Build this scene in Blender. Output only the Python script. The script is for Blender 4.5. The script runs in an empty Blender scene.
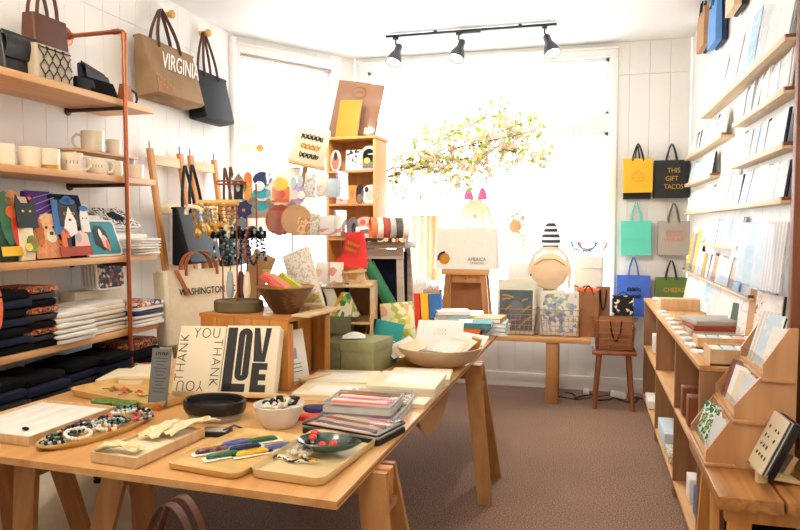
import bpy, bmesh, math, random
from mathutils import Vector, Matrix, Euler
random.seed(7)
PI = math.pi
COL = bpy.context.scene.collection
# ------------------------------------------------------------------ camera
EYE = Vector((0, 0, 1.5)); FPX = 690.0
PSI, TH = math.radians(15), math.radians(3.2)
FW = Vector((-math.sin(PSI)*math.cos(TH), math.cos(PSI)*math.cos(TH), -math.sin(TH)))
RT = Vector((math.cos(PSI), math.sin(PSI), 0)); UP = RT.cross(FW)
def ray(px, py): return FW + RT*((px-400)/FPX) + UP*((265-py)/FPX)
def ZP(px, py, z): d = ray(px, py); return EYE + d*((z-EYE.z)/d.z)
def YP(px, py, y): d = ray(px, py); return EYE + d*(y/d.y)
def XP(px, py, x): d = ray(px, py); return EYE + d*(x/d.x)
cam_d = bpy.data.cameras.new('camera'); cam_d.sensor_width = 36; cam_d.lens = 36*FPX/800
cam = bpy.data.objects.new('camera', cam_d); COL.objects.link(cam)
cam.location = EYE; cam.rotation_euler = (PI/2-TH, 0, PSI); cam_d.clip_start = .05
bpy.context.scene.camera = cam
vs = bpy.context.scene.view_settings
bpy.context.scene.display_settings.display_device = 'sRGB'
vs.view_transform = 'Standard'; vs.look = 'None'; vs.gamma = 1; vs.use_curve_mapping = False
# ------------------------------------------------------------------ materials
def _nt(name):
    m = bpy.data.materials.new(name); m.use_nodes = True
    nt = m.node_tree; return m, nt, nt.nodes['Principled BSDF']
def c4(c): return (c[0], c[1], c[2], 1)
def hx(s):
    s = s.lstrip('#'); v = [int(s[i:i+2], 16)/255 for i in (0, 2, 4)]
    return tuple(x/12.92 if x <= .04045 else ((x+.055)/1.055)**2.4 for x in v)
def plain(name, col, rough=.6, metal=0, var=.06, scale=18, bump=0, coat=0, sheen=0):
    if isinstance(col, str): col = hx(col)
    m, nt, b = _nt(name); N = nt.nodes; L = nt.links
    tc = N.new('ShaderNodeTexCoord'); n = N.new('ShaderNodeTexNoise'); n.inputs['Scale'].default_value = scale
    n.inputs['Detail'].default_value = 4
    L.new(tc.outputs['Object'], n.inputs['Vector'])
    r = N.new('ShaderNodeValToRGB'); r.color_ramp.elements[0].position = .3; r.color_ramp.elements[1].position = .7
    r.color_ramp.elements[0].color = c4([x*(1-var) for x in col]); r.color_ramp.elements[1].color = c4([min(1, x*(1+var)) for x in col])
    L.new(n.outputs['Fac'], r.inputs['Fac']); L.new(r.outputs['Color'], b.inputs['Base Color'])
    b.inputs['Roughness'].default_value = rough; b.inputs['Metallic'].default_value = metal
    if coat: b.inputs['Coat Weight'].default_value = coat
    if name == 'dark_navy_leather': b.inputs['Specular IOR Level'].default_value = .22
    if rough >= .8: b.inputs['Specular IOR Level'].default_value = .15
    if sheen: b.inputs['Sheen Weight'].default_value = sheen
    if bump:
        n2 = N.new('ShaderNodeTexNoise'); n2.inputs['Scale'].default_value = scale*8; L.new(tc.outputs['Object'], n2.inputs['Vector'])
        bp = N.new('ShaderNodeBump'); bp.inputs['Strength'].default_value = bump; bp.inputs['Distance'].default_value = .004
        L.new(n2.outputs['Fac'], bp.inputs['Height']); L.new(bp.outputs['Normal'], b.inputs['Normal'])
    return m
def wood(name, c1, c2, axis='X', scale=4, rough=.5, coat=0):
    c1 = hx(c1) if isinstance(c1, str) else c1; c2 = hx(c2) if isinstance(c2, str) else c2
    m, nt, b = _nt(name); N = nt.nodes; L = nt.links
    tc = N.new('ShaderNodeTexCoord'); mp = N.new('ShaderNodeMapping')
    s = [scale*6]*3; s['XYZ'.index(axis)] = scale*.45; mp.inputs['Scale'].default_value = s
    L.new(tc.outputs['Object'], mp.inputs['Vector'])
    n = N.new('ShaderNodeTexNoise'); n.inputs['Scale'].default_value = 1; n.inputs['Detail'].default_value = 5; n.inputs['Distortion'].default_value = .6
    L.new(mp.outputs['Vector'], n.inputs['Vector'])
    r = N.new('ShaderNodeValToRGB'); r.color_ramp.elements[0].position = .3; r.color_ramp.elements[1].position = .72
    r.color_ramp.elements[0].color = c4(c1); r.color_ramp.elements[1].color = c4(c2)
    L.new(n.outputs['Fac'], r.inputs['Fac']); L.new(r.outputs['Color'], b.inputs['Base Color'])
    b.inputs['Roughness'].default_value = rough
    if coat: b.inputs['Coat Weight'].default_value = coat; b.inputs['Coat Roughness'].default_value = .15
    bp = N.new('ShaderNodeBump'); bp.inputs['Strength'].default_value = .12; bp.inputs['Distance'].default_value = .003
    L.new(n.outputs['Fac'], bp.inputs['Height']); L.new(bp.outputs['Normal'], b.inputs['Normal'])
    return m
def pattern(name, cols, scale=30, kind='voronoi', rough=.6, stretch=(1, 1, 1), base=None, cover=.5):
    """a printed surface: cells or blots of several flat colours"""
    cols = [hx(c) if isinstance(c, str) else c for c in cols]
    m, nt, b = _nt(name); N = nt.nodes; L = nt.links
    tc = N.new('ShaderNodeTexCoord'); mp = N.new('ShaderNodeMapping'); mp.inputs['Scale'].default_value = stretch
    L.new(tc.outputs['Object'], mp.inputs['Vector'])
    r = N.new('ShaderNodeValToRGB'); r.color_ramp.interpolation = 'CONSTANT'
    if kind == 'voronoi':
        t = N.new('ShaderNodeTexVoronoi'); t.inputs['Scale'].default_value = scale
        sp = N.new('ShaderNodeSeparateColor'); L.new(t.outputs['Color'], sp.inputs['Color']); out = sp.outputs[0]; lo, hi = 0, 1
    elif kind == 'wave':
        t = N.new('ShaderNodeTexWave'); t.inputs['Scale'].default_value = scale; t.inputs['Distortion'].default_value = 1.5; out = t.outputs['Fac']; lo, hi = 0, 1
    else:
        t = N.new('ShaderNodeTexNoise'); t.inputs['Scale'].default_value = scale; t.inputs['Detail'].default_value = 3; out = t.outputs['Fac']; lo, hi = .33, .67
    L.new(mp.outputs['Vector'], t.inputs['Vector'])
    els = r.color_ramp.elements
    n = len(cols)
    els[0].position = 0; els[0].color = c4(cols[0])
    els[1].position = lo+(hi-lo)*(n-1)/n; els[1].color = c4(cols[-1])
    for i in range(1, n-1):
        e = els.new(lo+(hi-lo)*i/n); e.color = c4(cols[i])
    L.new(out, r.inputs['Fac']); L.new(r.outputs['Color'], b.inputs['Base Color'])
    b.inputs['Roughness'].default_value = rough
    return m
def clear(name, tint=(1, 1, 1), gloss=.12, rough=.03, haze=0, fr=.7):
    m = bpy.data.materials.new(name); m.use_nodes = True; nt = m.node_tree; N = nt.nodes; L = nt.links
    N.remove(N['Principled BSDF']); out = N['Material Output']
    t = N.new('ShaderNodeBsdfTransparent'); t.inputs['Color'].default_value = c4(tint)
    g = N.new('ShaderNodeBsdfGlossy'); g.inputs['Roughness'].default_value = rough
    f = N.new('ShaderNodeFresnel'); f.inputs['IOR'].default_value = 1.45
    a = N.new('ShaderNodeMath'); a.operation = 'MULTIPLY_ADD'; a.inputs[1].default_value = fr; a.inputs[2].default_value = gloss
    L.new(f.outputs[0], a.inputs[0])
    mx = N.new('ShaderNodeMixShader'); L.new(a.outputs[0], mx.inputs[0]); L.new(t.outputs[0], mx.inputs[1]); L.new(g.outputs[0], mx.inputs[2])
    last = mx
    if haze:
        d = N.new('ShaderNodeBsdfDiffuse'); d.inputs['Color'].default_value = (.9, .93, .95, 1)
        m2 = N.new('ShaderNodeMixShader'); m2.inputs[0].default_value = haze
        L.new(mx.outputs[0], m2.inputs[1]); L.new(d.outputs[0], m2.inputs[2]); last = m2
    L.new(last.outputs[0], out.inputs['Surface'])
    return m
def glow(name, col, s):
    m, nt, b = _nt(name); b.inputs['Emission Color'].default_value = c4(col); b.inputs['Emission Strength'].default_value = s
    b.inputs['Base Color'].default_value = c4(col); return m
def carpet_mat():
    m, nt, b = _nt('carpet'); N = nt.nodes; L = nt.links
    tc = N.new('ShaderNodeTexCoord'); n = N.new('ShaderNodeTexNoise'); n.inputs['Scale'].default_value = 130; n.inputs['Detail'].default_value = 3
    L.new(tc.outputs['Object'], n.inputs['Vector'])
    r = N.new('ShaderNodeValToRGB'); r.color_ramp.elements[0].position = .38; r.color_ramp.elements[1].position = .64
    r.color_ramp.elements[0].color = c4(hx('#6c5043')); r.color_ramp.elements[1].color = c4(hx('#b8957e'))
    n2 = N.new('ShaderNodeTexNoise'); n2.inputs['Scale'].default_value = 2; L.new(tc.outputs['Object'], n2.inputs['Vector'])
    mx = N.new('ShaderNodeMixRGB'); mx.blend_type = 'MULTIPLY'; mx.inputs[0].default_value = .25
    L.new(n.outputs['Fac'], r.inputs['Fac']); L.new(r.outputs['Color'], mx.inputs[1]); L.new(n2.outputs['Fac'], mx.inputs[2])
    L.new(mx.outputs[0], b.inputs['Base Color']); b.inputs['Roughness'].default_value = .95
    bp = N.new('ShaderNodeBump'); bp.inputs['Strength'].default_value = .5; bp.inputs['Distance'].default_value = .006
    L.new(n.outputs['Fac'], bp.inputs['Height']); L.new(bp.outputs['Normal'], b.inputs['Normal'])
    return m
M = {}
M['wall'] = plain('wall_paint', '#f7f5f1', .55, var=.02, scale=3)
M['trim'] = plain('trim_paint', '#faf9f7', .4, var=.01)
M['ceiling'] = plain('ceiling_paint', '#fafaf8', .7, var=.01, scale=3)
M['carpet'] = carpet_mat()
M['glass'] = clear('window_glass', (.98, .99, 1), .02)
M['acrylic'] = clear('clear_acrylic', (.985, .99, .995), .0, haze=.03, fr=.3)
M['sleeve'] = clear('clear_sleeve', (.985, .99, 1), .0, haze=.03, rough=.12, fr=.3)
M['pocketfilm'] = clear('clear_pocket_film', (.98, .99, 1), 0, rough=.45, haze=.03, fr=.15)
M['poly'] = clear('frosted_plastic', (.93, .93, .93), .05, haze=.16, rough=.1)
M['ply'] = wood('birch_plywood', '#cf9558', '#e2b679', 'Y', 3)
M['plyX'] = wood('plywood_edge', '#b8844e', '#dcb689', 'X', 9)
M['shelfw'] = wood('pine_shelf', '#c98f55', '#e0b27a', 'X', 3)
M['pine'] = wood('amber_pine', '#b8742f', '#dc9c55', 'Z', 3)
M['pineX'] = wood('amber_pine_long', '#b8742f', '#dc9c55', 'X', 3)
M['oak'] = wood('trestle_pine', '#a5703f', '#c9935a', 'Z', 3)
M['cubby'] = wood('cabinet_wood', '#8a603f', '#a97c54', 'Z', 3)
M['slab'] = wood('cedar_slab', '#8f5a2c', '#c78e50', 'Y', 4, .4)
M['stand'] = wood('card_stand_ply', '#bb8658', '#d3a274', 'Z', 2)
M['walnut'] = wood('reddish_stool_wood', '#7a4227', '#9c5c38', 'Z', 4)
M['pale'] = wood('pale_pine', '#d9b383', '#ecd3a9', 'X', 4)
M['paleZ'] = wood('pale_pine_upright', '#d1a878', '#e6c79b', 'Z', 4)
M['bamboo'] = wood('bamboo_tray', '#d0a55c', '#e6c684', 'X', 4, .35, .3)
M['peg'] = wood('peg_wood', '#d39a4c', '#e9b968', 'Y', 6)
M['greyw'] = wood('washed_grey_wood', '#a18f84', '#c6b5a8', 'X', 4)
M['copper'] = plain('copper_pipe', '#b0643f', .32, .85, .12, 9)
M['white'] = plain('white_matte', '#f2f1ed', .5, var=.02)
M['paper'] = plain('white_paper', '#f4f3ef', .7, var=.02, scale=40)
M['cream'] = plain('cream_paper', '#ecdfbf', .6, var=.04, scale=12)
M['cream2'] = plain('cream_card', '#f2e6c8', .55, var=.03, scale=12)
M['kraft'] = plain('kraft_paper', '#97653f', .7, var=.08, scale=14)
M['kraftl'] = plain('light_kraft', '#c79a6b', .7, var=.06, scale=14)
M['black'] = plain('black_matte', '#0c0b0d', .55, var=.2)
M['blackl'] = plain('black_leather', '#17161b', .38, var=.2, scale=30, bump=.15)
M['navyl'] = plain('dark_navy_leather', '#0e0f14', .5, var=.2, scale=20, bump=.15)
M['blackf'] = plain('black_fabric', '#070608', .9, var=.25, scale=20, bump=.3)
M['brownl'] = plain('brown_leather', '#5b3526', .5, var=.15, scale=14, bump=.15)
M['tan'] = plain('tan_leather', '#a0582f', .45, var=.12, scale=20)
M['khaki'] = plain('khaki_suede', '#9a7d5f', .85, var=.13, scale=7, bump=.2)
M['canvas'] = plain('natural_canvas', '#eae0c8', .85, var=.05, scale=30, bump=.25)
M['wcanvas'] = plain('white_canvas', '#efede6', .85, var=.03, scale=30, bump=.2)
M['ceramic'] = plain('cream_glaze', '#efe3cc', .3, var=.03, coat=.4)
M['ceramw'] = plain('white_glaze', '#f2ede3', .35, var=.03, coat=.3)
M['gold'] = plain('brass', '#c79a4b', .35, .8)
M['goldink'] = plain('gold_ink', '#d9a441', .5, .1)
M['coralink'] = plain('coral_ink', '#e27a52', .6)
M['greyink'] = plain('grey_ink', '#6a6763', .7)
M['ink'] = plain('black_ink', '#17161a', .6, var=.1)
M['wink'] = plain('white_ink', '#f4f2ec', .6, var=.02)
M['wink2'] = plain('silver_grey_ink', '#c9c6c1', .6)
M['slate'] = plain('slate_grey_card', '#6f7172', .65, var=.05)
M['olive'] = plain('olive_linen_box', '#9b9a72', .7, var=.06, scale=40)
M['olived'] = plain('dark_olive_linen_box', '#74755a', .7, var=.1, scale=40)
M['stone'] = plain('olive_stone', '#6d6146', .75, var=.12, scale=20)
M['bowlbr'] = pattern('striped_brown_stoneware', ['#4a3121', '#6a4a33', '#5a3c28', '#7a5a40'], 5, 'wave', .4, (.3, .3, 14))
M['bowltan'] = plain('tan_stoneware', '#cdb595', .45, var=.08, scale=8, coat=.2)
M['green'] = plain('green_glaze', '#6f8f3a', .3, var=.2, scale=14, coat=.5)
M['teal'] = plain('dark_teal_glaze', '#12403f', .2, var=.3, scale=10, coat=.6)
M['red'] = plain('red', '#d8402c', .5, var=.05)
M['cardred'] = plain('red_card', '#e8352c', .6, var=.03)
M['orange'] = plain('orange', '#e2703a', .6, var=.06)
M['yellow'] = plain('yellow', '#f2c02c', .6, var=.04)
M['mustard'] = plain('mustard_card', '#d1952c', .6, var=.05)
M['bagyel'] = plain('bright_yellow_bag', '#f6ba1c', .55, var=.02)
M['aqua'] = plain('aqua_bag', '#5fd6c4', .55, var=.02)
M['grey'] = plain('warm_grey', '#b3aca4', .6, var=.03)
M['dgrey'] = plain('dark_grey', '#4a4a4c', .6, var=.05)
M['blue'] = plain('blue', '#3d6ad0', .55, var=.04)
M['mblue'] = plain('mid_blue', '#2e6fb4', .6, var=.04)
M['gbag'] = plain('moss_green_bag', '#5e7a34', .6, var=.05)
M['navy'] = plain('navy', '#1e2b5b', .6, var=.06)
M['periw'] = plain('periwinkle', '#5b6fc2', .4, var=.08)
M['emer'] = plain('emerald', '#1f6b45', .35, var=.1, coat=.3)
M['tort'] = pattern('tortoiseshell', ['#5e3a3a', '#8a6668', '#a58780', '#43292b'], 60, 'voronoi', .25)
M['tealbook'] = plain('teal_cloth', '#179b9b', .6, var=.03)
M['dteal'] = plain('dark_teal_cloth', '#3f7f83', .65, var=.05)
M['coral'] = plain('coral', '#ef6a5c', .5, var=.06)
M['pink'] = plain('hot_pink', '#ef6bb0', .6, var=.05)
M['lpink'] = plain('pale_pink', '#f0c6bd', .6, var=.04)
M['peach'] = plain('peach_cloth', '#f3cdaa', .8, var=.05)
M['lime'] = plain('lime', '#cfd63a', .6, var=.05)
M['purple'] = plain('purple', '#54308a', .7, var=.12)
M['lilac'] = plain('lilac', '#b69ac9', .6, var=.05)
M['turq'] = plain('turquoise', '#2f9fb5', .35, var=.2, scale=60)
M['dkbead'] = plain('dark_bead', '#231d26', .25, var=.3)
M['wbead'] = plain('ivory_bead', '#e9e4d6', .3, var=.05)
M['lbead'] = plain('grey_blue_bead', '#a9b9bd', .3, var=.1)
M['pbead'] = plain('plum_bead', '#4a3056', .3, var=.2)
M['rbead'] = plain('coral_bead', '#d9594e', .3, var=.1)
M['obead'] = plain('rust_bead', '#b65a36', .4, var=.12)
M['gbead'] = plain('sea_green_bead', '#3f7467', .3, var=.2)
M['wire'] = plain('copper_wire', '#c08a68', .35, .7)
M['wwire'] = plain('white_wire', '#e9e4da', .4)
M['plastic'] = plain('black_plastic', '#141416', .35, var=.1)
M['shade'] = plain('grey_lamp_metal', '#4c4d54', .4, .3)
M['bulb'] = glow('bulb_glow', (1, .86, .62), 14)
M['leaf'] = plain('leaf_green', '#b7cf52', .55, var=.25, scale=9)
M['leafy'] = plain('leaf_yellow', '#e3d860', .55, var=.2, scale=9)
M['petal'] = plain('blush_petal', '#fae3d9', .6, var=.1, scale=9)
M['twig'] = plain('grey_twig', '#6b5a4c', .8, var=.2)
M['trellis'] = None
# ------------------------------------------------------------------ more materials
M['ledgew'] = wood('pale_ledge_pine', '#d9b68a', '#efd9b6', 'Y', 3)
M['shelfY'] = wood('pine_shelf_long', '#c98f55', '#e0b27a', 'Y', 3)
M['table'] = wood('table_plywood', '#cb9254', '#e2b67c', 'Y', 2.2, .42, .15)
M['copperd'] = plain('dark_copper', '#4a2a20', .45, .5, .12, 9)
M['paleX'] = M['pale']
M['goldw'] = plain('pale_gold_wrap', '#d9b36a', .5, .2)
M['orangew'] = wood('orange_block', '#b9672f', '#cf7f40', 'X', 6)
M['orangewl'] = wood('honey_ply', '#d79850', '#e9b673', 'Z', 3)
M['ivory'] = plain('ivory_cloth', '#bdb09b', .7, var=.04)
M['ivory2'] = plain('ivory_card', '#ece2c8', .55, var=.02)
M['fill_bowl'] = glow('fill_bowl_glow', (1, .86, .66), 3)  # glow of the added, unseen bowl lamps
M['dkgreen'] = plain('dark_green', '#274a34', .7, var=.2); M['dkgreen2'] = plain('grey_green', '#55604f', .7, var=.1)
M['apricot'] = plain('apricot', '#dc9a6e', .8, var=.2, scale=40); M['apricot2'] = plain('pale_apricot', '#efbd94', .8, var=.15, scale=40); M['apricot3'] = plain('deep_apricot', '#c47848', .8, var=.2, scale=40)
M['navyd'] = plain('dark_navy', '#1b2036', .8, var=.2); M['brickred'] = plain('brick_red', '#a8452f', .7, var=.12)
M['tealface'] = plain('teal_print', '#3b93a3', .7, var=.06)
M['dogface'] = pattern('dark_dog_print', ['#f2efe8', '#2a2c3a', '#f2efe8', '#55565f'], 22, 'noise')
M['floral'] = pattern('navy_floral', ['#1c2747', '#1c2747', '#22386b', '#b7423a', '#d9c9a0', '#2b5a7a', '#1c2747'], 55)
M['rustprint'] = pattern('rust_print', ['#b4532a', '#1a1718', '#d07a3a', '#1a1718', '#8a3a22'], 26, 'noise')
M['navyprint'] = pattern('navy_orange_print', ['#f1eee6', '#d9752f', '#1f2c5c', '#f1eee6'], 20, 'noise')
M['scarf'] = pattern('cream_scarf', ['#e9d9ae', '#f0e4c4', '#dcc58a', '#efe2bd'], 14, 'noise', .8)
M['wovenblack'] = pattern('woven_black', ['#101014', '#e8e2d4', '#15161c', '#27305a'], 80)
M['blackm'] = plain('black_stone', '#1b1a1a', .4, var=.25, scale=40)
M['coral2'] = plain('salmon', '#e88a78', .7, var=.06)
M['flowerprint'] = pattern('small_flower_print', ['#f7f3ea', '#f7f3ea', '#f7f3ea', '#e9b7c4', '#f7f3ea', '#d6c6e4', '#f7f3ea', '#d0dfbc'], 120)
M['bluedots'] = pattern('navy_dots', ['#f1efe8', '#27305a', '#f1efe8', '#b99c4a'], 50)
M['soapA'] = pattern('pink_arch_print', ['#f6f1ea', '#f6f1ea', '#f6f1ea', '#f0cfc2', '#f6f1ea'], 30)
M['soapB'] = pattern('red_arch_print', ['#f6f1ea', '#f6f1ea', '#f6f1ea', '#e59a8c', '#f6f1ea'], 26)
M['soapC'] = pattern('pale_stripe_print', ['#efe9df', '#d9cfc4', '#f4f0e9', '#c9b5a2', '#f4f0e9'], 24, 'noise')
M['orangeprint'] = pattern('orange_print', ['#e0a050', '#f0d2a0', '#c98440', '#e9c68c'], 22, 'noise')
M['ticketprint'] = pattern('red_row_print', ['#f7f4ef', '#f7f4ef', '#f7f4ef', '#e9a39a', '#f7f4ef'], 16, 'voronoi', stretch=(1, 1, 3))
M['bluepale'] = plain('pale_blue_paper', '#cfe1ec', .6, var=.05)
M['doily'] = pattern('lace_print', ['#cdbf9f', '#e6dcc6', '#9f9484', '#d9ceb4', '#b8a98c'], 90)
M['dotprint'] = pattern('black_dot_print', ['#f3efe6', '#f3efe6', '#f3efe6', '#f3efe6', '#2c2b30'], 55)
M['hbA'] = pattern('orange_stripe_band', ['#e07a4a', '#f0d9b8', '#c9492f', '#2b2a30'], 9, 'wave', stretch=(.2, 4, 4))
M['hbB'] = pattern('red_cream_band', ['#e9ddc8', '#2b2a30', '#c9492f', '#e9ddc8'], 9, 'wave', stretch=(.2, 4, 4))
M['weave'] = pattern('woven_strip', ['#2a2523', '#c9614a', '#e0c8a4', '#2a2523'], 40)
M['rollgreen'] = plain('roll_green', '#2f7a52', .4, var=.08)
M['redfloral'] = pattern('red_floral', ['#c9302c', '#c9302c', '#f2e9e0', '#c9302c'], 50)
M['yelfloral'] = pattern('yellow_floral', ['#f2ecc8', '#dfe06a', '#f2ecc8', '#b9c85a', '#e9b8a0', '#f2ecc8'], 28)
M['bottleg'] = plain('bottle_green', '#12261c', .2, coat=.5)
M['printdark'] = pattern('blue_green_print', ['#3f5759', '#465f60', '#3a5053'], 8, 'noise')
M['greenpale'] = plain('pale_green', '#edf2df', .7, var=.06)
M['bluefloral'] = pattern('blue_flower_print', ['#ece7da', '#ece7da', '#8ea3c4', '#ece7da', '#6f86b5', '#b6c2a6', '#ece7da', '#9fb08a'], 34)
M['tissue'] = plain('orange_tissue', '#f0703a', .7, var=.1)
M['blackfloral'] = pattern('black_floral', ['#151416', '#151416', '#151416', '#efe6c6', '#151416', '#151416'], 40)
M['dressprint'] = pattern('pale_dress_print', ['#eef1f2', '#eef1f2', '#a9b9c9', '#eef1f2', '#d9c3a9'], 40)
M['navyst'] = plain('navy_stripe', '#39405e', .8); M['tanpale'] = plain('pale_tan', '#f2d3ac', .7, var=.05)
M['peachc'] = plain('cream_jersey', '#f1e0c4', .85, var=.03)
M['blackbag'] = plain('black_paper', '#131318', .5, var=.1); M['sky'] = plain('sky_blue', '#5f9be0', .6, var=.05)
M['goldcream'] = pattern('gold_cream', ['#caa04c', '#efe3c4', '#d9b768', '#efe3c4'], 50, 'voronoi', .4)
for k_, cs, sc in (('cdA', ['#edf2f5', '#dfecf4', '#cde2ef', '#eef2f4', '#d9e7f0'], 5), ('cdB', ['#f5f4f0', '#f5f4f0', '#f5f4f0', '#e3e2df', '#f5f4f0'], 60), ('cdC', ['#b9d8ea', '#c9e1ef', '#a9cee6', '#d9eaf4'], 6), ('cdD', ['#f7f3f2', '#f7f3f2', '#f6e6e4', '#f7f3f2'], 12), ('cdE', ['#f7f6f2', '#f4f3ef'], 6), ('cdF', ['#d3d7da', '#dcdfe1', '#c8cdd2'], 6), ('cdG', ['#f1f1ef', '#d5dce5', '#f3f3f1', '#eceef0', '#dfe4ea'], 8), ('leafprint', ['#4f9a4a', '#eef2e6', '#2f6f3a', '#9cc98a'], 22), ('maroonprint', ['#7a4034', '#8f5140', '#6a352c'], 14), ('flowercard', ['#f4f2ea', '#f4f2ea', '#f4f2ea', '#e8d64a', '#f4f2ea'], 26), ('roseprint', ['#f4efe9', '#f4efe9', '#eec9c0', '#f4efe9', '#8a7d78'], 20), ('floralgrey', ['#e3dccd', '#b7b09c', '#e3dccd', '#8d8b76'], 26)):
    M[k_] = pattern('print_'+k_.lower(), cs, sc, 'voronoi' if k_ in ('cdB', 'flowercard') else 'noise')
M['streak'] = pattern('slanted_strokes', ['#f2f2f2', '#cfd3d8', '#f2f2f2', '#b3b9c1', '#e4cfc6'], 12, 'wave', stretch=(1, 1, .35))
M['leafpouch'] = pattern('green_leaf_print', ['#f0ead8', '#f0ead8', '#3f8a45', '#f0ead8', '#8fbf5a'], 38)
M['palebamboo'] = wood('pale_bamboo', '#dcc289', '#ecd9ac', 'X', 4, .35, .3)
# ------------------------------------------------------------------ mesh builder
class MB:
    def __init__(s): s.bm = bmesh.new(); s.mats = []; s.ci = 0
    def m(s, mat):
        if isinstance(mat, str): mat = M[mat]
        if mat not in s.mats: s.mats.append(mat)
        s.ci = s.mats.index(mat); return s
    def _done(s):
        if s.ci:
            for f in s.bm.faces:
                if not f.tag: f.material_index = s.ci
        if len(s.mats) > 1 or s.ci == 0:
            for f in s.bm.faces: f.tag = True
        return s
    def box(s, c, d, rot=None, bev=0, seg=2):
        mt = Matrix.Translation(Vector(c))
        if rot is not None: mt = mt @ (rot.to_4x4() if isinstance(rot, Matrix) else Euler(rot).to_matrix().to_4x4())
        mt = mt @ Matrix.Diagonal((d[0], d[1], d[2], 1))
        vs_ = bmesh.ops.create_cube(s.bm, size=1, matrix=mt)['verts']
        if bev:
            ed = {e for v in vs_ for e in v.link_edges}
            bmesh.ops.bevel(s.bm, geom=list(ed), offset=min(bev, min(d)*.49), segments=seg, affect='EDGES', profile=.5)
        return s._done()
    def ball(s, c, r, sub=1, sc=(1, 1, 1), rot=None):
        mt = Matrix.Translation(Vector(c))
        if rot is not None: mt = mt @ Euler(rot).to_matrix().to_4x4()
        bmesh.ops.create_icosphere(s.bm, subdivisions=sub, radius=r, matrix=mt @ Matrix.Diagonal((*sc, 1)))
        return s._done()
    def loft(s, rings, cap0=True, cap1=True, closed=False):
        R = [[s.bm.verts.new(Vector(p)) for p in r] for r in rings]
        n = len(R[0]); k = len(R)
        for i in range(k if closed else k-1):
            a, b = R[i], R[(i+1) % k]
            for j in range(n):
                s.bm.faces.new((a[j], a[(j+1) % n], b[(j+1) % n], b[j]))
        if not closed:
            if cap0: s.bm.faces.new(list(reversed(R[0])))
            if cap1: s.bm.faces.new(R[-1])
        return s._done()
    def tube(s, pts, r, n=8, closed=False):
        pts = [Vector(p) for p in pts]; k = len(pts); rings = []
        rs = r if isinstance(r, (list, tuple)) else [r]*k
        nrm = None
        for i, p in enumerate(pts):
            if closed: t = pts[(i+1) % k]-pts[i-1]
            else: t = pts[min(i+1, k-1)]-pts[max(i-1, 0)]
            t.normalize()
            if nrm is None:
                nrm = t.orthogonal().normalized()
            else:
                nrm = (nrm - t*nrm.dot(t))
                nrm = nrm.normalized() if nrm.length > 1e-6 else t.orthogonal().normalized()
            b = t.cross(nrm)
            rings.append([p+(nrm*math.cos(a)+b*math.sin(a))*rs[i] for a in (2*PI*j/n for j in range(n))])
        return s.loft(rings, closed=closed)
    def cyl(s, a, b, r0, r1=None, n=12): return s.tube([a, b], [r0, r1 if r1 is not None else r0], n)
    def lathe(s, prof, n=28, c=(0, 0, 0), sx=1, sy=1, rot=None, wob=None):
        c = Vector(c); rm = Euler(rot).to_matrix() if rot else None; rings = []
        for r, z in prof:
            ring = []
            for j in range(n):
                a = 2*PI*j/n; k = r if wob is None else r*(1+wob(a, z))
                p = Vector((math.cos(a)*max(k, 1e-4)*sx, math.sin(a)*max(k, 1e-4)*sy, z))
                ring.append(c+(rm @ p if rm else p))
            rings.append(ring)
        return s.loft(rings)
    def prism(s, poly, t, mt=None):
        """polygon in local x,z extruded along +y by t"""
        mt = mt or Matrix.Identity(4)
        return s.loft([[mt @ Vector((x, 0, z)) for x, z in poly], [mt @ Vector((x, t, z)) for x, z in poly]])
    def strap(s, pts, wdir, w, t):
        pts = [Vector(p) for p in pts]; wd = Vector(wdir).normalized(); k = len(pts); rings = []
        for i, p in enumerate(pts):
            tg = (pts[min(i+1, k-1)]-pts[max(i-1, 0)]).normalized(); nn = tg.cross(wd)
            nn = nn.normalized() if nn.length > 1e-5 else Vector((0, 0, 1))
            rings.append([p+wd*w/2+nn*t/2, p-wd*w/2+nn*t/2, p-wd*w/2-nn*t/2, p+wd*w/2-nn*t/2])
        return s.loft(rings)
    def sheet(s, fn, nu, nv, t=.002):
        """a cloth or leaf with thickness: fn(u,v) -> point"""
        P_ = [[Vector(fn(i/nu, j/nv)) for j in range(nv+1)] for i in range(nu+1)]
        A = []; B = []
        for i in range(nu+1):
            ra = []; rb = []
            for j in range(nv+1):
                du = P_[min(i+1, nu)][j]-P_[max(i-1, 0)][j]; dv = P_[i][min(j+1, nv)]-P_[i][max(j-1, 0)]
                nn = du.cross(dv); nn = nn.normalized()*t/2 if nn.length > 1e-9 else Vector((0, 0, t/2))
                ra.append(s.bm.verts.new(P_[i][j]+nn)); rb.append(s.bm.verts.new(P_[i][j]-nn))
            A.append(ra); B.append(rb)
        F = s.bm.faces.new
        for i in range(nu):
            for j in range(nv):
                F((A[i][j], A[i+1][j], A[i+1][j+1], A[i][j+1])); F((B[i][j], B[i][j+1], B[i+1][j+1], B[i+1][j]))
        for i in range(nu):
            F((A[i][0], B[i][0], B[i+1][0], A[i+1][0])); F((A[i][nv], A[i+1][nv], B[i+1][nv], B[i][nv]))
        for j in range(nv):
            F((A[0][j], A[0][j+1], B[0][j+1], B[0][j])); F((A[nu][j], B[nu][j], B[nu][j+1], A[nu][j+1]))
        return s._done()
    def build(s, name, mat=None, parent=None, loc=None, rot=None, smooth=True, ang=40):
        if mat is not None:
            mat = M[mat] if isinstance(mat, str) else mat
            if not s.mats: s.mats = [mat]
        bmesh.ops.recalc_face_normals(s.bm, faces=s.bm.faces)
        me = bpy.data.meshes.new(name); s.bm.to_mesh(me); s.bm.free()
        for x in s.mats: me.materials.append(x)
        if smooth:
            me.shade_smooth(); me.set_sharp_from_angle(angle=math.radians(ang))
        o = bpy.data.objects.new(name, me); COL.objects.link(o)
        if parent is not None: o.parent = parent
        if loc is not None: o.location = loc
        if rot is not None: o.rotation_euler = rot
        return o
SEEN = {}
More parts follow.
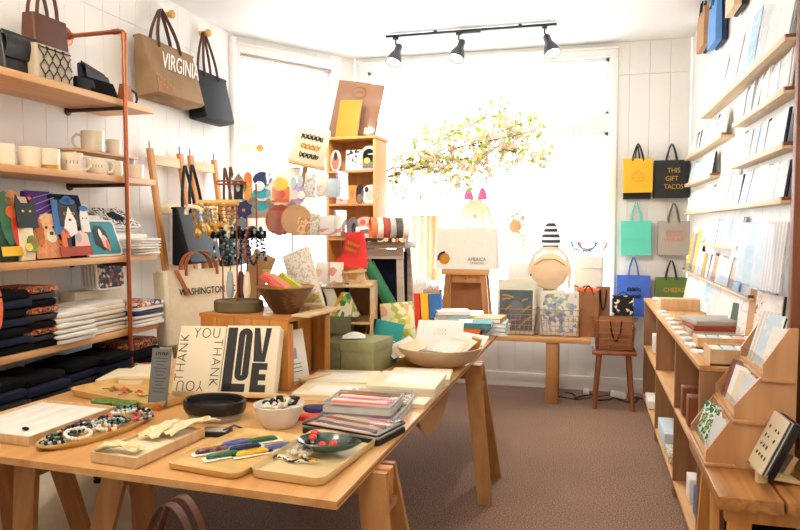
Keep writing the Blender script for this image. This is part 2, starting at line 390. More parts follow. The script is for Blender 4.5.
def tag(o, label, cat, group=None, kind=None):
    n = len(label.replace('-', ' ').split())
    if not 4 <= n <= 16: print('LABEL LENGTH', n, label)
    if label in SEEN: print('LABEL REPEAT', label)
    SEEN[label] = 1
    o['label'] = label; o['category'] = cat
    if group: o['group'] = group
    if kind: o['kind'] = kind
    return o
def T(name, label, cat, loc, rz=0, group=None, rot=None):
    o = bpy.data.objects.new(name, None); o.empty_display_size = .05; COL.objects.link(o); o.location = loc
    o.rotation_euler = rot if rot is not None else (0, 0, rz)
    return tag(o, label, cat, group)
def dup(root, loc=None, rz=None, label=None, group=None, rot=None):
    r = root.copy(); COL.objects.link(r)
    if loc is not None: r.location = loc
    if rot is not None: r.rotation_euler = rot
    elif rz is not None: r.rotation_euler = (0, 0, rz)
    if label: tag(r, label, r['category'], group or r.get('group'))
    for ch in root.children:
        c = ch.copy(); COL.objects.link(c); c.parent = r
        for g in ch.children:
            d = g.copy(); COL.objects.link(d); d.parent = c
    return r
def struct(o): o['kind'] = 'structure'; return o
def frame3(A, B, C, z):
    """near-left, near-right, far-right corners seen on the plane z -> centre, turn, width, depth"""
    a, b, c = ZP(*A, z), ZP(*B, z), ZP(*C, z)
    u = (b-a); w = u.length; u.normalize(); v = Vector((-u.y, u.x, 0)); d = (c-b).dot(v)
    return a+u*w/2+v*d/2, math.atan2(u.y, u.x), w, d
def rrect(w, d, r, z=0, n=4, cx=0, cy=0):
    pts = []
    for k, (sx, sy) in enumerate(((1, 1), (-1, 1), (-1, -1), (1, -1))):
        for i in range(n+1):
            a = PI/2*k+PI/2*i/n
            pts.append(Vector((cx+sx*(w/2-r)+r*math.cos(a), cy+sy*(d/2-r)+r*math.sin(a), z)))
    return pts
def text(parent, s, size, mat, loc, rot=(PI/2, 0, 0), sx=1, name='lettering', align='CENTER', ext=.0006, space=1, label=None, off=0):
    cu = bpy.data.curves.new(name, 'FONT'); cu.body = s; cu.size = size; cu.align_x = align; cu.align_y = 'CENTER'
    cu.extrude = ext; cu.space_character = space; cu.space_line = .95; cu.resolution_u = 3; cu.offset = off
    t = bpy.data.objects.new('t', cu); COL.objects.link(t)
    me = bpy.data.meshes.new_from_object(t.evaluated_get(bpy.context.evaluated_depsgraph_get()))
    bpy.data.objects.remove(t); bpy.data.curves.remove(cu)
    me.name = name; me.materials.clear(); me.materials.append(M[mat] if isinstance(mat, str) else mat)
    o = bpy.data.objects.new(name, me); COL.objects.link(o); o.parent = parent
    o.location = loc; o.rotation_euler = rot; o.scale = (sx, 1, 1)
    if label: o['label'] = label
    return o
def scribble(parent, w, h, mat, loc, rot=(PI/2, 0, 0), lines=1, seed=0, r=.0016, cursive=True, name='script_print', gap=1.5, bars=True):
    """unreadable small writing: wavy or upright strokes"""
    k = MB(); rr = random.Random(seed); E = Euler(rot).to_matrix()
    for j in range(lines):
        z = (lines-1)/2*h*gap-j*h*gap; ww = w*rr.uniform(.8, 1)
        if cursive:
            n = max(12, int(ww/h*14)); pts = [Vector((-ww/2+ww*i/n+h*.18*math.sin(i*1.9), z+h*.42*math.sin(i*1.25+seed)*(1+.3*math.sin(i*.7)), 0)) for i in range(n+1)]
            k.tube([E @ p for p in pts], r, 5)
        else:
            n = max(3, int(ww/(h*.75)))
            for i in range(n):
                x = -ww/2+ww*(i+.5)/n; k.tube([E @ Vector((x, z-h*.45, 0)), E @ Vector((x+h*.1*(i % 2), z+h*.45, 0))], r, 5)
                if bars: k.tube([E @ Vector((x, z+h*(.4 if i % 2 else -.4), 0)), E @ Vector((x+h*.4, z+h*(.4 if i % 2 else -.4), 0))], r, 5)
    return k.build(name, mat, parent, loc=loc)
def sub(t, name): return next(c for c in t.children if c.name.split('.')[0] == name)
def ordw(i): return ['first', 'second', 'third', 'fourth', 'fifth', 'sixth', 'seventh', 'eighth', 'ninth', 'tenth', 'eleventh', 'twelfth', 'thirteenth', 'fourteenth', 'fifteenth', 'sixteenth'][i]
WORLD = 8.0; FILL_LAMP = (38, 32); FILL_RAIL = 36; vs.exposure = 0.38  # daylight, added bowl lamps, added spot rail, exposure
# ================================================================== THE ROOM
XW, XR, YB, ZC, YF = -2.92, .87, 6.5, 3.13, -2.2
def slab(name, c, d, mat, **k): return struct(MB().box(c, d).build(name, mat, **k))
slab('floor', (-.9, 2.1, -.05), (5.2, 9.2, .1), 'carpet')
slab('ceiling', (-.9, 2.1, ZC+.05), (5.2, 9.2, .1), 'ceiling')
def planks(mb, x0, x1, z0, z1, y, t=.02, w=.165, seam=None):
    """upright boards between x0 and x1, faces at y, body behind"""
    zs = [z0]+([seam] if seam and z0 < seam < z1 else [])+[z1]
    n = max(1, round((x1-x0)/w)); w = (x1-x0)/n
    for a, b in zip(zs, zs[1:]):
        for i in range(n):
            mb.box((x0+w*(i+.5), y+t/2, (a+b)/2), (w-.0018, t, b-a-.0018), bev=.0012, seg=1)
    mb.box(((x0+x1)/2, y+t+.03, (z0+z1)/2), (x1-x0, .06, z1-z0))
def wall_obj(name, spans, loc, rz, mat='wall'):
    mb = MB()
    for x0, x1, z0, z1 in spans: planks(mb, x0, x1, z0, z1, 0, seam=2.84)
    return struct(mb.build(name, mat, loc=loc, rot=(0, 0, rz)))
wall_obj('wall_left', [(0, 5.4-YF, 0, ZC)], (XW, YF, 0), PI/2)
wall_obj('wall_right', [(0, YB-YF, 0, ZC)], (XR, YB, 0), -PI/2)
wall_obj('wall_front', [(0, XR-XW, 0, ZC)], (XR, YF, 0), PI)
W2 = dict(x0=-2.07, x1=.19, z0=.62, z1=3.0)
wall_obj('wall_back', [(-2.2, W2['x0'], 0, ZC), (W2['x0'], W2['x1'], 0, W2['z0']), (W2['x0'], W2['x1'], W2['z1'], ZC), (W2['x1'], XR, 0, ZC)], (0, YB, 0), 0)
BA = Vector((-2.92, 5.4, 0)); BB = Vector((-2.2, 6.5, 0)); BL = (BB-BA).length; BR = math.atan2(1.1, .72)
wall_obj('wall_bay', [(0, .045, 0, ZC), (.045, 1.01, 0, .62), (.045, 1.01, 2.98, ZC), (1.01, BL, 0, ZC)], BA, BR)
def window(name, x0, x1, z0, z1, zt0, zt1, loc, rz, left=.06, right=.07):
    """casing, transom band and two panes in a wall that faces local -y"""
    f = MB(); w = x1-x0; cx = (x0+x1)/2
    for a, b, wd in ((x0-left/2, 0, left), (x1+right/2, 0, right)):
        f.box((a, -.02, (z0+z1)/2), (wd, .04, z1-z0+.12), bev=.006)
        f.box((a, .03, (z0+z1)/2), (wd*.6, .06, z1-z0))
    f.box((cx, -.02, z1+.035), (w+left+right, .045, .07), bev=.008); f.box((cx, -.045, z1+.075), (w+left+right+.02, .02, .02), bev=.005)
    f.box((cx, .0, (zt0+zt1)/2), (w+.1, .06, zt1-zt0), bev=.006)
    for a, b in ((zt1, z1), (z0, zt0)):
        for z in (a+.016, b-.016): f.box((cx, .035, z), (w, .04, .032), bev=.004)
        for x in (x0+.016, x1-.016): f.box((x, .035, (a+b)/2), (.032, .04, b-a), bev=.004)
    fr = struct(f.build(name, 'trim', loc=loc, rot=(0, 0, rz)))
    s = MB(); s.box((cx, -.03, z0-.02), (w+left+right, .1, .04), bev=.008); s.build('window_sill', 'trim', fr)
    for a, b in ((zt1, z1), (z0, zt0)):
        g = MB(); g.box((cx, .04, (a+b)/2), (w-.05, .006, b-a-.05)); g.build('pane', 'glass', fr)
    return fr
window('window_1', .045, 1.01, .62, 2.98, 2.345, 2.43, BA, BR, .045, .06)
window('window_2', W2['x0'], W2['x1'], W2['z0'], W2['z1'], 2.345, 2.5, (0, YB, 0), 0)
b = MB().box((0, 0, 2.965), (.95, .02, .02)); struct(b.build('trim_1', 'greyw', loc=BA+Vector((math.cos(BR)*.53, math.sin(BR)*.53, -.0))+Vector((.02, -.012, 0)), rot=(0, 0, BR)))
mb = MB().box(((-2.2+XR)/2, YB-.012, .065), (XR+2.2, .024, .13), bev=.006); struct(mb.build('baseboard_back', 'trim'))
mb = MB().box((XR-.012, (YB+YF)/2-.02, .065), (.024, YB-YF-.1, .13), bev=.006); struct(mb.build('baseboard_right', 'trim'))
mb = MB().box((XW+.012, (5.4+YF)/2, .065), (.024, 5.35-YF, .13), bev=.006); struct(mb.build('baseboard_left', 'trim'))
mb = MB().box((.845, 3.16, 1.62), (.05, .05, 3.0), bev=.004); struct(mb.build('trim_2', 'walnut'))
mb = MB().box((XW+.02, 5.36, 1.6), (.04, .06, 3.0), bev=.006); struct(mb.build('trim_3', 'trim'))
# ------------------------------------------------------------------ daylight and lamps
w = bpy.data.worlds.new('daylight'); bpy.context.scene.world = w; w.use_nodes = True
bg = w.node_tree.nodes['Background']; bg.inputs['Color'].default_value = (.91, .96, 1, 1); bg.inputs['Strength'].default_value = WORLD
def portal(loc, rot, sx, sy):
    l = bpy.data.lights.new('window_portal', 'AREA'); l.shape = 'RECTANGLE'; l.size = sx; l.size_y = sy; l.cycles.is_portal = True
    o = bpy.data.objects.new('window_portal', l); COL.objects.link(o); o.location = loc; o.rotation_euler = rot
portal((-.94, 6.56, 1.81), (-PI/2, 0, 0), 2.26, 2.4)
portal(BA+Vector((math.cos(BR)*.53, math.sin(BR)*.53, 1.8))+Vector((-.05, .035, 0)), Euler((-PI/2, 0, BR), 'XYZ'), .97, 2.38)
def lamp(kind, loc, power, col, size=.1, rot=None, spot=None, blend=.5, name='lamp'):
    l = bpy.data.lights.new(name, kind); l.energy = power; l.color = col
    if kind == 'AREA': l.size = size
    else: l.shadow_soft_size = size
    if spot: l.spot_size = spot; l.spot_blend = blend
    o = bpy.data.objects.new(name, l); COL.objects.link(o); o.location = loc
    if rot is not None: o.rotation_euler = rot
    return o
# track rail with three spot heads in the window bay
tr = T('track_light_rail', 'black track rail with power box fixed under the ceiling before the window', 'track light', (-.95, 5.73, ZC))
MB().box((0, 0, -.022), (1.42, .035, .02), bev=.004).build('rail', 'plastic', tr)
MB().box((.02, 0, -.03), (.16, .05, .034), bev=.006).build('power_box', 'plastic', tr)
for x in (-.28, .42): MB().cyl((x, 0, 0), (x, 0, -.014), .014).build('ceiling_clip', 'plastic', tr)
def track_head(rail, x, y, spin, label, pw, prev={}, col=(1, .84, .62), spot=1.7, HD=None, key='a'):
    h = HD or HEAD
    if key in prev: t = dup(prev[key], (x, y, ZC-.033), label=label)
    else:
        t = T('track_spot', label, 'spotlight', (x, y, ZC-.033), 0, 'track spotlights'); prev[key] = t
        MB().box((0, 0, -.01), (.05, .03, .02), bev=.004).build('adapter', 'plastic', t)
        MB().tube([(0, 0, -.02), (0, 0, -.05), (.008, -.008, -.07), (.02, -.012, -.082)], .008).build('stem', 'plastic', t)
        c_ = (.022, -.016, -.10)
        hd = MB(); hd.lathe([(.0, .04), (.026, .038), (.03, .03), (.03, -.03), (.034, -.035), (.052, -.075), (.064, -.115), (.067, -.145), (.063, -.145), (.058, -.115), (.046, -.08), (.03, -.045), (0, -.04)], 24, c_, rot=h)
        hd = hd.build('lamp_shade', 'shade', t)
        MB().lathe([(0, -.06), (.03, -.062), (.048, -.105), (.055, -.128), (.04, -.135), (0, -.137)], 20, c_, rot=h).build('bulb', 'bulb', hd)
    t.rotation_euler = (0, 0, spin)
    d = Matrix.Rotation(spin, 3, 'Z') @ (h.to_matrix() @ Vector((0, 0, -1)))
    lamp('SPOT', t.location+Matrix.Rotation(spin, 3, 'Z') @ Vector((.022, -.016, -.10))+d*.15, pw, col, .05, d.to_track_quat('-Z', 'Y').to_euler(), spot, .7)
HEAD = Euler((-.42, .24, 0))
for px, py, spin, lab in ((398, 40, .1, 'grey spotlight on the track, the left end one'), (460, 35, .0, 'grey spotlight hanging just left of the track power box'), (545, 28, 1.2, 'lit grey spotlight on the track nearest the tote bags')):
    p = ZP(px, py, ZC-.035); track_head(tr, p.x, 5.73, spin, lab, 70 if spin > 1 else 22)
# added rail, out of view, put in to brighten the window wall and displays
tr_fill = T('track_light_rail', 'added black track rail, out of view over the middle of the shop', 'track light', (-1.0, 2.75, ZC))
MB().box((0, 0, -.022), (2.6, .035, .02), bev=.004).build('rail', 'plastic', tr_fill)
for i, (x, spin) in enumerate(((-2.1, 3.05), (-1.5, 3.1), (-.9, 3.16), (-.3, 3.3))):
    track_head(tr_fill, x, 2.75, spin, 'added grey fill spotlight on the unseen middle rail, %s from the left shelves' % ordw(i), FILL_RAIL, col=(1, .95, .88), spot=1.5, HD=Euler((-1.08, 0, 0)), key='b')
# two bowl lamps added above the frame, out of view, as fill light
for i, (x, y) in enumerate(((-2.0, 1.5), (-.55, .9))):
    t = T('fill_bowl_lamp', 'added white bowl ceiling lamp, out of view over the %s' % ('left shelves' if i == 0 else 'near end of the table'), 'ceiling lamp', (x, y, ZC))
    MB().lathe([(0, 0), (.1, 0), (.1, -.02), (.02, -.03), (.02, -.10), (0, -.1)], 24).build('mount', 'trim', t)
    MB().lathe([(0, -.2), (.09, -.19), (.16, -.15), (.2, -.09), (.195, -.09), (.155, -.14), (.085, -.18), (0, -.19)], 28).build('bowl', 'fill_bowl', t)
    lamp('POINT', (x, y, ZC-.3), FILL_LAMP[i], (1, .88, .72), .12)
# ================================================================== LEFT: COPPER PIPE SHELF UNIT
SX, SF = XW, -2.545          # wall and front edge of the shelves
PX, PY = -2.53, 3.42
SZ = [2.22, 1.785, 1.333, .907, .43]
su = T('pipe_shelf_unit', 'wall shelf unit of pine boards on copper pipe uprights along the left wall', 'shelf unit', (SX, PY, 0))
def pl(p): return Vector(p)-Vector((SX, PY, 0))
k = MB(); k.tube([pl(p) for p in ((SX+.005, PY, 2.597), (PX-.03, PY, 2.6), (PX-.008, PY, 2.597), (PX, PY, 2.588), (PX, PY, 2.56), (PX, PY, 0))], .0125, 10)
for p in ((PX, PY, 2.57), (PX-.05, PY, 2.6)): k.cyl(pl(p)-Vector((0 if p[0] == PX else .02, 0, .02 if p[0] == PX else 0)), pl(p)+Vector((0 if p[0] == PX else .02, 0, .02 if p[0] == PX else 0)), .0155, n=12)
k.build('upright', 'copper', su)
k = MB().lathe([(0, 0), (.055, 0), (.055, .006), (.045, .012), (.02, .014), (.02, .045), (0, .045)], 24, pl((SX, PY, 2.597)), rot=(0, PI/2, 0)); k.build('wall_flange', 'copper', su)
k = MB(); k.tube([pl(p) for p in ((PX, 1.45, 2.6), (PX, 1.45, 0))], .0125, 10); k.build('upright', 'copper', su)
for i, z in enumerate(SZ):
    MB().box(pl(((SX+SF)/2+.001, 2.40, z-.018)), (SF-SX-.004, 2.64, .036), bev=.003).build('shelf', M['shelfY'], su)
    if i < 4:
        zb = z-.036-.013
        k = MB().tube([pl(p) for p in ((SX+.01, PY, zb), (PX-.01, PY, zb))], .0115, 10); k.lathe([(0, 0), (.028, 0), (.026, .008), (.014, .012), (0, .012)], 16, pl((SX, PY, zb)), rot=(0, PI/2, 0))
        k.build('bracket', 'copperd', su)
RZ = PI/2    # things on this wall face +X: local x runs along +Y, local -y is the front
def mug_at(px0, px1, z, label, x=-2.66, h=.105, turn=0, gold=False, protos={}, text_=None, w=None):
    a, b = XP(px0, 160, x), XP(px1, 160, x); y = (a.y+b.y)/2; dd_ = (Vector((x, y, z))-EYE).dot(FW); r = (px1-px0)/2*dd_/FPX*1.02
    t = T('mug', label, 'mug', (x, y, z), RZ+turn, 'cream mugs on the copper pipe shelf')
    MB().lathe([(0, 0), (r*.9, 0), (r*.97, .006), (r, h*.5), (r, h), (r*.93, h), (r*.93, h*.5), (r*.88, .01), (0, .008)], 28).build('body', 'ceramic', t)
    MB().tube([(r*.97, 0, h*.8), (r*1.3, 0, h*.84), (r*1.62, 0, h*.66), (r*1.62, 0, h*.4), (r*1.35, 0, h*.2), (r*.97, 0, h*.2)], .0075, 8).build('handle', 'ceramic', t)
    if gold: MB().lathe([(r*.975, .0), (r*1.012, .001), (r*1.012, h*.22), (r*.98, h*.22)], 28).build('base_band', 'gold', t, )['label'] = 'tan glazed base band'
    if text_: scribble(sub(t, 'body'), r*1.3, h*.2, 'greyink', (0, -r-.0005, h*.5), r=.0018, cursive=False, bars=False, seed=int(px0), name='grey_marks')
    return t
def yspan(px0, px1, x): return XP(px0, 200, x).y, XP(px1, 200, x).y
mug_at(-3, 14, SZ[1], 'cream mug cut by the left picture edge, no handle seen', turn=2.28)
mug_at(19, 40, SZ[1], 'plain cream mug with its handle turned left, second along the shelf', turn=2.28)
mug_at(39.5, 59, SZ[1], 'cream mug with a tan glazed foot', x=-2.62, turn=PI*.5, gold=True)
mug_at(61, 82, SZ[1], 'low white mug with small grey writing, handle to the right', x=-2.62, turn=-.86, text_='hello', h=.1)
mug_at(87, 106, SZ[1], 'low white mug with grey marks in front of the riser post', x=-2.62, turn=-.86, text_='hi', h=.09)
mug_at(109, 122, SZ[1], 'cream mug right behind the copper pipe, handle to the left', x=-2.62, turn=2.28, h=.09)
mug_at(128, 143, SZ[1], 'cream mug at the shelf end right of the copper pipe', x=-2.66, turn=2.28, h=.09)
ya, yb_ = yspan(66, 132, -2.72)
rs = T('riser_shelf', 'small pale wooden riser shelf standing among the mugs', 'riser', (-2.74, (ya+yb_)/2, SZ[1]), RZ)
hw = (yb_-ya)/2
MB().box((0, 0, .132), (hw*2, .15, .012), bev=.002).build('board', 'shelfw', rs)
for sx in (-.9, .9):
    MB().box((hw*sx, 0, .063), (.014, .13, .126)).build('leg', 'trim', rs)
for pa, pb, lab in ((82, 104, 'tall cream mug on the small riser, handle to the left'), (107, 121, 'smaller cream mug on the riser beside the copper pipe')):
    mug_at(pa, pb, SZ[1]+.139, lab, x=-2.72, turn=2.28, h=.115 if pa == 82 else .09)
# ---- top shelf bags
def pouch(name, label, cat, loc, w, h, d, mat, rz=RZ, flap=False, rot=None, group=None, soft=.25):
    t = T(name, label, cat, loc, rz, group, rot)
    b_ = MB(); R = []
    for u in (0, .06, .2, .5, .8, .95, 1):
        k_ = (1-abs(2*u-.75)**3*.55)
        R.append(rrect(w*(1-.06*u*soft*4), max(.012, d*(.85 if u == 0 else 1 if u < .3 else 1-soft*3*(u-.3))), min(.01+.2*d*.3, d*.2), u*h, 4))
    b_.loft(R); b_.build('body', mat, t)
    if flap:
        f = MB(); f.sheet(lambda u, v: ((u-.5)*w*1.01, -d*.5-.004+(.16*d if v < .15 else 0)-.012*math.sin(v*PI), h*(1.0-v*.62)), 8, 8, .006); f.build('flap', mat, t)
    return t
def bag_handle(t, x0, x1, z, hh, y, mat, w=.016, th=.005):
    pts = [(x0+(x1-x0)*u, y, z-.05+ (hh+.05)*math.sin(u*PI)**.55) for u in [i/16 for i in range(17)]]
    MB().strap(pts, (0, 1, 0), w, th).build('handle', mat, t)
p = XP(12, 82, -2.7); pouch('leather_bag', 'black leather bag at the left end of the top shelf', 'bag', (-2.68, p.y, SZ[0]), .24, .2, .12, 'blackl', flap=True)
p = XP(44, 80, -2.75); t = pouch('leather_tote', 'tall brown leather tote standing on the top shelf by the pipe flange', 'tote bag', (-2.78, p.y+.05, SZ[0]), .25, .38, .12, 'brownl', soft=.16)
bag_handle(t, -.09, .06, .40, .16, -.03, 'brownl', .02); bag_handle(t, -.09, .06, .40, .14, .03, 'brownl', .02)
MB().box((-.14, .0, .12), (.05, .09, .24), bev=.02).build('side_panel', 'blackl', t)
p = XP(52, 84, -2.62); t = pouch('patterned_clutch', 'ivory clutch with a black trellis pattern leaning on the brown tote', 'clutch', (-2.60, p.y-.03, SZ[0]), .25, .17, .07, M['ivory'], soft=.14)
# trellis lines: ogee lattice applied as ink on the front
k = MB(); W_, H_ = .215, .18
def ogee(cx, cz, s):
    return [(cx+s*math.cos(a)*(1+.13*math.cos(4*a)), -.0385-.001, cz+s*1.15*math.sin(a)*(1+.13*math.cos(4*a))) for a in [2*PI*i/28 for i in range(28)]]
for r_ in range(-1, 5):
    for c_ in range(-1, 6):
        cx = -.105+c_*.054+(.027 if r_ % 2 else 0); cz = .015+r_*.045
        pts = [Vector(q) for q in ogee(cx, cz, .0265)]
        pts = [q if abs(q.x) < .108 and .003 < q.z < .165 else None for q in pts]
        run = []
        for q in pts+[None]:
            if q is not None: run.append(q+Vector((0, .013*max(0, (q.z-.06)/.13), 0)))
            else:
                if len(run) > 2: k.tube(run, .0026, 5)
                run = []
k.build('trellis_print', 'ink', t)
MB().box((0, -.03, .155), (.21, .012, .003)).build('flap_edge', 'ink', t)
p = XP(98, 74, -2.72); t = pouch('leather_clutch', 'black leather clutch standing tilted behind the folded black pouch', 'clutch', (-2.74, p.y, SZ[0]+.01), .2, .2, .06, 'blackl', flap=True, rot=(-.35, .2, RZ))
p = XP(97, 98, -2.62); t = pouch('leather_pouch', 'black folded leather pouch lying at the front by the copper upright', 'pouch', (-2.62, p.y, SZ[0]), .25, .085, .1, 'blackf')
p = XP(86, 92, -2.62); t = pouch('zip_purse', 'small black zip purse lying against the trellis clutch', 'purse', (-2.6, p.y-.04, SZ[0]), .14, .07, .06, 'navyl')
p = XP(130, 100, -2.62); t = pouch('tan_purse', 'small tan leather purse with black strap right of the copper upright', 'purse', (-2.66, p.y+.01, SZ[0]), .09, .12, .06, 'tan')
MB().tube([(.04, -.01, .10), (.075, -.02, .085), (.085, -.02, .05), (.07, -.02, .02), (.04, -.01, .012)], .007, 8).build('strap', 'black', t)
# ---- third shelf: printed cushions and pot holders
def cushion(px0, px1, h, mat, label, x=-2.64, d=.09, lean=-.16, name='printed_cushion', cat='cushion', group='animal cushions on the third shelf', z=None):
    a, b = yspan(px0, px1, x); w_ = b-a
    t = T(name, label, cat, (x, (a+b)/2, SZ[2] if z is None else z), RZ, group, rot=(lean, 0, RZ))
    R = []
    for u in (0, .04, .15, .35, .6, .85, .96, 1):
        g = math.sin(PI*min(1, max(0, u*.9+.05)))**.4
        R.append(rrect(w_*(.94+.06*g), max(.012, d*g*.9), .005+d*g*.3, u*h, 5, 0, -d*.1))
    MB().loft(R).build('body', mat, t); t['w'] = w_
    return t, w_
def blot(t, pts, mat, name, y=-.055, cx=0, cz=0, s=1, th=.006, label=None):
    k_ = MB().prism([(cx+x*s, cz+z*s) for x, z in pts], th, Matrix.Translation((0, y, 0))); o = k_.build(name, mat, sub(t, 'body') if any(c.name.split('.')[0] == 'body' for c in t.children) else sub(t, 'quilted_body'), smooth=False)
    if label: o['label'] = label
    return o
def oval(rx, rz_, n=16, wob=0, seed=0):
    rr = random.Random(seed); return [((rx*(1+rr.uniform(-wob, wob)))*math.cos(2*PI*i/n), (rz_*(1+rr.uniform(-wob, wob)))*math.sin(2*PI*i/n)) for i in range(n)]
def pr(t, pts, mat, lay=0, cx=0, cz=0): return blot(t, pts, mat, 'print', cx=cx, cz=cz, y=-.052-.0015*lay, th=.004)
def fluffy(rx, rz_, n=22, k_=.1): return [((rx*(1+k_*(i % 2)))*math.cos(2*PI*i/n), (rz_*(1+k_*(i % 2)))*math.sin(2*PI*i/n)) for i in range(n)]
R4 = lambda x0, x1, z0, z1: [(x0, z0), (x1, z0), (x1, z1), (x0, z1)]
t, w_ = cushion(-12, 17, .33, M['dkgreen'], 'dark green cushion with red and white print and yellow band')
pr(t, fluffy(.045, .05), 'apricot', 0, .055, .285); pr(t, oval(.045, .13), 'emer', 0, .005, .2); pr(t, oval(.05, .12), 'red', 1, .07, .15); pr(t, [(-.04, -.1), (.035, -.11), (.03, .05), (0, .09), (-.03, .04)], 'white', 2, .085, .14); pr(t, oval(.035, .03), 'orange', 2, .03, .23)
pr(t, R4(-.06, .115, .02, .065), 'yellow', 3)
t, w_ = cushion(16, 31, .31, M['cream'], 'narrow cushion of a black cat over a cream cactus pot print', x=-2.615)
pr(t, [(-.065, .155), (.065, .155), (.062, .27), (.05, .315), (.025, .275), (-.025, .275), (-.05, .315), (-.062, .27)], 'black', 0); pr(t, oval(.012, .008), 'red', 1, .03, .30)
pr(t, fluffy(.03, .04), 'green', 1, .005, .075); pr(t, oval(.022, .02), 'leafy', 2, -.02, .06); pr(t, oval(.008, .007), 'red', 3, .01, .09)
for dx in (-.022, .022): pr(t, oval(.007, .005), 'leafy', 1, dx, .235)
t, w_ = cushion(29, 56, .345, M['purple'], 'purple cushion with a curly apricot dog printed on it')
k = MB()
for i in range(5): k.strap([(-.08, -.053, .16+.035*i), (0, -.054, .2+.03*i), (.07, -.053, .235+.025*i)], (0, 1, 0), .001, .003)
k.build('quilt_lines', 'lilac', sub(t, 'body'))
pr(t, [(-.10, .0), (.12, .0), (.125, .08), (.10, .16), (.06, .2), (-.02, .215), (-.07, .19), (-.10, .12)], 'apricot', 0); pr(t, fluffy(.068, .06, 26), 'apricot2', 1, .01, .15)
for dx in (-.06, .075): pr(t, fluffy(.026, .058, 20, .15), 'apricot3', 2, dx, .125)
pr(t, fluffy(.034, .03, 18), 'cream', 2, .015, .11); pr(t, fluffy(.05, .025, 18, .2), 'apricot2', 2, .005, .2)
for dx in (-.015, .035): pr(t, oval(.0075, .0075), 'ink', 3, dx, .155)
pr(t, oval(.013, .01), 'ink', 3, .014, .125)
t, w_ = cushion(50, 84, .335, M['navyd'], 'cushion printed with a tuxedo cat in a blue cap above a brick wall', x=-2.63)
pr(t, R4(-.125, -.06, .12, .3), 'mblue', 0); pr(t, [(-.085, .16), (.055, .16), (.055, .25), (.048, .3), (.02, .27), (-.045, .27), (-.075, .3), (-.085, .25)], 'black', 1)
pr(t, [(-.012, .265), (-.05, .19), (-.07, .13), (-.02, .105), (.03, .13), (.03, .19)], 'white', 2); pr(t, oval(.055, .018), 'mblue', 3, -.015, .292); pr(t, oval(.035, .02), 'mblue', 3, -.015, .302)
for dx in (-.042, .014): pr(t, oval(.012, .009), 'yellow', 3, dx, .228); pr(t, oval(.005, .008), 'ink', 4, dx, .228)
pr(t, oval(.009, .007), 'ink', 3, -.014, .195)
pr(t, [(.065, .13), (.13, .13), (.13, .22), (.12, .26), (.10, .235), (.08, .26), (.065, .22)], 'white', 2); pr(t, oval(.034, .014), 'mblue', 3, .097, .258)
for dx in (.082, .112): pr(t, oval(.004, .004), 'ink', 3, dx, .205)
pr(t, [(-.09, .05), (-.03, .05), (-.03, .13), (-.06, .15), (-.09, .13)], 'orange', 2); pr(t, R4(-.055, -.03, .05, .1), 'ink', 3); pr(t, [(.0, .05), (.11, .05), (.1, .12), (.05, .14), (.01, .12)], 'lpink', 2); pr(t, oval(.02, .025), 'lbead', 3, .03, .1)
pr(t, R4(-.115, .118, .005, .055), 'brickred', 3)
def potholder(px0, px1, h, mat, label, x, lean, y_off=0, z=None, face=None, group='square pot holders on the shelves', name='pot_holder', w=None):
    a, b = yspan(px0, px1, x); w_ = w or b-a
    t = T(name, label, 'pot holder', (x, (a+b)/2, SZ[2] if z is None else z), RZ, group, rot=(lean, 0, RZ))
    r_ = [[Vector((p.x, yy, p.y+h/2)) for p in rrect(w_, h, .03, 0, 5)] for yy in (-.006, .006)]
    MB().loft(r_).build('quilted_body', 'white', t, ang=60)
    r_ = [[Vector((p.x, yy, p.y+h/2)) for p in rrect(w_*.9, h*.9, .024, 0, 5)] for yy in (-.0085, -.0055)]
    MB().loft(r_).build('printed_face', face or mat, sub(t, 'quilted_body'), ang=60)
    MB().tube([(w_*.42, 0, h-.005), (w_*.44, 0, h+.02), (w_*.5, 0, h+.015), (w_*.47, 0, h-.015)], .003, 6).build('hanging_loop', 'white', t)
    return t
for i, (c_, lb) in enumerate((('lilac', 'lilac printed pot holder rearmost of the leaning row'), ('purple', 'violet printed pot holder in the leaning row behind the green one'), ('dkgreen', 'green printed pot holder just behind the dog one'))):
    potholder(81+i*.6, 112-i*.0, .24-.012*i, M[c_], lb, -2.69+i*.028, -.3, name='pot_holder')
t = potholder(85, 122, .215, M['tealface'], 'teal pot holder with a dark dog print leaning at the front of the row', -2.6, -.35)
blot(t, [(-.06, -.05), (.0, -.09), (.06, -.05), (.055, .02), (.03, .055), (-.02, .06), (-.05, .03)], 'ink', 'dog_print', y=-.0105, cz=.12, th=.003); blot(t, oval(.025, .04, 16, .1, 13), 'lpink', 'dog_print', y=-.0125, cx=.02, cz=.085, th=.003); blot(t, oval(.012, .03, 10), 'white', 'dog_print', y=-.0135, cx=.0, cz=.13, th=.003)
blot(t, oval(.014, .035, 12), 'orange', 'dog_print', y=-.0135, cx=.035, cz=.06, th=.003)
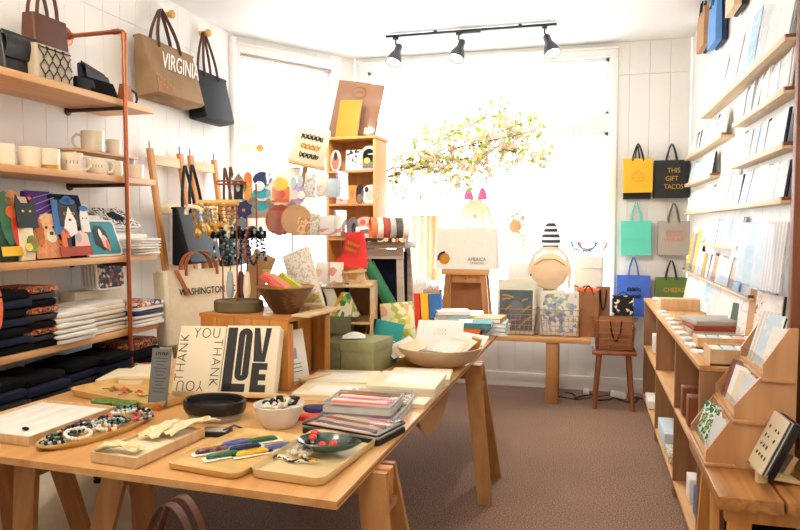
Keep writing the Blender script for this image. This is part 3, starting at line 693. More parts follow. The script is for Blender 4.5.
def cloth_stack(px0, px1, y_top, x, z, mats, labels, name, cat, group, depth=.22, h=None, edge=.008, wob=.02, thick=None):
    a, b = yspan(px0, px1, x+depth*.42); yc = (a+b)/2; w_ = b-a; top = XP((px0+px1)/2, y_top, x).z; n = len(labels); h = (h or (top-z))/n
    rr = random.Random(int(px0*7)); out = []
    for i in range(n):
        wi = w_*(1-rr.uniform(0, .05)); di = depth*(1-rr.uniform(0, .05))
        dx, dy = rr.uniform(-wob, wob)*.5, rr.uniform(-wob, wob)*.3
        k_ = MB(); prof = [(0, .86), (.15, .98), (.5, 1.0), (.85, .98), (1, .88)]
        k_.loft([[Vector((q.x, q.y, i*0+u*h*.96+.004*math.sin(q.x*20+i)*(u > .5))) for q in rrect(wi*s_, di*s_, .02, 0, 4)] for u, s_ in prof])
        o = k_.build(name, mats[i % len(mats)], loc=(x-.01+dx, yc+dy, z+i*h), rot=(0, 0, RZ+rr.uniform(-.04, .04)))
        out.append(tag(o, labels[i], cat, group))
    return out
def stack_labels(n, what, where): return ['%s, %s from the bottom, %s' % (what, ordw(i), where) if i < n-1 else 'topmost %s %s' % (what, where) for i in range(n)]
# stack of oven cloths lying behind, and folded cloths overhanging at the shelf end
a, b = yspan(100, 138, -2.7)
for i in range(3):
    t = potholder(104+i*3, 134+i*4, .2, M['grey'] if i < 2 else M['dogface'], ('grey trimmed pot holder third from the front of the draped heap', 'grey trimmed pot holder in the middle of the draped heap', 'white pot holder with dark print on top of the draped heap')[i], -2.72+.02*i, -1.15+.1*i, z=SZ[2]+.125+.018*i, group='pot holders draped over the white box')
    if i == 2: blot(t, oval(.06, .05, 14, .2, 3), 'navyd', 'dark_print', y=-.0105, cz=.1, th=.003)
ya, yb_ = yspan(103, 139, -2.75); o = MB().box((0, 0, .06), (yb_-ya, .17, .12), bev=.004).build('storage_box', 'wcanvas', loc=(-2.78, (ya+yb_)/2, SZ[2]), rot=(0, 0, RZ)); tag(o, 'white box under the draped pot holders behind the pipe', 'box')
cloth_stack(138, 160, 238, -2.62, SZ[2], [M['wcanvas']], stack_labels(6, 'white folded tea towel', 'at the end of the third shelf'), 'tea_towel', 'tea towel', 'tea towels stacked on the third shelf', .26)
# ---- fourth shelf
cloth_stack(-22, 30, 289, -2.66, SZ[3], [M['blackf'], M['navyd']], stack_labels(7, 'black folded shirt', 'at the left picture edge'), 'folded_shirt', 'folded shirt', 'dark shirts on the fourth shelf', .27)
cloth_stack(20, 56, 284, -2.65, SZ[3], [M['blackf'], M['black'], M['rustprint']], stack_labels(9, 'black folded shirt', 'left of the white towels'), 'folded_shirt', 'folded shirt', 'dark shirts on the fourth shelf', .25)
t = T('orange_tag', 'orange oval card tag hanging at the left edge before the shirts', 'tag', XP(2, 328, -2.535)+Vector((0, -.02, -.03)), RZ)
MB().prism(oval(.03, .1, 20), .004).build('card', 'orange', t, loc=(0, 0, .12)); MB().tube([(0, .002, .2), (.0, .0, .25)], .002, 5).build('string', 'black', t)
cloth_stack(55, 95, 308, -2.62, SZ[3], [M['wcanvas']], stack_labels(6, 'white printed tea towel', 'left of the other white towels'), 'tea_towel', 'tea towel', 'tea towels on the fourth shelf', .24)
cloth_stack(80, 124, 300, -2.68, SZ[3], [M['wcanvas'], M['canvas']], stack_labels(7, 'white folded tea towel', 'under the floral pot holders'), 'tea_towel', 'tea towel', 'tea towels on the fourth shelf', .24)
cloth_stack(133, 162, 299, -2.62, SZ[3], [M['wcanvas'], M['wcanvas'], M['wcanvas'], M['navy'], M['wcanvas'], M['navyprint']], ['white folded cloth lowest of the stack right of the pipe', 'white folded cloth second lowest right of the pipe', 'white folded cloth below the navy one right of the pipe', 'navy trimmed folded cloth in the stack right of the pipe', 'white folded cloth between navy ones right of the pipe', 'navy and orange printed cloth topping the stack right of the pipe'], 'folded_cloth', 'folded cloth', 'cloths stacked right of the pipe', .25)
for i in range(5):
    t = potholder(80+i*3.6, 108+i*3.6, .2, M['floral'] if i == 4 else M['slate'], ('floral navy pot holder standing at the front of the row on the fourth shelf' if i == 4 else 'grey pot holder %s from the left in the row behind the floral one' % ordw(i)), -2.8+.026*i, -.05, z=SZ[3]+.225)
ya, yb_ = yspan(80, 126, -2.78); o = MB().box((0, 0, .11), (yb_-ya+.1, .1, .22), bev=.004).build('cloth_box', 'canvas', loc=(-2.84, (ya+yb_)/2, SZ[3]), rot=(0, 0, RZ)); tag(o, 'cream box behind the tea towels holding up the floral pot holders', 'box')
o = cloth_stack(92, 124, 262, -2.8, SZ[2]-.06, [M['paper']], ['white patterned folded cloth above the floral pot holders'], 'folded_cloth', 'folded cloth', None, .1, h=.03)[0]; o.location.z = SZ[3]+.225+.205
# ---- lowest shelf: dark folded clothing in heaps
for j, (a, b, top, c_) in enumerate(((-20, 24, 377, 'blackf'), (22, 66, 368, 'black'), (64, 100, 356, 'blackf'), (98, 130, 348, 'navyd'))):
    cloth_stack(a, b, top, -2.62, SZ[4], [M['blackf'], M['black'], M['navyd'], M['blackf']], stack_labels(8, 'dark folded shirt', 'of the %s lowest-shelf pile' % ordw(j)), 'dark_shirt', 'folded shirt', 'dark shirts on the lowest shelf', .3, wob=.05)
cloth_stack(122, 156, 336, -2.66, SZ[4], [M['blackf']]*6+[M['rustprint']], stack_labels(7, 'black folded shirt', 'at the right end of the lowest shelf'), 'dark_shirt', 'folded shirt', 'dark shirts on the lowest shelf', .26, wob=.02)
# ================================================================== LEFT WALL: PEGS, TOTES, LADDERS
def peg(loc, rz, label, group='wooden wall pegs'):
    t = MB().lathe([(0, 0), (.02, 0), (.018, .03), (.022, .055), (.03, .065), (.03, .078), (.022, .086), (0, .088)], 18, rot=(PI/2, 0, 0)).build('wall_peg', 'peg', loc=loc, rot=(0, 0, rz))
    return tag(t, label, 'peg', group)
def tote(name, label, loc, rz, w, h, d, mat, hmat, top_w=None, hh=.25, hx_=.12, pinch=.75, rot=None, group=None, gusset=None, strapw=.025, peg_y=None, cat='tote bag', bulge=.0):
    """hanging or standing bag: origin at the middle of its bottom, front faces local -y"""
    t = T(name, label, cat, loc, rz, group, rot); tw = top_w or w
    R = []
    for u in (0, .03, .12, .3, .55, .8, 1):
        dd = d*(.8 if u == 0 else 1-.75*u); ww = w+(tw-w)*u
        R.append(rrect(ww*(.96 if u == 0 else 1), max(.014, dd*(1+bulge*math.sin(PI*u))), min(.02, max(.014, dd)*.45), u*h, 4, 0, 0))
    MB().loft(R).build('body', mat, t)
    body_ = sub(t, 'body'); rim = MB(); rim.loft([rrect(tw*1.004, d*.25+.006, .006, h-.012, 3), rrect(tw*1.004, d*.25+.006, .006, h+.001, 3)]); rim.build('hem', mat, body_)
    for k_, s_ in (('handle', -1), ('handle', 1)):
        y0 = s_*(d*.125+.006); yt = peg_y if peg_y is not None else y0
        pts = []
        for i in range(19):
            u = i/18; a = PI*u
            x = -hx_*math.cos(a)*(abs(math.sin(a))*.0+1) if hh < .18 else -hx_*math.cos(a)*(1-pinch*math.sin(a)**1.2)
            z = h-.04+(hh+.04)*math.sin(a)**.7
            pts.append((x, y0+(yt-y0)*math.sin(a)+s_*.004, z))
        MB().strap(pts, (0, 1, 0) if hh >= .18 else (0, 1, .0), strapw*.5 if hh >= .18 else strapw, .004).build('handle', hmat, t)
    return t
peg((XW, 4.39, 3.0), PI/2, 'wooden peg holding the khaki tote')
peg((XW, 4.88, 3.0), PI/2, 'wooden peg holding the glossy black tote')
t = tote('tote_bag', 'khaki suede tote with white lettering hanging high on the left wall', (XW+.13, 4.28, 2.36), PI/2, .56, .39, .2, 'khaki', 'brownl', .64, .26, .13, rot=(-.12, 0, PI/2), peg_y=.0, strapw=.05)
text(t, 'VIRGINIA', .15, 'wink', (.03, -.090, .235), (PI/2+.17, 0, 0), .72)
k = MB()
for i in range(6): k.ball((-.29+.035*i, -.101, .12-.012*i), .006)
for i in range(4): k.ball((-.29+.03*i, -.102, .085-.012*i), .006)
k.build('rivet', 'gold', t)
k = MB().sheet(lambda u, v: (-.3+.13*u, -.102-.001, .005+v*(.11-.05*u)), 3, 3, .003); k.build('corner_patch', 'kraft', t)
t = tote('tote_bag', 'glossy dark blue-black tote hanging right of the khaki tote', (XW+.11, 4.86, 2.31), PI/2, .44, .37, .16, 'navyl', 'brownl', .5, .33, .1, rot=(-.1, 0, PI/2), strapw=.04, peg_y=0)
# ladders leaning on the wall
def ladder(y0, y1, label, zt, lean=.26):
    t = T('leaning_ladder', label, 'ladder', (XW+.05+lean, (y0+y1)/2, 0), PI/2, 'pine display ladders', None)
    L = zt/math.cos(math.atan2(lean, zt)); a = math.atan2(lean, zt); w_ = y1-y0
    for s_ in (-1, 1):
        MB().box((s_*w_/2, lean/2, zt/2), (.05, .028, L), (-a, 0, 0), .003).build('rail', 'pine', t)
        MB().tube([(s_*w_/2-.01, lean-.005, zt-.01), (s_*w_/2-.01, lean-.002, zt+.045), (s_*w_/2, lean+.005, zt+.05)], .004, 6).build('eyelet', 'shade', t)
    for z in (.35, .75, 1.2, 1.62, zt-.075):
        MB().box((0, lean*z/zt, z), (w_-.05, .02, .07), (-a, 0, 0), .003).build('rung', M['paleX'], t)
    return t
ladder(4.13, 4.49, 'pine ladder leaning on the left wall, next to the copper shelves', 2.03)
ladder(4.63, 4.97, 'pine ladder leaning on the left wall, nearer the window', 2.03)
t = tote('tote_bag', 'dark navy leather tote hanging from the ladder nearer the copper shelves', (-2.62, 4.30, 1.24), PI/2, .42, .39, .15, 'navyl', 'black', .46, .30, .08, rot=(-.09, 0, PI/2), strapw=.045)
tote('tote_bag', 'black tote hanging from the ladder nearer the window behind the necklaces', (-2.62, 4.86, 1.2), PI/2, .36, .40, .12, 'navyl', 'brownl', .38, .36, .07, rot=(-.09, 0, PI/2), strapw=.04)
CR_ = PI/2-.42
t = tote('canvas_bag', 'natural canvas tote lettered in black hanging low before the ladders', (-2.43, 4.04, .74), CR_, .60, .48, .14, 'canvas', 'tan', .60, .12, .12, rot=(-.08, 0, CR_), strapw=.04)
text(t, 'WASHINGTON DC', .062, 'ink', (.03, -.05, .335), (PI/2+.08, 0, 0), .82, off=.001)
MB().strap([(-.19, -.03, .48), (-.18, -.045, .44), (-.15, -.06, .36), (-.13, -.062, .32)], (1, 0, 0), .03, .005).build('strap_end', 'tan', t)
MB().box((-.285, .0, .24), (.035, .12, .47), bev=.01).build('side_gusset', 'canvas', t)
# ================================================================== BIG TABLE
ZT = .75
ta, tb, tc, td = [Vector(p) for p in ((-2.28, 1.825, 0), (-.643, 1.735, 0), (-.572, 5.3, 0), (-2.2, 5.25, 0))]
tt = T('display_table', 'long pale plywood table top on trestles holding all the gifts', 'table', (-1.4, 3.5, 0))
o_ = Vector((-1.4, 3.5, 0))
def plate(z0, z1): return [[p-o_+Vector((0, 0, z)) for p in (ta, tb, tc, td)] for z in (z0, z1)]
k = MB(); k.loft(plate(ZT-.023, ZT)); k.build('table_top', M['table'], tt, smooth=False)
k = MB(); k.strap([tb-o_+Vector((.0008, 0, ZT-.0115)), tc-o_+Vector((.0008, 0, ZT-.0115))], (0, 0, 1), .006, .0014); k.build('ply_line', 'kraft', tt)
def trestle(x0, x1, y, label):
    t = T('trestle', label, 'trestle', ((x0+x1)/2, y, 0), 0, 'table trestles'); zt = ZT-.025
    MB().box((0, 0, zt-.045), (x1-x0+.02, .045, .09), bev=.003).build('beam', M['pineX'], t)
    for s_, X in ((-1, x0), (1, x1)):
        for q in (-1, 1):
            top = Vector((X-(x0+x1)/2-s_*.04, q*.05, zt)); bot = Vector((X-(x0+x1)/2+s_*.06, q*.215, 0.0))
            k_ = MB(); wd, th = .095, .024
            R = []
            for p, wv in ((bot, .075), (top, wd)):
                R.append([p+Vector((-wv/2, -th/2, 0)), p+Vector((wv/2, -th/2, 0)), p+Vector((wv/2, th/2, 0)), p+Vector((-wv/2, th/2, 0))])
            k_.loft(R); k_.build('leg', 'oak', t, smooth=False)
        MB().box((X-(x0+x1)/2-s_*.03, 0, zt-.12), (.09, .10, .022)).build('spreader', 'oak', t)
    return t
trestle(-1.60, -.60, 2.10, 'wooden trestle under the near end of the long table')
trestle(-1.55, -.56, 3.86, 'wooden trestle under the far half of the long table')
trestle(-2.22, -1.92, 2.1, 'dark short trestle under the left table corner')
# ------------------------------------------------------------------ foreground: trays and boxes
def open_box(name, label, cat, A, B, C, h, mat, inner, wall=.006, lip=None, inner_drop=.5, group=None, z=ZT):
    loc, rz, w_, d = frame3(A, B, C, z); t = T(name, label, cat, loc, rz, group)
    k_ = MB(); k_.box((0, 0, .003), (w_, d, .006))
    for s_ in (-1, 1): k_.box((s_*(w_/2-wall/2), 0, h/2), (wall, d, h)); k_.box((0, s_*(d/2-wall/2), h/2), (w_-2*wall, wall, h))
    k_.build('frame', mat, t, smooth=False)
    MB().box((0, 0, .006+h*inner_drop/2), (w_-2*wall, d-2*wall, h*inner_drop)).build('liner', inner, t)
    return t, w_, d
t, w_, d = open_box('display_box', 'long shallow wooden display box lined in white at the left table edge', 'box', (-52, 437), (29, 447), (101, 413), .034, 'paleZ', 'white', inner_drop=.5)
k = MB()
for i in range(4): k.box((-.14+.08*i+.02, 0, .022), (.035, d*.86, .006), bev=.002)
k.build('white_slats', 'paper', t)
MB().ball((w_*.22, -d*.30, .03), .012, 2, (1.3, .6, .6)).build('clip', 'black', t)
t, w_, d = open_box('scarf_box', 'shallow cream box with folded scarves at the front table edge', 'box', (91, 463), (136, 470), (205, 438), .036, 'paleZ', 'cream', inner_drop=.55)
sb = t
def scarf(parent_t, cx, cy, L, W, z, rz, label, seed):
    rr = random.Random(seed); ph = [rr.uniform(0, 6) for _ in range(4)]
    def fn(u, v):
        x = (u-.5)*L; y = (v-.5)*W*(.55+.45*abs(2*u-1)**1.2)
        return (x, y, .008+.004*math.sin(v*14+ph[0]+u*2)+.012*math.sin(u*PI)+.0025*math.sin(u*17+ph[1]+v*5))
    o = MB().sheet(fn, 30, 18, .004).build('scarf', M['scarf'], loc=parent_t.matrix_basis @ Vector((cx, cy, z)), rot=(0, 0, parent_t.rotation_euler.z+rz))
    return tag(o, label, 'scarf')
scarf(sb, -.02, .1, .2, .09, .035, 1.6, 'cream knotted scarf at the back of the shallow cream box', 1)
scarf(sb, .045, .15, .22, .07, .036, 1.35, 'pale yellow scarf along the right rim of the shallow cream box', 2)
scarf(sb, -.02, -.12, .14, .07, .034, .2, 'flat tan embroidered scarf at the front of the shallow cream box', 3)
def tray(name, label, A, B, C, mat, h=.022, r=.035, cat='tray', z=ZT):
    loc, rz, w_, d = frame3(A, B, C, z); t = T(name, label, cat, loc, rz)
    prof = [(.9, 0), (.97, .004), (1, h), (.985, h), (.95, .009), (.9, .007)]
    MB().loft([[p for p in rrect(w_*s_, d*(1-(1-s_)*w_/d), r*s_, zz, 6)] for s_, zz in prof]).build('dish', mat, t, ang=60)
    return t, w_, d
clip_tray, w_, d = tray('wooden_tray', 'bamboo tray carrying hair clips on white cards', (163, 469), (236, 482), (300, 441), 'bamboo')
def hair_clip(tr_, x, y, rz, mat, label, L=.108, Wd=.024, hole='gold'):
    t = T('hair_clip', label, 'hair clip', tr_.matrix_basis @ Vector((x, y, .0095)), tr_.rotation_euler.z+rz, 'hair clips on the bamboo tray')
    MB().box((0, -.004, .001), (L*1.25, Wd*1.75, .0015)).build('backing_card', 'paper', t)
    R = [[Vector((p.x, p.y, zz+.006*(1-(2*p.x/L)**2))) for p in rrect(L*s_, Wd*s_, Wd*.45*s_, 0, 5)] for s_, zz in ((1, .002), (1.02, .006), (.9, .011))]
    MB().loft(R).build('clip', mat, t)
    MB().box((0, 0, .0175), (L*.42, .004, .002)).build('slot', hole, sub(t, 'clip'))
for a in ((-.085, -.035, .95, 'tort', 'mauve tortoiseshell hair clip lowest on the bamboo tray'), (-.055, .06, .95, 'periw', 'light blue hair clip behind the tortoiseshell one'), (-.02, -.06, .95, 'emer', 'green hair clip nearest the front of the bamboo tray'),
          (.0, .03, .95, 'navy', 'navy hair clip in the middle of the bamboo tray'), (.005, .12, .95, 'emer', 'green hair clip farthest back on the bamboo tray'), (.05, -.0, .95, 'yellow', 'yellow hair clip on the bamboo tray'), (.095, .08, .95, 'periw', 'periwinkle hair clip at the right of the bamboo tray')):
    hair_clip(clip_tray, *a)
tray2, w_, d = tray('wooden_tray', 'pale rounded bamboo tray with a teal leaf dish at the table corner', (247, 478), (322, 489), (369, 443), 'palebamboo', .03)
tm = tray2.matrix_basis
def leafdish(u, v):
    a = v*2*PI; r_ = u
    R_ = .098*(1+.2*max(0, math.cos(a))**6)
    x = R_*r_*math.cos(a); y = .072*r_*math.sin(a)*(1-.1*math.cos(a))
    return Vector((x, y,   .008+.038*r_**2.5))
LD = ZP(327, 456, ZT)+Vector((0, 0, .0092)); o = MB().sheet(lambda u, v: leafdish(.02+.98*u, v), 8, 36, .005).build('leaf_dish', 'teal', loc=LD, rot=(0, 0, .05)); tag(o, 'dark teal leaf-shaped dish on the pale bamboo tray', 'dish')
for i, (x, y, z, s_) in enumerate(((-.055, .01, .028, 1), (-.06, .045, .034, .95), (-.005, -.03, .02, 1), (.03, -.02, .022, 1.1))):
    t = T('mushroom_earring', ('red mushroom earring at the left of the teal dish', 'red mushroom earring hooked on the back rim of the teal dish', 'red mushroom earring in the middle of the teal dish', 'red mushroom earring at the right of the teal dish')[i], 'earring', LD+Vector((x, y, z)), .3*i, 'mushroom earrings in the teal dish')
    MB().lathe([(0, 0), (.007*s_, 0), (.006*s_, .016*s_), (0, .017*s_)], 12).build('stem', 'cream2', t)
    k = MB().m('red').lathe([(.0, .012*s_), (.015*s_, .013*s_), (.014*s_, .02*s_), (.008*s_, .026*s_), (0, .028*s_)], 14)
    k.build('cap', None, t)
    k = MB()
    for j in range(5): k.ball((.011*s_*math.cos(j*1.3), .011*s_*math.sin(j*1.3), .0215*s_), .0018)
    k.build('dots', 'white', sub(t, 'cap'))
t = T('keychain_pouch', 'clear pouch of cream beads with a black woven strap on the pale tray', 'keychain', tm @ Vector((-.06, -.02, .012)), tray2.rotation_euler.z)
k = MB(); rr = random.Random(3)
for i in range(40): k.ball((rr.uniform(-.035, .04), rr.uniform(-.02, .05), .006+rr.uniform(0, .008)), .008, 1)
k.build('beads', 'cream2', t)
MB().sheet(lambda u, v: (-.045+.1*u, -.03+.09*v, .021+.004*math.sin(u*9)+.003*math.sin(v*7)), 10, 8, .001).build('clear_bag', 'sleeve', t)
MB().strap([(-.06+.014*i, -.05+.006*math.sin(i*.9), .006+.004*math.sin(i)) for i in range(10)], (0, 1, .3), .014, .003).build('strap', M['wovenblack'], t)
MB().tube([(.065, -.05, .008), (.085, -.045, .01), (.085, -.03, .01), (.068, -.035, .008)], .003, 6).build('ring', 'gold', t)
# oval platter of bracelets
loc = (ZP(38, 452, ZT)+ZP(150, 415, ZT))/2; e = ZP(148, 415, ZT)-ZP(40, 452, ZT); rzp = math.atan2(e.y, e.x); Lp = e.length
pt = T('oval_platter', 'long oval wooden platter heaped with beaded bracelets', 'platter', loc, rzp)
MB().lathe([(0, 0), (.9, 0), (1.0, .016), (1.0, .021), (.96, .021), (.88, .008), (0, .007)], 44, sx=Lp/2*1.02, sy=.10).build('dish', 'bamboo', pt)
def bracelet(loc, R_, r_, mats, label, rz=0, tilt=(0, 0), squash=1, group='beaded bracelets on the oval platter', seed=0, name='bead_bracelet'):
    k_ = MB(); n_ = int(2*PI*R_/(r_*1.9)); rr_ = random.Random(seed)
    ms = [M[m_] for m_ in mats]
    for m_ in ms: k_.m(m_)
    for i in range(n_):
        a = 2*PI*i/n_; k_.m(ms[i % len(ms)]) if len(ms) < 4 else k_.m(rr_.choice(ms))
        k_.ball((R_*math.cos(a), R_*squash*math.sin(a), r_), r_*rr_.uniform(.9, 1.1), 1)
    o = k_.build(name, None, loc=loc, rot=(tilt[0], tilt[1], rz)); return tag(o, label, 'bracelet', group)
bl = [(-.42, .0, .035, ('dkbead', 'lbead'), 'black and grey cord bracelet at the left tip of the platter'), (-.33, .1, .033, ('gbead', 'dkbead'), 'sea green bead bracelet near the left tip of the platter'), (-.27, -.22, .045, ('wbead',), 'ivory bead bracelet at the front left of the platter'),
      (-.2, .32, .036, ('dkbead',), 'black bead bracelet at the back left of the platter'), (-.12, -.02, .042, ('wbead', 'lbead'), 'ivory and grey bead bracelet left of the platter centre'), (-.07, -.42, .036, ('wbead', 'wbead', 'obead'), 'ivory bracelet with rust beads on the front rim'),
      (.0, .35, .042, ('pbead',), 'plum bead bracelet at the back middle of the platter'), (.06, -.12, .046, ('lbead',), 'grey-blue bead bracelet in the middle of the platter'), (.1, -.3, .036, ('dkbead', 'gbead'), 'dark green bracelet on the front middle rim'),
      (.2, .28, .036, ('pbead', 'dkbead'), 'dark plum and black bracelet behind the coral one'), (.27, .02, .047, ('rbead', 'rbead', 'rbead'), 'coral red bead bracelet, the only red one'), (.38, .3, .034, ('dkbead', 'turq'), 'black and turquoise bracelet at the back right of the platter'),
      (.36, -.3, .036, ('pbead', 'lbead'), 'mauve and grey bracelet at the front right of the platter'), (.45, .05, .03, ('dkbead', 'dkbead', 'wbead'), 'black and white bracelet at the right tip of the platter'),
      (-.17, .08, .04, ('dkbead', 'pbead'), 'black and plum bracelet in the left half of the platter'), (.16, .0, .04, ('dkbead',), 'black bead bracelet inside the middle of the platter'), (-.02, .12, .044, ('wbead', 'gbead'), 'ivory and green bracelet in the middle of the platter'), (.32, .2, .04, ('wbead',), 'ivory bracelet behind the coral one')]
for i, (u, v, R_, mats, lb) in enumerate(bl):
    p = pt.matrix_basis @ Vector((u*Lp*.95, v*.17, .012+.007*(i % 3)))
    bracelet(p, R_*1.12, .0078, mats, lb, rz=i, tilt=(.12*((i*7) % 5-2)*.5, .1*((i*3) % 5-2)*.5), squash=.8, seed=i)
for px, py, lab in ((104, 409, 'small green glazed dish, the left of the pair'), (125, 411, 'small green glazed dish beside the grey sign, the right of the pair')):
    o = MB().lathe([(0, 0), (.034, 0), (.05, .014), (.056, .036), (.051, .037), (.042, .018), (0, .01)], 28, sx=1, sy=.8, wob=lambda a, z: .03*math.sin(3*a)).build('green_dish', 'green', loc=ZP(px, py, ZT)); tag(o, lab, 'dish')
# large plate with earrings at the back left
pb, w_, d = tray('wooden_platter', 'large pale wooden platter of floral earrings near the left shelves', (66, 396), (152, 413), (170, 390), 'bamboo', .034, .05)
for i in range(7):
    p = pb.matrix_basis @ Vector((-.15+.05*i, -.01+.02*(i % 2), .012)); mt = ('gold', 'coral', 'gold', 'coral', 'leafy', 'coral', 'orange')[i]
    t = T('flower_earring', '%s flower drop earring, %s from the left on the large pale platter' % ({'gold': 'gold', 'coral': 'coral', 'leafy': 'yellow', 'orange': 'orange'}[mt], ordw(i)), 'earring', p, i*.8, 'flower earrings on the large platter')
    k = MB()
    for j in range(6): k.ball((.014*math.cos(j*1.05), .014*math.sin(j*1.05), .006), .008, 1, (1.2, .8, .6))
    k.ball((0, 0, .011), .007); k.build('flower', mt, t)
    MB().tube([(-.01, 0, .004), (-.03, .006, .004), (-.05, -.004, .004), (-.06, .008, .004)], .002, 5).build('stem', 'twig', t)
# cream boxes and print behind it
def flatbox(name, label, cat, A, B, C, h, mat, z=ZT, lid=None, group=None, liftz=0):
    loc, rz, w_, d = frame3(A, B, C, z); t = T(name, label, cat, loc+Vector((0, 0, liftz)), rz, group)
    if lid is None:
        o = MB().box((0, 0, h/2), (w_, d, h), bev=.003).build('body', mat, t)
    else:
        MB().box((0, 0, (h-lid)/2), (w_, d, h-lid), bev=.002).build('body', mat, t)
        MB().box((0, 0, h-lid/2), (w_+.006, d+.006, lid), bev=.003).build('lid', mat, t)
    return t, w_, d
t, w_, d = flatbox('card_box', 'cream gift box behind the large pale platter, left of the grey sign', 'box', (118, 386), (153, 386), (160, 374), .05, 'cream2', lid=.02)
t, w_, d = flatbox('card_packet', 'flat cream packet leaning behind the pale platter', 'card packet', (95, 384), (124, 384), (132, 372), .02, 'cream2')
k = MB(); rr = random.Random(9)
for i in range(26): k.m(rr.choice(('red', 'turq', 'ink', 'yellow', 'white', 'green'))).ball((rr.uniform(-.07, .07), rr.uniform(-.04, .04), rr.uniform(.006, .02)), .012, 1, (1.5, .8, .5))
o = k.build('pin_heap', None, loc=ZP(148, 368, ZT)); tag(o, 'heap of small multicoloured enamel pins behind the grey sign', 'pins', None, 'stuff')
# grey sign in its block
A = ZP(143, 411, ZT); Bp = ZP(161, 411, ZT); t = T('price_sign', 'tall grey card sign with dark print standing in a wooden block', 'sign', (A+Bp)/2+Vector((0, .02, 0)), .05)
MB().box((0, -.005, .014), (.055, .035, .028), bev=.002).build('block', 'orangew', t)
k = MB().box((0, .04, .125), (.088, .003, .24), (-.2, 0, .0)); k.build('card', 'slate', t); sg = t
scribble(sub(t, 'card'), .06, .012, 'ink', (0, .0565, .222), (PI/2-.2, 0, 0), r=.002, cursive=False, name='heading_print')
k = MB()
for i in range(11): k.box((0, .0545-.00275*i, .203-.0135*i), (.06-.012*(i % 3), .001, .0022), (-.2, 0, 0))
k.build('print_lines', 'ink', t)
# LOVE and THANK YOU boxed cards on a slim ledge
A, Bp = ZP(166, 402, ZT), ZP(282, 405, ZT); ux = (Bp-A).normalized(); lw = (Bp-A).length; rzb = math.atan2(ux.y, ux.x)
cen = (A+Bp)/2
lg = T('display_easel', 'low pale wooden ledge easel under the two boxed cards', 'easel', cen+Vector((0, .09, 0)), rzb)
MB().box((0, -.03, .022), (lw*.98, .07, .008), (-.15, 0, 0), .002).build('ledge', 'pale', lg)
MB().box((0, -.068, .033), (lw*.98, .008, .02), bev=.002).build('lip', 'pale', lg)
for s_ in (-.35, .35): MB().box((s_*lw, -.02, .009), (.02, .09, .018)).build('foot', 'pale', lg)
LEAN = -.42
def boxed(name, label, xc, w_, h, th, y, z):
    t = T(name, label, 'boxed cards', lg.matrix_basis @ Vector((xc, y, z)), 0, None, rot=(LEAN, 0, rzb))
    t.scale = (1.02, 1.02, 1.06); MB().box((0, th/2, h/2), (w_, th, h), bev=.002).build('box', M['ivory2'], t); return t
t1 = boxed('boxed_cards', 'cream box lettered THANK YOU around its rim, left of the LOVE box', -lw/2+.095, .205, .285, .05, -.05, .03)
for s_, x, z, rz_, sz in (('YOU', .02, .252, 0, .064), ('YOU', -.025, .033, PI, .064), ('THANK', -.076, .15, PI/2-.0, .058), ('THANK', .074, .13, -PI/2, .058)):
    text(sub(t1, 'box'), s_, sz, 'ink', (x, -.0012, z), (PI/2, 0, 0) if rz_ == 0 else Euler((PI/2, -rz_, 0)) , .85 if s_ == 'YOU' else .95, space=1.12, off=-.0012)
t2 = boxed('boxed_cards', 'thick white box with big black LOVE lettering beside the brown crate', -lw/2+.325, .235, .29, .07, -.055, .03)
k = MB()
def blk(pts): k.prism(pts, .0016, Matrix.Translation((0, -.0014, 0)))
def bx(x0, x1, z0, z1): blk([(x0, z0), (x1, z0), (x1, z1), (x0, z1)])
# L: tall stem and foot; O: rounded ring with thin slit; V; E
bx(-.11, -.068, .012, .28); bx(-.11, -.01, .012, .045)
ro = [(-.058, .08), (-.058, .252)]
outer = [(-.03+.03*math.cos(a), .25+.028*math.sin(a)) for a in [PI*i/12 for i in range(13)]]
k.loft([[Vector((x, yy, z)) for x, z in ([(.0, .085)]+outer+[(-.06, .085)]+[(-.03-.03*math.cos(a), .083-.026*math.sin(a)) for a in [PI*i/10 for i in range(1, 10)]])] for yy in (-.0014, .0002)])
blk([(.006, .28), (.03, .28), (.05, .17), (.058, .28), (.082, .28), (.066, .137), (.016, .137)])
bx(.012, .046, .012, .132); bx(.046, .08, .104, .132); bx(.046, .076, .06, .086); bx(.046, .08, .012, .042)
k.build('lettering', 'ink', sub(t2, 'box'), smooth=False)
k = MB(); k.box((-.03, -.0018, .165), (.004, .0012, .17)); k.build('letter_slit', M['ivory2'], t2)
# black oval dish with its grey stand, black frame
p = (ZP(176, 421, ZT)+ZP(241, 423, ZT))/2; wv = (ZP(241, 423, ZT)-ZP(176, 423, ZT)).length
t = T('oval_dish', 'black oval stone dish on a translucent grey stand before the boxed cards', 'dish', p+Vector((0, .05, 0)), .05)
MB().lathe([(0, 0), (.8, 0), (.9, .02), (.86, .03), (0, .03)], 40, sx=wv/2, sy=.085).build('stand', 'grey', t)
MB().lathe([(0, .03), (.94, .03), (1, .045), (1, .075), (.96, .08), (.9, .076), (.88, .05), (0, .046)], 44, sx=wv/2, sy=.095).build('dish', 'blackm', t)
p = ZP(212, 437, ZT); t = T('ring_box', 'small flat black box with grey lining near the hair clips', 'box', p+Vector((0, .03, 0)), .15)
MB().box((0, 0, .009), (.10, .07, .018), bev=.002).build('box', 'black', t); MB().box((0, .0, .0185), (.085, .05, .002)).build('lining', 'grey', t); MB().tube([(.03, -.01, .02), (.06, .02, .03), (.085, .035, .015)], .004, 6).build('strap', 'dgrey', t)
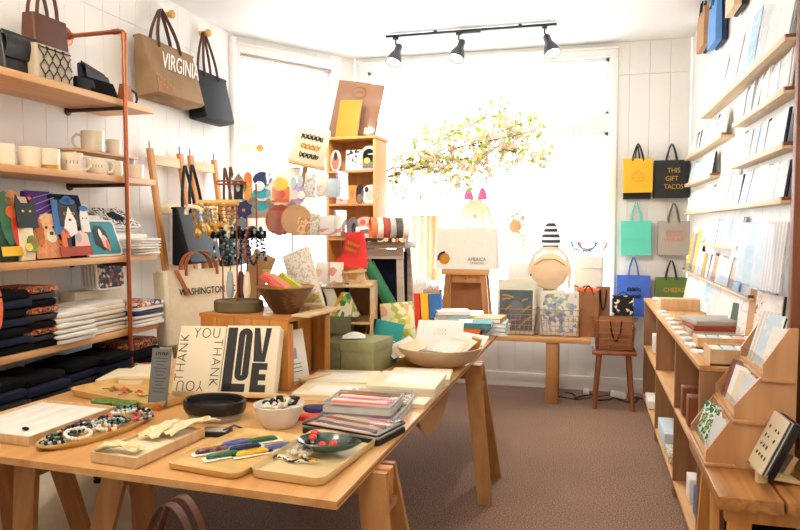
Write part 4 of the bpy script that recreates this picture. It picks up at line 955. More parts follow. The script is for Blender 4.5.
# white ribbed bowl
p = ZP(271, 431, ZT)+Vector((0, .07, 0)); t = T('ribbed_bowl', 'white hand-ribbed bowl of hair ties in front of the crate', 'bowl', p)
prof = [(0, 0), (.055, 0)]+[(.055+.04*(i/12)**.7+.002*math.sin(i*PI), .085*i/12) for i in range(1, 13)]+[(.091, .086), (.085, .07), (.06, .02), (0, .014)]
MB().lathe(prof, 44, wob=lambda a, z: .012*math.sin(2*a)+.012*math.sin(z*430)*.5).build('bowl', 'ceramw', t)
rr = random.Random(5)
for i in range(11):
    a = i*2.4; r_ = .055*math.sqrt(i/11); mt = ('dkbead', 'wbead', 'black', 'lbead', 'dkbead', 'cream2', 'black', 'wbead', 'dkbead', 'black', 'wbead')[i]
    q = p+Vector((r_*math.cos(a), r_*math.sin(a), .078+.008*(i % 3)))
    R_ = .018+.004*(i % 3)
    k = MB().tube([(R_*math.cos(b_), R_*math.sin(b_)*.8, .004*math.sin(3*b_)) for b_ in [2*PI*j/18 for j in range(18)]], [.0075+.002*math.sin(j*2.1) for j in range(18)], 7, True)
    o = k.build('hair_tie', mt, loc=q, rot=(rr.uniform(-.7, .7), rr.uniform(-.7, .7), a)); tag(o, '%s hair tie in the white ribbed bowl' % {'dkbead': 'shiny black', 'wbead': 'ivory', 'black': 'matte black', 'lbead': 'grey-blue', 'cream2': 'cream'}[mt], 'hair tie', '%s hair ties in the ribbed bowl' % {'dkbead': 'shiny black', 'wbead': 'ivory', 'black': 'matte black', 'lbead': 'grey-blue', 'cream2': 'cream'}[mt])
# clear-lidded cosmetic cases
def case(A, B, C, h, label, z=ZT, seed=1, liftz=0, tmat='plastic'):
    loc, rz, w_, d = frame3(A, B, C, z); t = T('clear_case', label, 'pen case', loc+Vector((0, 0, liftz)), rz, 'clear lidded cases')
    k_ = MB(); k_.loft([rrect(w_, d, .012, 0, 4), rrect(w_, d, .012, .02, 4)]); k_.build('tray', tmat, t, ang=60)
    k_ = MB()
    for s_ in (-1, 1): k_.box((s_*(w_/2-.003), 0, .034), (.006, d-.02, .006)); k_.box((0, s_*(d/2-.003), .034), (w_-.01, .006, .006))
    k_.build('rim', tmat, t)
    k_ = MB(); k_.box((0, 0, h-.003), (w_*.96, d*.96, .002), bev=.001)
    for s_ in (-1, 1): k_.box((s_*w_*.48, 0, (h+.026)/2), (.002, d*.96, h-.03)); k_.box((0, s_*d*.48, (h+.026)/2), (w_*.96, .002, h-.03))
    k_.build('clear_lid', 'acrylic', t)
    rr_ = random.Random(seed)
    MB().box((0, 0, .022), (w_*.95, d*.93, .004)).build('insert', 'wink2', t)
    for i in range(6):
        y = -d*.38+d*.15*i; mt = rr_.choice(('brickred', 'lpink', 'cream2', 'coral', 'kraft', 'dgrey', 'pink'))
        k_ = MB(); x0 = -w_*.42+rr_.uniform(0, .03); k_.box((x0+.025, y, .032), (.06, .03, .014), bev=.003); k_.cyl((x0+.05, y, .03), (x0+.05+w_*.6, y+.006, .03), .011, .007)
        k_.build('brush', mt, t)
    return t, w_, d
case((301, 433), (378, 447), (397, 430), .05, 'clear-lidded black case of brushes nearest the table corner', seed=4)
case((318, 424), (393, 430), (409, 414), .045, 'clear-lidded pale case of pens just behind the black case', seed=6, tmat='wink2')
case((340, 412), (408, 415), (420, 401), .05, 'clear-lidded pale case of pens, the third from the table corner', seed=8, tmat='wink2')
case((322, 424), (391, 429), (407, 414), .04, 'clear-lidded case stacked on the pale middle case', seed=9, tmat='wink2', liftz=.047)
p = ZP(312, 413, ZT); o = MB().lathe([(0, 0), (.06, 0), (.065, .01), (.06, .02), (0, .022)], 24, sx=1.1, sy=.6).build('coin_purse', 'navy', loc=p+Vector((.02, .03, 0))); tag(o, 'navy oval coin purse between white bowl and clear cases', 'purse')
o = MB().box((0, 0, .008), (.11, .05, .016), bev=.004).build('pink_pouch', 'cardred', loc=ZP(306, 419, ZT), rot=(0, 0, .4)); tag(o, 'small red-pink pouch right of the white bowl', 'pouch')
# card boxes in the middle
GB = 'cream boxes of cards on the table'
for A, B, C, h, lb in (((292, 400), (362, 403), (371, 391), .03, 'cream card box in front, tucked behind the clear cases'),
                       ((306, 388), (372, 390), (382, 378), .035, 'cream card box beside the crate, before the olive boxes'),
                       ((366, 396), (434, 400), (447, 384), .05, 'tall cream card box with a white label, nearest the table edge'),
                       ((388, 384), (449, 386), (456, 376), .035, 'cream card box farthest back, before the big bowl'),
                       ((372, 405), (424, 409), (432, 402), .02, 'thin cream card packet right of the clear cases')):
    t, w_, d = flatbox('card_box', lb, 'card box', A, B, C, h, 'cream2', lid=h*.4, group=GB)
    MB().box((0, 0, h+.0005), (w_*.6, d*.55, .001)).build('label_sheet', 'paper', t)
# tote handles at the very front and the bags on the floor
t = tote('tote_bag', 'tote with dark brown leather handles standing at the front table edge', (-1.055, 1.60, 0), 0, .4, .44, .14, 'khaki', 'brownl', .44, .325, .095, pinch=.15, strapw=.056)
t = T('canvas_sack', 'slumped cream canvas sack with black dots on the floor under the table', 'bag', (-2.40, 2.72, 0), -.25)
R = []
for u, wz, wy in ((0, .02, .16), (.06, .06, .2), (.25, .12, .23), (.5, .16, .24), (.75, .17, .24), (.95, .12, .2), (1, .03, .12)):
    R.append([Vector(((.5-u)*.62+.02*math.sin(p.y*15), p.x*1.0, max(0.0, wz+p.y*1.0)+.012*math.sin(p.x*24+u*7)*(p.y > 0))) for p in rrect(wy*2, wz*2, min(wz, wy)*.7, 0, 5)])
MB().loft(R).build('body', 'canvas', t, ang=70)
MB().sheet(lambda u, v: (.28+.1*u, -.16+.32*v, .03+.05*math.sin(v*PI)-.015*u), 4, 10, .006).build('open_mouth', 'canvas', t)
k = MB()
for i in range(4): k.ball((.12-.02*i, .10+.015*i, .27+.012*i), .022, 2, (1, 1, .5))
k.build('dots', 'black', sub(t, 'body'))
t = T('canvas_sling', 'tan canvas sagging under the table top beside the far trestle', 'cloth', (-.80, 3.42, ZT-.024), 0)
MB().sheet(lambda u, v: (-.05+.12*math.sin(v*PI), -.38+.80*u, -.27*math.sin(u*PI)**.35*math.sin(v*PI)**.5-.002), 20, 12, .006).build('cloth', 'kraftl', t)
# ================================================================== CRATE AND WHAT STANDS ON IT
RC = math.radians(-9); cw, cd, chh = .50, .385, .335
cr = T('wooden_crate', 'amber pine crate with plank front and open right side on the table', 'crate', Vector((-1.29, 2.86, ZT))+Matrix.Rotation(RC, 3, 'Z') @ Vector((-cw/2, cd/2, 0)), RC)
k = MB()
for i in range(5): k.box((-cw/2+cw/5*(i+.5), -cd/2+.009, chh/2-.006), (cw/5-.004, .018, chh-.02), bev=.002)
k.build('front_panel', 'pine', cr)
k = MB()
for i in range(5): k.box((-cw/2+cw/5*(i+.5), cd/2-.009, chh/2-.006), (cw/5-.004, .018, chh-.02), bev=.002)
k.build('back_panel', 'pine', cr)
k = MB()
for i in range(4): k.box((0, -cd/2+cd/4*(i+.5), chh-.009), (cw+.012, cd/4-.003, .018), bev=.002)
k.build('top_boards', M['pineX'], cr)
MB().box((0, 0, .01), (cw-.004, cd-.038, .02)).build('bottom_board', M['pineX'], cr)
MB().box((-cw/2+.009, 0, chh/2), (.018, cd-.04, chh-.04)).build('left_side', M['pine'], cr)
for y in (-cd/2+.03, cd/2-.035): MB().box((cw/2-.006, y, chh/2-.01), (.012, .03, chh-.04), bev=.002).build('corner_post', M['pine'], cr)
MB().box((cw/2-.10, .09, chh/2), (.02, .12, chh-.05)).build('inner_divider', M['pine'], cr)
MB().box((cw/2+.03, .02, chh+.008), (.09, cd*.9, .012), (0, 0, .06), .002).build('ledge_board', 'pale', cr)
def on_crate(x, y, z=chh): return cr.matrix_basis @ Vector((x, y, z))
t = T('stamp_card', 'white card with a purple stamp drawing leaning in the open crate side', 'card', on_crate(cw/2-.02, -.08, .025), RC+PI/2, rot=(-.2, 0, RC+PI/2-.25))
MB().box((0, .002, .12), (.15, .003, .24)).build('card', 'paper', t)
MB().box((-.01, -.0003, .13), (.05, .001, .05)).build('stamp_print', 'lilac', t)
k = MB()
for i in range(3): k.box((0, -.0003, .08-.018*i), (.07, .001, .003))
k.tube([(-.03, -.0004, .19), (-.02, -.0004, .205), (-.01, -.0004, .19), (.0, -.0004, .205)], .0018, 5); k.build('print_lines', 'ink', t)
t = T('card_easel', 'little wooden easel foot holding the stamp card in the crate opening', 'easel', on_crate(cw/2+.025, -.03, .0), RC+PI/2-.25)
MB().box((0, -.02, .045), (.19, .028, .01), (.25, 0, 0)).build('ledge', 'pale', t)
for s_ in (-.05, .05): MB().prism([(-.03, 0), (-.02, .04), (.02, .04), (.03, 0), (.012, 0), (0, .018), (-.012, 0)], .014, Matrix.Translation((s_, -.02, 0))).build('foot', 'pale', t)
# jewellery stand
jp = on_crate(-.12, -.06)
js = T('bracelet_stand', 'round olive stone stand with three copper rods hung with bracelets', 'jewellery stand', jp)
MB().lathe([(0, 0), (.118, 0), (.125, .006), (.125, .05), (.118, .056), (.1, .056), (.095, .05), (0, .05)], 40, sx=1.0, sy=.8).build('base', 'stone', js)
for x, y, h in ((-.085, .0, .53), (.02, -.05, .52), (.09, .02, .62)):
    MB().cyl((x, y, .045), (x, y, h), .004, n=8).build('rod', 'copper', js)
MB().tube([(-.21, 0, .53), (-.0, 0, .53)], .016, 12).build('cross_bar', M['goldw'], js)
MB().cyl((-.085, 0, .36), (-.085, 0, .53), .0045).build('drop_rod', 'copper', js)
MB().tube([(-.13, -.02, .375), (.15, -.01, .375)], .02, 12).build('bracelet_bar', M['blackf'], js)
bl2 = [(('turq',), 'turquoise bead bracelet at the left end of the bracelet bar'), (('wbead', 'obead', 'dkbead'), 'ivory and tan stone bracelet second on the bracelet bar'), (('dkbead', 'gbead'), 'dark green bead bracelet third on the bracelet bar'), (('turq', 'navy', 'lbead'), 'blue mixed bead bracelet left of the bar middle'),
       (('gbead', 'lbead', 'dkbead'), 'sea green and grey bead bracelet at the bar middle'), (('dkbead',), 'black bead bracelet right of the sea green one'), (('pbead', 'dkbead', 'lbead'), 'plum stone bracelet beside the rust one'), (('obead',), 'rust orange bead bracelet on the bracelet bar'),
       (('pbead', 'dkbead'), 'dark plum bracelet right of the rust one'), (('lbead', 'lbead', 'dkbead'), 'grey and black bead bracelet near the right end of the bar'), (('navy', 'lbead', 'dkbead'), 'dark blue bead bracelet at the right end of the bracelet bar')]
for i, (mats, lb) in enumerate(bl2):
    x = -.12+.026*i; k = MB(); n_ = 26; rr = random.Random(i)
    ms = [M[m_] for m_ in mats]
    for m_ in ms: k.m(m_)
    R_ = .054+.006*(i % 3)
    for j in range(n_):
        a = 2*PI*j/n_; k.m(ms[j % len(ms)]); k.ball((.014*math.sin(a+i), R_*.55*math.cos(a), R_*1.35*math.sin(a)), R_*.135, 1)
    o = k.build('bead_bracelet', None, loc=jp+Vector((x, -.015, .398-R_*1.35+.013)), rot=(0, 0, .35+rr.uniform(-.25, .25))); tag(o, lb, 'bracelet', 'bracelets on the copper stand')
for i, (x, lb, mt) in enumerate(((-.03, 'grey tassel necklace hanging low from the bracelet stand', 'lbead'), (.03, 'brown leather tassel hanging low from the bracelet stand', 'brownl'), (.06, 'cream tag necklace hanging from the bracelet stand', 'cream2'))):
    t = T('tassel_necklace', lb, 'necklace', jp+Vector((x, -.03, .13)), .2, 'tassels on the bracelet stand')
    MB().tube([(0, 0, .26), (.004, 0, .1), (0, 0, .06)], .003, 6).build('cord', 'dkbead', t)
    MB().lathe([(0, .07), (.012, .065), (.016, .03), (.02, -.02), (.014, -.06), (0, -.06)], 12, sy=.6).build('tassel', mt, t)
for i in range(5):
    x = -.19+.04*i; k = MB(); rr = random.Random(40+i); z0 = .52
    for j in range(18):
        a = PI*j/17; k.ball((.03*math.cos(a)*(1+.4*math.sin(a)), .012*math.sin(a*2), -.11*math.sin(a)), .0075+.003*(j % 2), 1)
    for j in range(6): k.ball((rr.uniform(-.03, .03), rr.uniform(-.01, .01), -.10-rr.uniform(0, .05)), .019, 1, (.7, .5, 1.2))
    o = k.build('charm_necklace', ('gold', 'goldcream', 'gold', 'goldink', 'goldcream')[i], loc=jp+Vector((x, -.022, z0)), rot=(0, 0, .2*i))
    tag(o, ('brass shell necklace at the left end of the gold bar', 'cream and gold charm necklace on the gold bar, second from left', 'brass leaf necklace in the middle of the gold bar', 'yellow gold charm necklace right of the brass leaf one', 'cream and gold bead necklace at the right end of the gold bar')[i], 'necklace', 'necklaces on the gold bar')
o = MB().tube([(-.045, 0, 0), (-.05, 0, .02), (-.04, .0, .045), (0, 0, .05), (.04, 0, .045)], .011, 8).build('bar_tag', 'cream2', loc=jp+Vector((-.22, -.03, .46)), rot=(0, .3, 0)); tag(o, 'cream paper tag at the left of the gold necklaces', 'tag')
# brown striped bowl
bp = on_crate(.13, -.03)
t = T('striped_bowl', 'brown striped stoneware bowl holding folded bright cloths on the crate', 'bowl', bp)
MB().lathe([(0, 0), (.058, 0), (.06, .008), (.085, .04), (.115, .09), (.138, .128), (.135, .13), (.11, .094), (.08, .046), (.05, .018), (0, .014)], 44).build('bowl', 'bowlbr', t)
k = MB().lathe([(.139, .126), (.1395, .131), (.134, .131), (.134, .128)], 44); k.build('rim', 'gold', t)['label'] = 'ochre glazed rim'
for i, (x, y, rx, ry, rz_, mt, lb) in enumerate(((-.055, -.02, .25, .65, .2, 'coral', 'coral folded cloth in the brown striped bowl'), (-.02, -.03, .1, .55, -.2, 'coral2', 'salmon folded cloth in the middle of the brown striped bowl'), (.01, .03, .0, .6, .1, 'lime', 'lime yellow folded cloth at the right in the striped bowl'), (-.06, .05, -.1, .5, .3, 'yellow', 'yellow folded cloth at the back of the striped bowl'), (-.1, .03, .2, 1.2, .6, 'leaf', 'green folded cloth at the left rim of the striped bowl'))):
    t = MB()
    for j in range(4): t.box((0, 0, j*.008), (.15-.006*j, .045, .006), bev=.003)
    o = t.build('folded_cloth', mt, loc=bp+Vector((x, y, .135)), rot=(rx, ry, rz_)); tag(o, lb, 'cloth', 'cloths in the striped bowl')
# A-frame boards behind the bowl
def board_easel(loc, rz, w_, h, mat, label, pr=None, lean=-.32):
    t = T('leaning_board', label, 'board', loc, rz, rot=(0, lean, rz))
    MB().box((0, 0, h/2), (.02, w_, h), bev=.002).build('board', mat, t)
    return t
ea = on_crate(.03, .17, chh)
t = T('leaning_board', 'plain tan wooden board leaning right behind the bracelet stand', 'board', (-1.72, 3.22, ZT+.30), 0, rot=(-.12, .40, -.1))
MB().box((0, 0, .16), (.13, .018, .36), bev=.002).build('board', 'kraftl', t)
t = T('print_block', 'white wooden block printed with small pink and lilac flowers, leaning left', 'print', on_crate(.16, .155), 0, rot=(-.10, -.36, -.16))
MB().box((.0, 0, .15), (.16, .025, .32), bev=.002).build('block', 'cream2', t)
MB().box((.0, -.0132, .15), (.15, .001, .31)).build('printed_face', 'flowerprint', t)
MB().box((.0, -.0142, .045), (.15, .001, .02)).build('green_band', 'leafy', t)
o = MB().box((0, 0, .04), (.035, .02, .08), bev=.002).build('pin_card', 'bluedots', loc=on_crate(.06, .17), rot=(-.2, 0, .1)); tag(o, 'small card of navy pins between the two leaning boards', 'card')
t = T('board_easel', 'small wooden easel foot under the flower print on the crate', 'easel', on_crate(.20, .06), RC+.5)
MB().box((0, 0, .035), (.15, .03, .01), (.2, 0, 0)).build('ledge', 'pale', t)
for s_ in (-.04, .04): MB().prism([(-.035, 0), (-.02, .035), (.02, .035), (.035, 0), (.016, 0), (0, .018), (-.016, 0)], .014, Matrix.Translation((s_, 0, 0))).build('foot', 'pale', t)
# ================================================================== SECOND CRATE, OLIVE BOXES
c2 = T('display_crate', 'light wooden crate open to the front behind the olive boxes', 'crate', (-1.32, 3.74, ZT), .22)
w2, d2, h2 = .33, .36, .43
for s_ in (-1, 1): MB().box((s_*(w2/2-.008), 0, h2/2), (.016, d2, h2), bev=.002).build('side', 'paleZ', c2)
MB().box((0, 0, h2-.008), (w2, d2, .016), bev=.002).build('top', 'pale', c2); MB().box((0, 0, .008), (w2-.034, d2, .016)).build('bottom', 'pale', c2)
MB().box((0, d2/2-.006, h2/2), (w2-.034, .01, h2-.034)).build('back', 'kraftl', c2)
MB().box((0, .0, h2*.5), (w2-.034, d2-.03, .012)).build('shelf', 'pale', c2)
MB().sheet(lambda u, v: (-.12+.03*math.sin(v*3)+.06*u, -d2/2+.03, .222+v*.185), 3, 10, .006).build('white_band', 'wcanvas', c2)
# olive boxes
OB = 'olive linen boxes'
A, Bp, C = (341, 373), (388, 374), (393, 352)
t, w_, d = flatbox('olive_box', 'olive linen box with lifted lid, the right one by the big bowl', 'box', (341, 372), (374, 375), (389, 366), .165, 'olive', lid=.055, group=OB)
t, w_, d = flatbox('olive_box', 'darker olive linen box tucked left of the other one', 'box', (320, 371), (340, 372), (352, 363), .15, 'olived', lid=.045, group=OB)
p = ZP(341, 355, ZT)+Vector((0, .22, 0)); o = MB().box((0, 0, .05), (.17, .13, .1), bev=.003).build('olive_box', 'olived', loc=Vector((-1.33, 3.62, ZT+.155)), rot=(0, 0, .15)); tag(o, 'grey-olive box standing on the darker box under the leaf pouch', 'box', OB)
t = T('leaf_pouch', 'small triangular pouch with yellow edge and green leaf print', 'pouch', (-1.27, 3.60, ZT+.255), -.05)
R = []
for u in (0, .05, .5, .9, 1): R.append([Vector((x*(1-.82*u), y*(1-.8*u), u*.13)) for x, y in ((-.07, -.03), (.07, -.03), (.07, .03), (-.07, .03))])
MB().loft(R).build('body', 'leafpouch', t)
MB().tube([(-.072, -.03, 0), (-.062, -.025, .05), (-.018, -.008, .13)], .008, 6).build('edge', 'yellow', t)
MB().box((.0, 0, .155), (.025, .006, .05)).build('loop', 'blackf', t)
t = MB().sheet(lambda u, v: (-.06+.12*u, -.05+.1*v, .004+.02*math.sin(u*PI)*v), 8, 6, .002).build('paper_sheet', 'paper', loc=Vector((-1.16, 3.40, ZT+.168)), rot=(0, 0, .3)); tag(t, 'white curled paper sheet on the right olive box lid', 'paper')
# ================================================================== CLEAR ACRYLIC DISPLAY, TOWER, STOOL STAND
ac = T('acrylic_display', 'tall clear acrylic tiered display full of cut-out stickers and soaps', 'display stand', (-1.44, 3.62, ZT+h2), -.05)
MB().box((0, 0, .006), (.30, .2, .012), bev=.003).build('base', 'acrylic', ac)
MB().tube([(0, 0, .01), (0, 0, .62)], .012, 10).build('column', 'acrylic', ac)
for z, wv in ((.26, .40), (.47, .42)):
    MB().box((-.06, -.02, z), (wv, .17, .004)).build('tier', 'acrylic', ac); MB().box((-.06, -.105, z+.075), (wv, .003, .15)).build('tier_front', 'acrylic', ac)
    for s_ in (-1, 1): MB().box((-.06+s_*wv/2, -.02, z+.075), (.003, .17, .15)).build('tier_side', 'acrylic', ac)
for i, (x, z, wv, hv, mt, lb) in enumerate(((-.1, .015, .10, .14, 'kraftl', 'tan boxed soap at the bottom left of the acrylic display'), (.05, .015, .075, .11, 'soapA', 'white boxed soap with a pink arch print, left of two at the display foot'), (.135, .015, .07, .11, 'soapB', 'white boxed soap with red print, right of two at the display foot'),
                                            (-.06, .27, .08, .1, 'orangeprint', 'orange printed soap box on the lower acrylic tier'), (.01, .27, .06, .12, 'soapC', 'pale striped packet in the middle of the lower tier'), (.09, .27, .14, .11, 'ticketprint', 'white sticker sheet with red rows on the lower acrylic tier'),
                                            (-.02, .48, .06, .13, 'soapC', 'grey printed sticker pack at the left of the upper tier'), (.05, .48, .07, .13, 'soapA', 'pink printed sticker pack in the middle of the upper tier'), (.12, .48, .08, .1, 'bluepale', 'pale blue sticker sheet at the right of the upper tier'))):
    o = MB().box((0, 0, hv/2), (wv, .03 if z < .1 else .012, hv), bev=.002).build('sticker_pack', mt, loc=ac.matrix_basis @ Vector((x, -.07, z)), rot=(-.08, 0, -.05)); tag(o, lb, 'packet', 'packets in the acrylic display')
for i in range(4):
    o = MB().lathe([(0, 0), (.03, 0), (.03, .008), (0, .009)], 18).build('clear_dish', 'acrylic', loc=ac.matrix_basis @ Vector((-.02+.06*i, -.13-.01*(i % 2), 0)), rot=(0, 0, 0)); tag(o, 'small clear dish at the display foot, %s from the left' % ordw(i), 'dish', 'clear dishes at the display foot')
# soap-dispenser tower left of it : flat sticker rack on a copper rod
sr = T('sticker_rack', 'low rack of large die-cut stickers on a white board left of the acrylic display', 'display rack', (-1.83, 3.74, ZT), -.02)
MB().box((0, .03, .01), (.36, .16, .02)).build('base', 'paleZ', sr)
MB().box((0, .07, .95), (.40, .012, .30), bev=.003).build('back_board', 'wcanvas', sr)
for s_ in (-.15, .15): MB().cyl((s_, .05, .01), (s_, .06, .82), .005).build('post', 'copper', sr)
MB().box((-.03, .0, .905), (.42, .1, .006)).build('ledge', 'acrylic', sr)
MB().tube([(-.28, -.04, 1.0), (-.12, -.04, 1.0), (-.1, -.04, 1.01), (-.12, -.04, 1.02), (-.28, -.04, 1.02), (-.3, -.04, 1.01)], .006, 6, True).build('copper_hook', 'copper', sr)
ST = 'die-cut stickers on the rack'
def sticker(x, z, pts_list, label, y=-.02, rz=0, hgroup=ST):
    t = T('sticker', label, 'sticker', sr.matrix_basis @ Vector((x, y, z)), -.02+rz, hgroup, rot=(-.06, 0, -.02+rz))
    for j, (pts, mt, nm) in enumerate(pts_list): MB().prism(pts, .003, Matrix.Translation((0, -.0031*j, 0))).build(nm, mt, t, smooth=False)
    return t
def ov(cx, cz, rx, rz_, n=18, w=0, s=0): return [(cx+x, cz+z) for x, z in oval(rx, rz_, n, w, s)]
def rc(x0, x1, z0, z1): return [(x0, z0), (x1, z0), (x1, z1), (x0, z1)]
sticker(-.16, .91, [(ov(0, .08, .05, .1), 'white', 'backing'), (rc(-.03, .03, 0, .1), 'ink', 'print'), ([(-.045, .1), (.045, .1), (0, .155)], 'slate', 'print'), (ov(0, .075, .014, .03), 'lbead', 'print')], 'sticker of a small dark row house at the left of the rack')
sticker(-.10, .91, [(ov(0, .07, .03, .08), 'mustard', 'backing'), (ov(0, .13, .025, .03), 'orange', 'print')], 'ochre figure sticker right of the row house sticker')
sticker(-.01, .91, [(ov(0, .09, .075, .1, 18, .06, 3), 'white', 'backing'), (ov(.0, .035, .065, .03, 14, .1, 4), 'turq', 'print'), (ov(.005, .115, .06, .045, 14, .08, 5), 'navy', 'print'), (ov(-.01, .075, .035, .03, 10, .1, 6), 'bluepale', 'print')], 'large blue and teal wave sticker in the middle of the rack')
sticker(.115, .88, [(ov(0, .085, .085, .1), 'cream2', 'backing'), (rc(-.055, .055, .01, .1), 'orange', 'print'), (ov(0, .115, .045, .04), 'yellow', 'print'), (ov(.01, .06, .02, .02), 'red', 'print')], 'orange and yellow rounded sticker right of the wave sticker')
sticker(.225, .88, [(ov(0, .06, .045, .06), 'lilac', 'backing'), (ov(-.02, .05, .025, .027), 'lpink', 'print'), (ov(-.03, .12, .018, .035), 'lbead', 'print'), (ov(.015, .13, .017, .035), 'lbead', 'print'), (ov(.025, .05, .02, .024), 'petal', 'print')], 'lilac rabbit-shaped sticker with round glasses')
sticker(-.25, .80, [(ov(0, .05, .045, .055), 'kraft', 'backing'), (ov(.01, .05, .03, .04), 'orange', 'print')], 'rust round patch at the left of the lower row', y=-.03)
sticker(-.185, .80, [(ov(0, .05, .055, .06, 14, .05, 2), 'slate', 'backing'), (ov(0, .05, .04, .045), 'tort', 'print')], 'grey mottled round patch in the lower row', y=-.036)
sticker(-.115, .80, [([(r_*math.cos(a), .05+r_*math.sin(a)) for i in range(14) for a, r_ in [(2*PI*i/14, .058 if i % 2 else .045)]], 'navy', 'backing'), (ov(0, .045, .012, .01, 8, .3, 1), 'mustard', 'print')], 'navy scalloped patch with a small gold print in the lower row', y=-.042)
sticker(.0, .84, [(ov(0, .025, .045, .025), 'turq', 'backing')], 'small teal oval sticker below the wave sticker', y=-.05)
for i, (x, mt, lb) in enumerate(((.10, 'doily', 'stack of cream lacy round coasters under the sticker rack'), (.20, 'kraftl', 'stack of tan round coasters beside the lacy ones'))):
    k = MB()
    for j in range(4): k.lathe([(0, 0), (.085, 0), (.088, .004), (.085, .008), (0, .008)], 30, (0, -.01*j, 0), rot=(PI/2, 0, 0), wob=lambda a, z: .03*math.sin(14*a))
    if i == 0: k.m('brickred').lathe([(0, 0), (.016, 0), (.0, .004)], 14, (0, -.042, .0), rot=(PI/2, 0, 0), wob=lambda a, z: .2*math.sin(5*a))
    o = k.build('coaster_stack', M[mt], loc=sr.matrix_basis @ Vector((x+.03, -.04, .785)), rot=(-.1, 0, 0)); tag(o, lb, 'coasters')
    MB().tube([(x+.03, 0, .02), (x+.03, .02, .72)], .004, 6).build('coaster_post', 'acrylic', sr)
# tall wooden tower
tw = T('display_tower', 'tall light wooden display tower with pockets of cut-out stickers', 'display stand', (-1.50, 4.47, ZT), -.04); tw.scale = (1.07,)*3
tw_h = 1.255
for s_ in (-1, 1): MB().box((s_*.155, 0, tw_h/2), (.018, .22, tw_h), bev=.002).build('side', 'orangewl', tw)
MB().box((0, .1, tw_h/2), (.29, .012, tw_h-.02)).build('back', 'orangewl', tw); MB().box((0, 0, tw_h-.008), (.34, .24, .016), bev=.002).build('top', 'orangewl', tw)
for z in (.62, .835, 1.04): MB().box((0, -.02, z), (.29, .2, .012)).build('shelf', 'orangewl', tw); MB().box((0.03, -.125, z+.03), (.24, .003, .07)).build('clear_lip', 'sleeve', tw)
def tsticker(x, z, pl_, label, y=-.09):
    t = T('cutout_sticker', label, 'sticker', tw.matrix_basis @ Vector((x, y, z)), -.04, 'cut-out stickers in the tower', rot=(-.1, 0, -.04))
    for j, (pts, mt, nm) in enumerate(pl_): MB().prism(pts, .003, Matrix.Translation((0, -.0031*j, 0))).build(nm, mt, t, smooth=False)
tsticker(-.11, 1.046, [(ov(0, .07, .04, .075), 'lpink', 'backing'), (ov(0, .06, .025, .05), 'coral', 'print'), (ov(0, .1, .012, .03), 'ink', 'print')], 'pink fox-like cut-out sticker at the top left of the tower')
tsticker(.01, 1.05, [(rc(-.055, .055, 0, .135), 'dotprint', 'backing')], 'white sticker with black dots on the top tower shelf')
tsticker(.11, 1.05, [(rc(-.055, .055, 0, .11)+[(.055*math.cos(a), .11+.05*math.sin(a)) for a in [PI*i/10 for i in range(1, 10)]], 'cream2', 'backing'), (rc(-.04, .04, .01, .1)+[(.04*math.cos(a), .1+.04*math.sin(a)) for a in [PI*i/10 for i in range(1, 10)]], 'navyd', 'print'), (rc(-.04, .04, .01, .05), 'slate', 'print'), (ov(-.01, .06, .022, .02), 'yellow', 'print')], 'arched night scene sticker with a yellow glow at the tower top right')
tsticker(-.07, .84, [(rc(-.04, .04, 0, .1), 'lpink', 'backing'), (ov(0, .05, .02, .03), 'coral', 'print')], 'pale pink sticker on the middle tower shelf')
tsticker(.0, .845, [(rc(-.03, .03, 0, .12), 'mustard', 'backing'), (ov(0, .06, .012, .03), 'orange', 'print')], 'ochre narrow sticker in the middle of the tower')
tsticker(.05, .845, [(ov(0, .06, .03, .065), 'ink', 'backing'), (ov(0, .03, .018, .03), 'kraft', 'print')], 'dark bird sticker on the middle tower shelf')
tsticker(.115, .845, [(ov(0, .06, .06, .065, 16, .08, 4), 'white', 'backing'), (ov(.0, .06, .03, .04, 12, .1, 5), 'lpink', 'print'), (ov(-.02, .09, .012, .018), 'ink', 'print')], 'white dog sticker at the right of the middle tower shelf')
tsticker(.0, .63, [(ov(0, .07, .04, .07), 'slate', 'backing'), (ov(0.01, .06, .016, .04), 'ink', 'print')], 'grey penguin-like sticker on the lowest tower shelf')
tsticker(.075, .69, [(ov(0, .03, .07, .05, 16, .1, 9), 'lpink', 'backing'), (ov(-.02, .04, .02, .02), 'coral', 'print'), (ov(.03, .02, .018, .02), 'coral', 'print')], 'pink and red floral cluster sticker above the dachshund one', y=-.05)
tsticker(.1, .63, [(rc(-.075, .075, 0, .075), 'white', 'backing'), (rc(-.045, .04, .03, .05)+[(.055, .06), (.04, .065), (.035, .05), (-.045, .05)], 'slate', 'print'), (rc(-.045, -.037, .012, .032), 'slate', 'print'), (rc(.025, .033, .012, .032), 'slate', 'print')], 'white sticker with a grey dachshund at the lowest tower shelf', y=-.11)
# things on top of the tower
t = T('kraft_package', 'large brown kraft mailer standing tilted on top of the tower', 'package', tw.matrix_basis @ Vector((-.06, .04, tw_h+.002)), -.04, rot=(-.14, .17, -.04))
MB().box((0, 0, .2), (.335, .02, .40), bev=.003).build('mailer', 'kraft', t)
MB().box((.11, -.0105, .07), (.04, .001, .045)).build('label', 'cream2', t)
MB().sheet(lambda u, v: (-.166+.332*u, -.012-.003*math.sin(u*8)*math.sin(v*9), .005+.39*v), 10, 10, .0008).build('clear_wrap', 'sleeve', t)
k = MB(); k.tube([(.05*math.cos(a), -.0105, .325+.038*math.sin(a)) for a in [2*PI*i/20 for i in range(20)]], .002, 5, True); k.tube([(-.03, -.0105, .32), (.0, -.0105, .335), (.03, -.0105, .32)], .002, 5); k.build('stamp_print', 'brownl', t)
t = T('yellow_book', 'mustard yellow booklet leaning on the kraft mailer', 'book', tw.matrix_basis @ Vector((-.05, -.06, tw_h+.002)), -.04, rot=(-.2, .07, -.06))
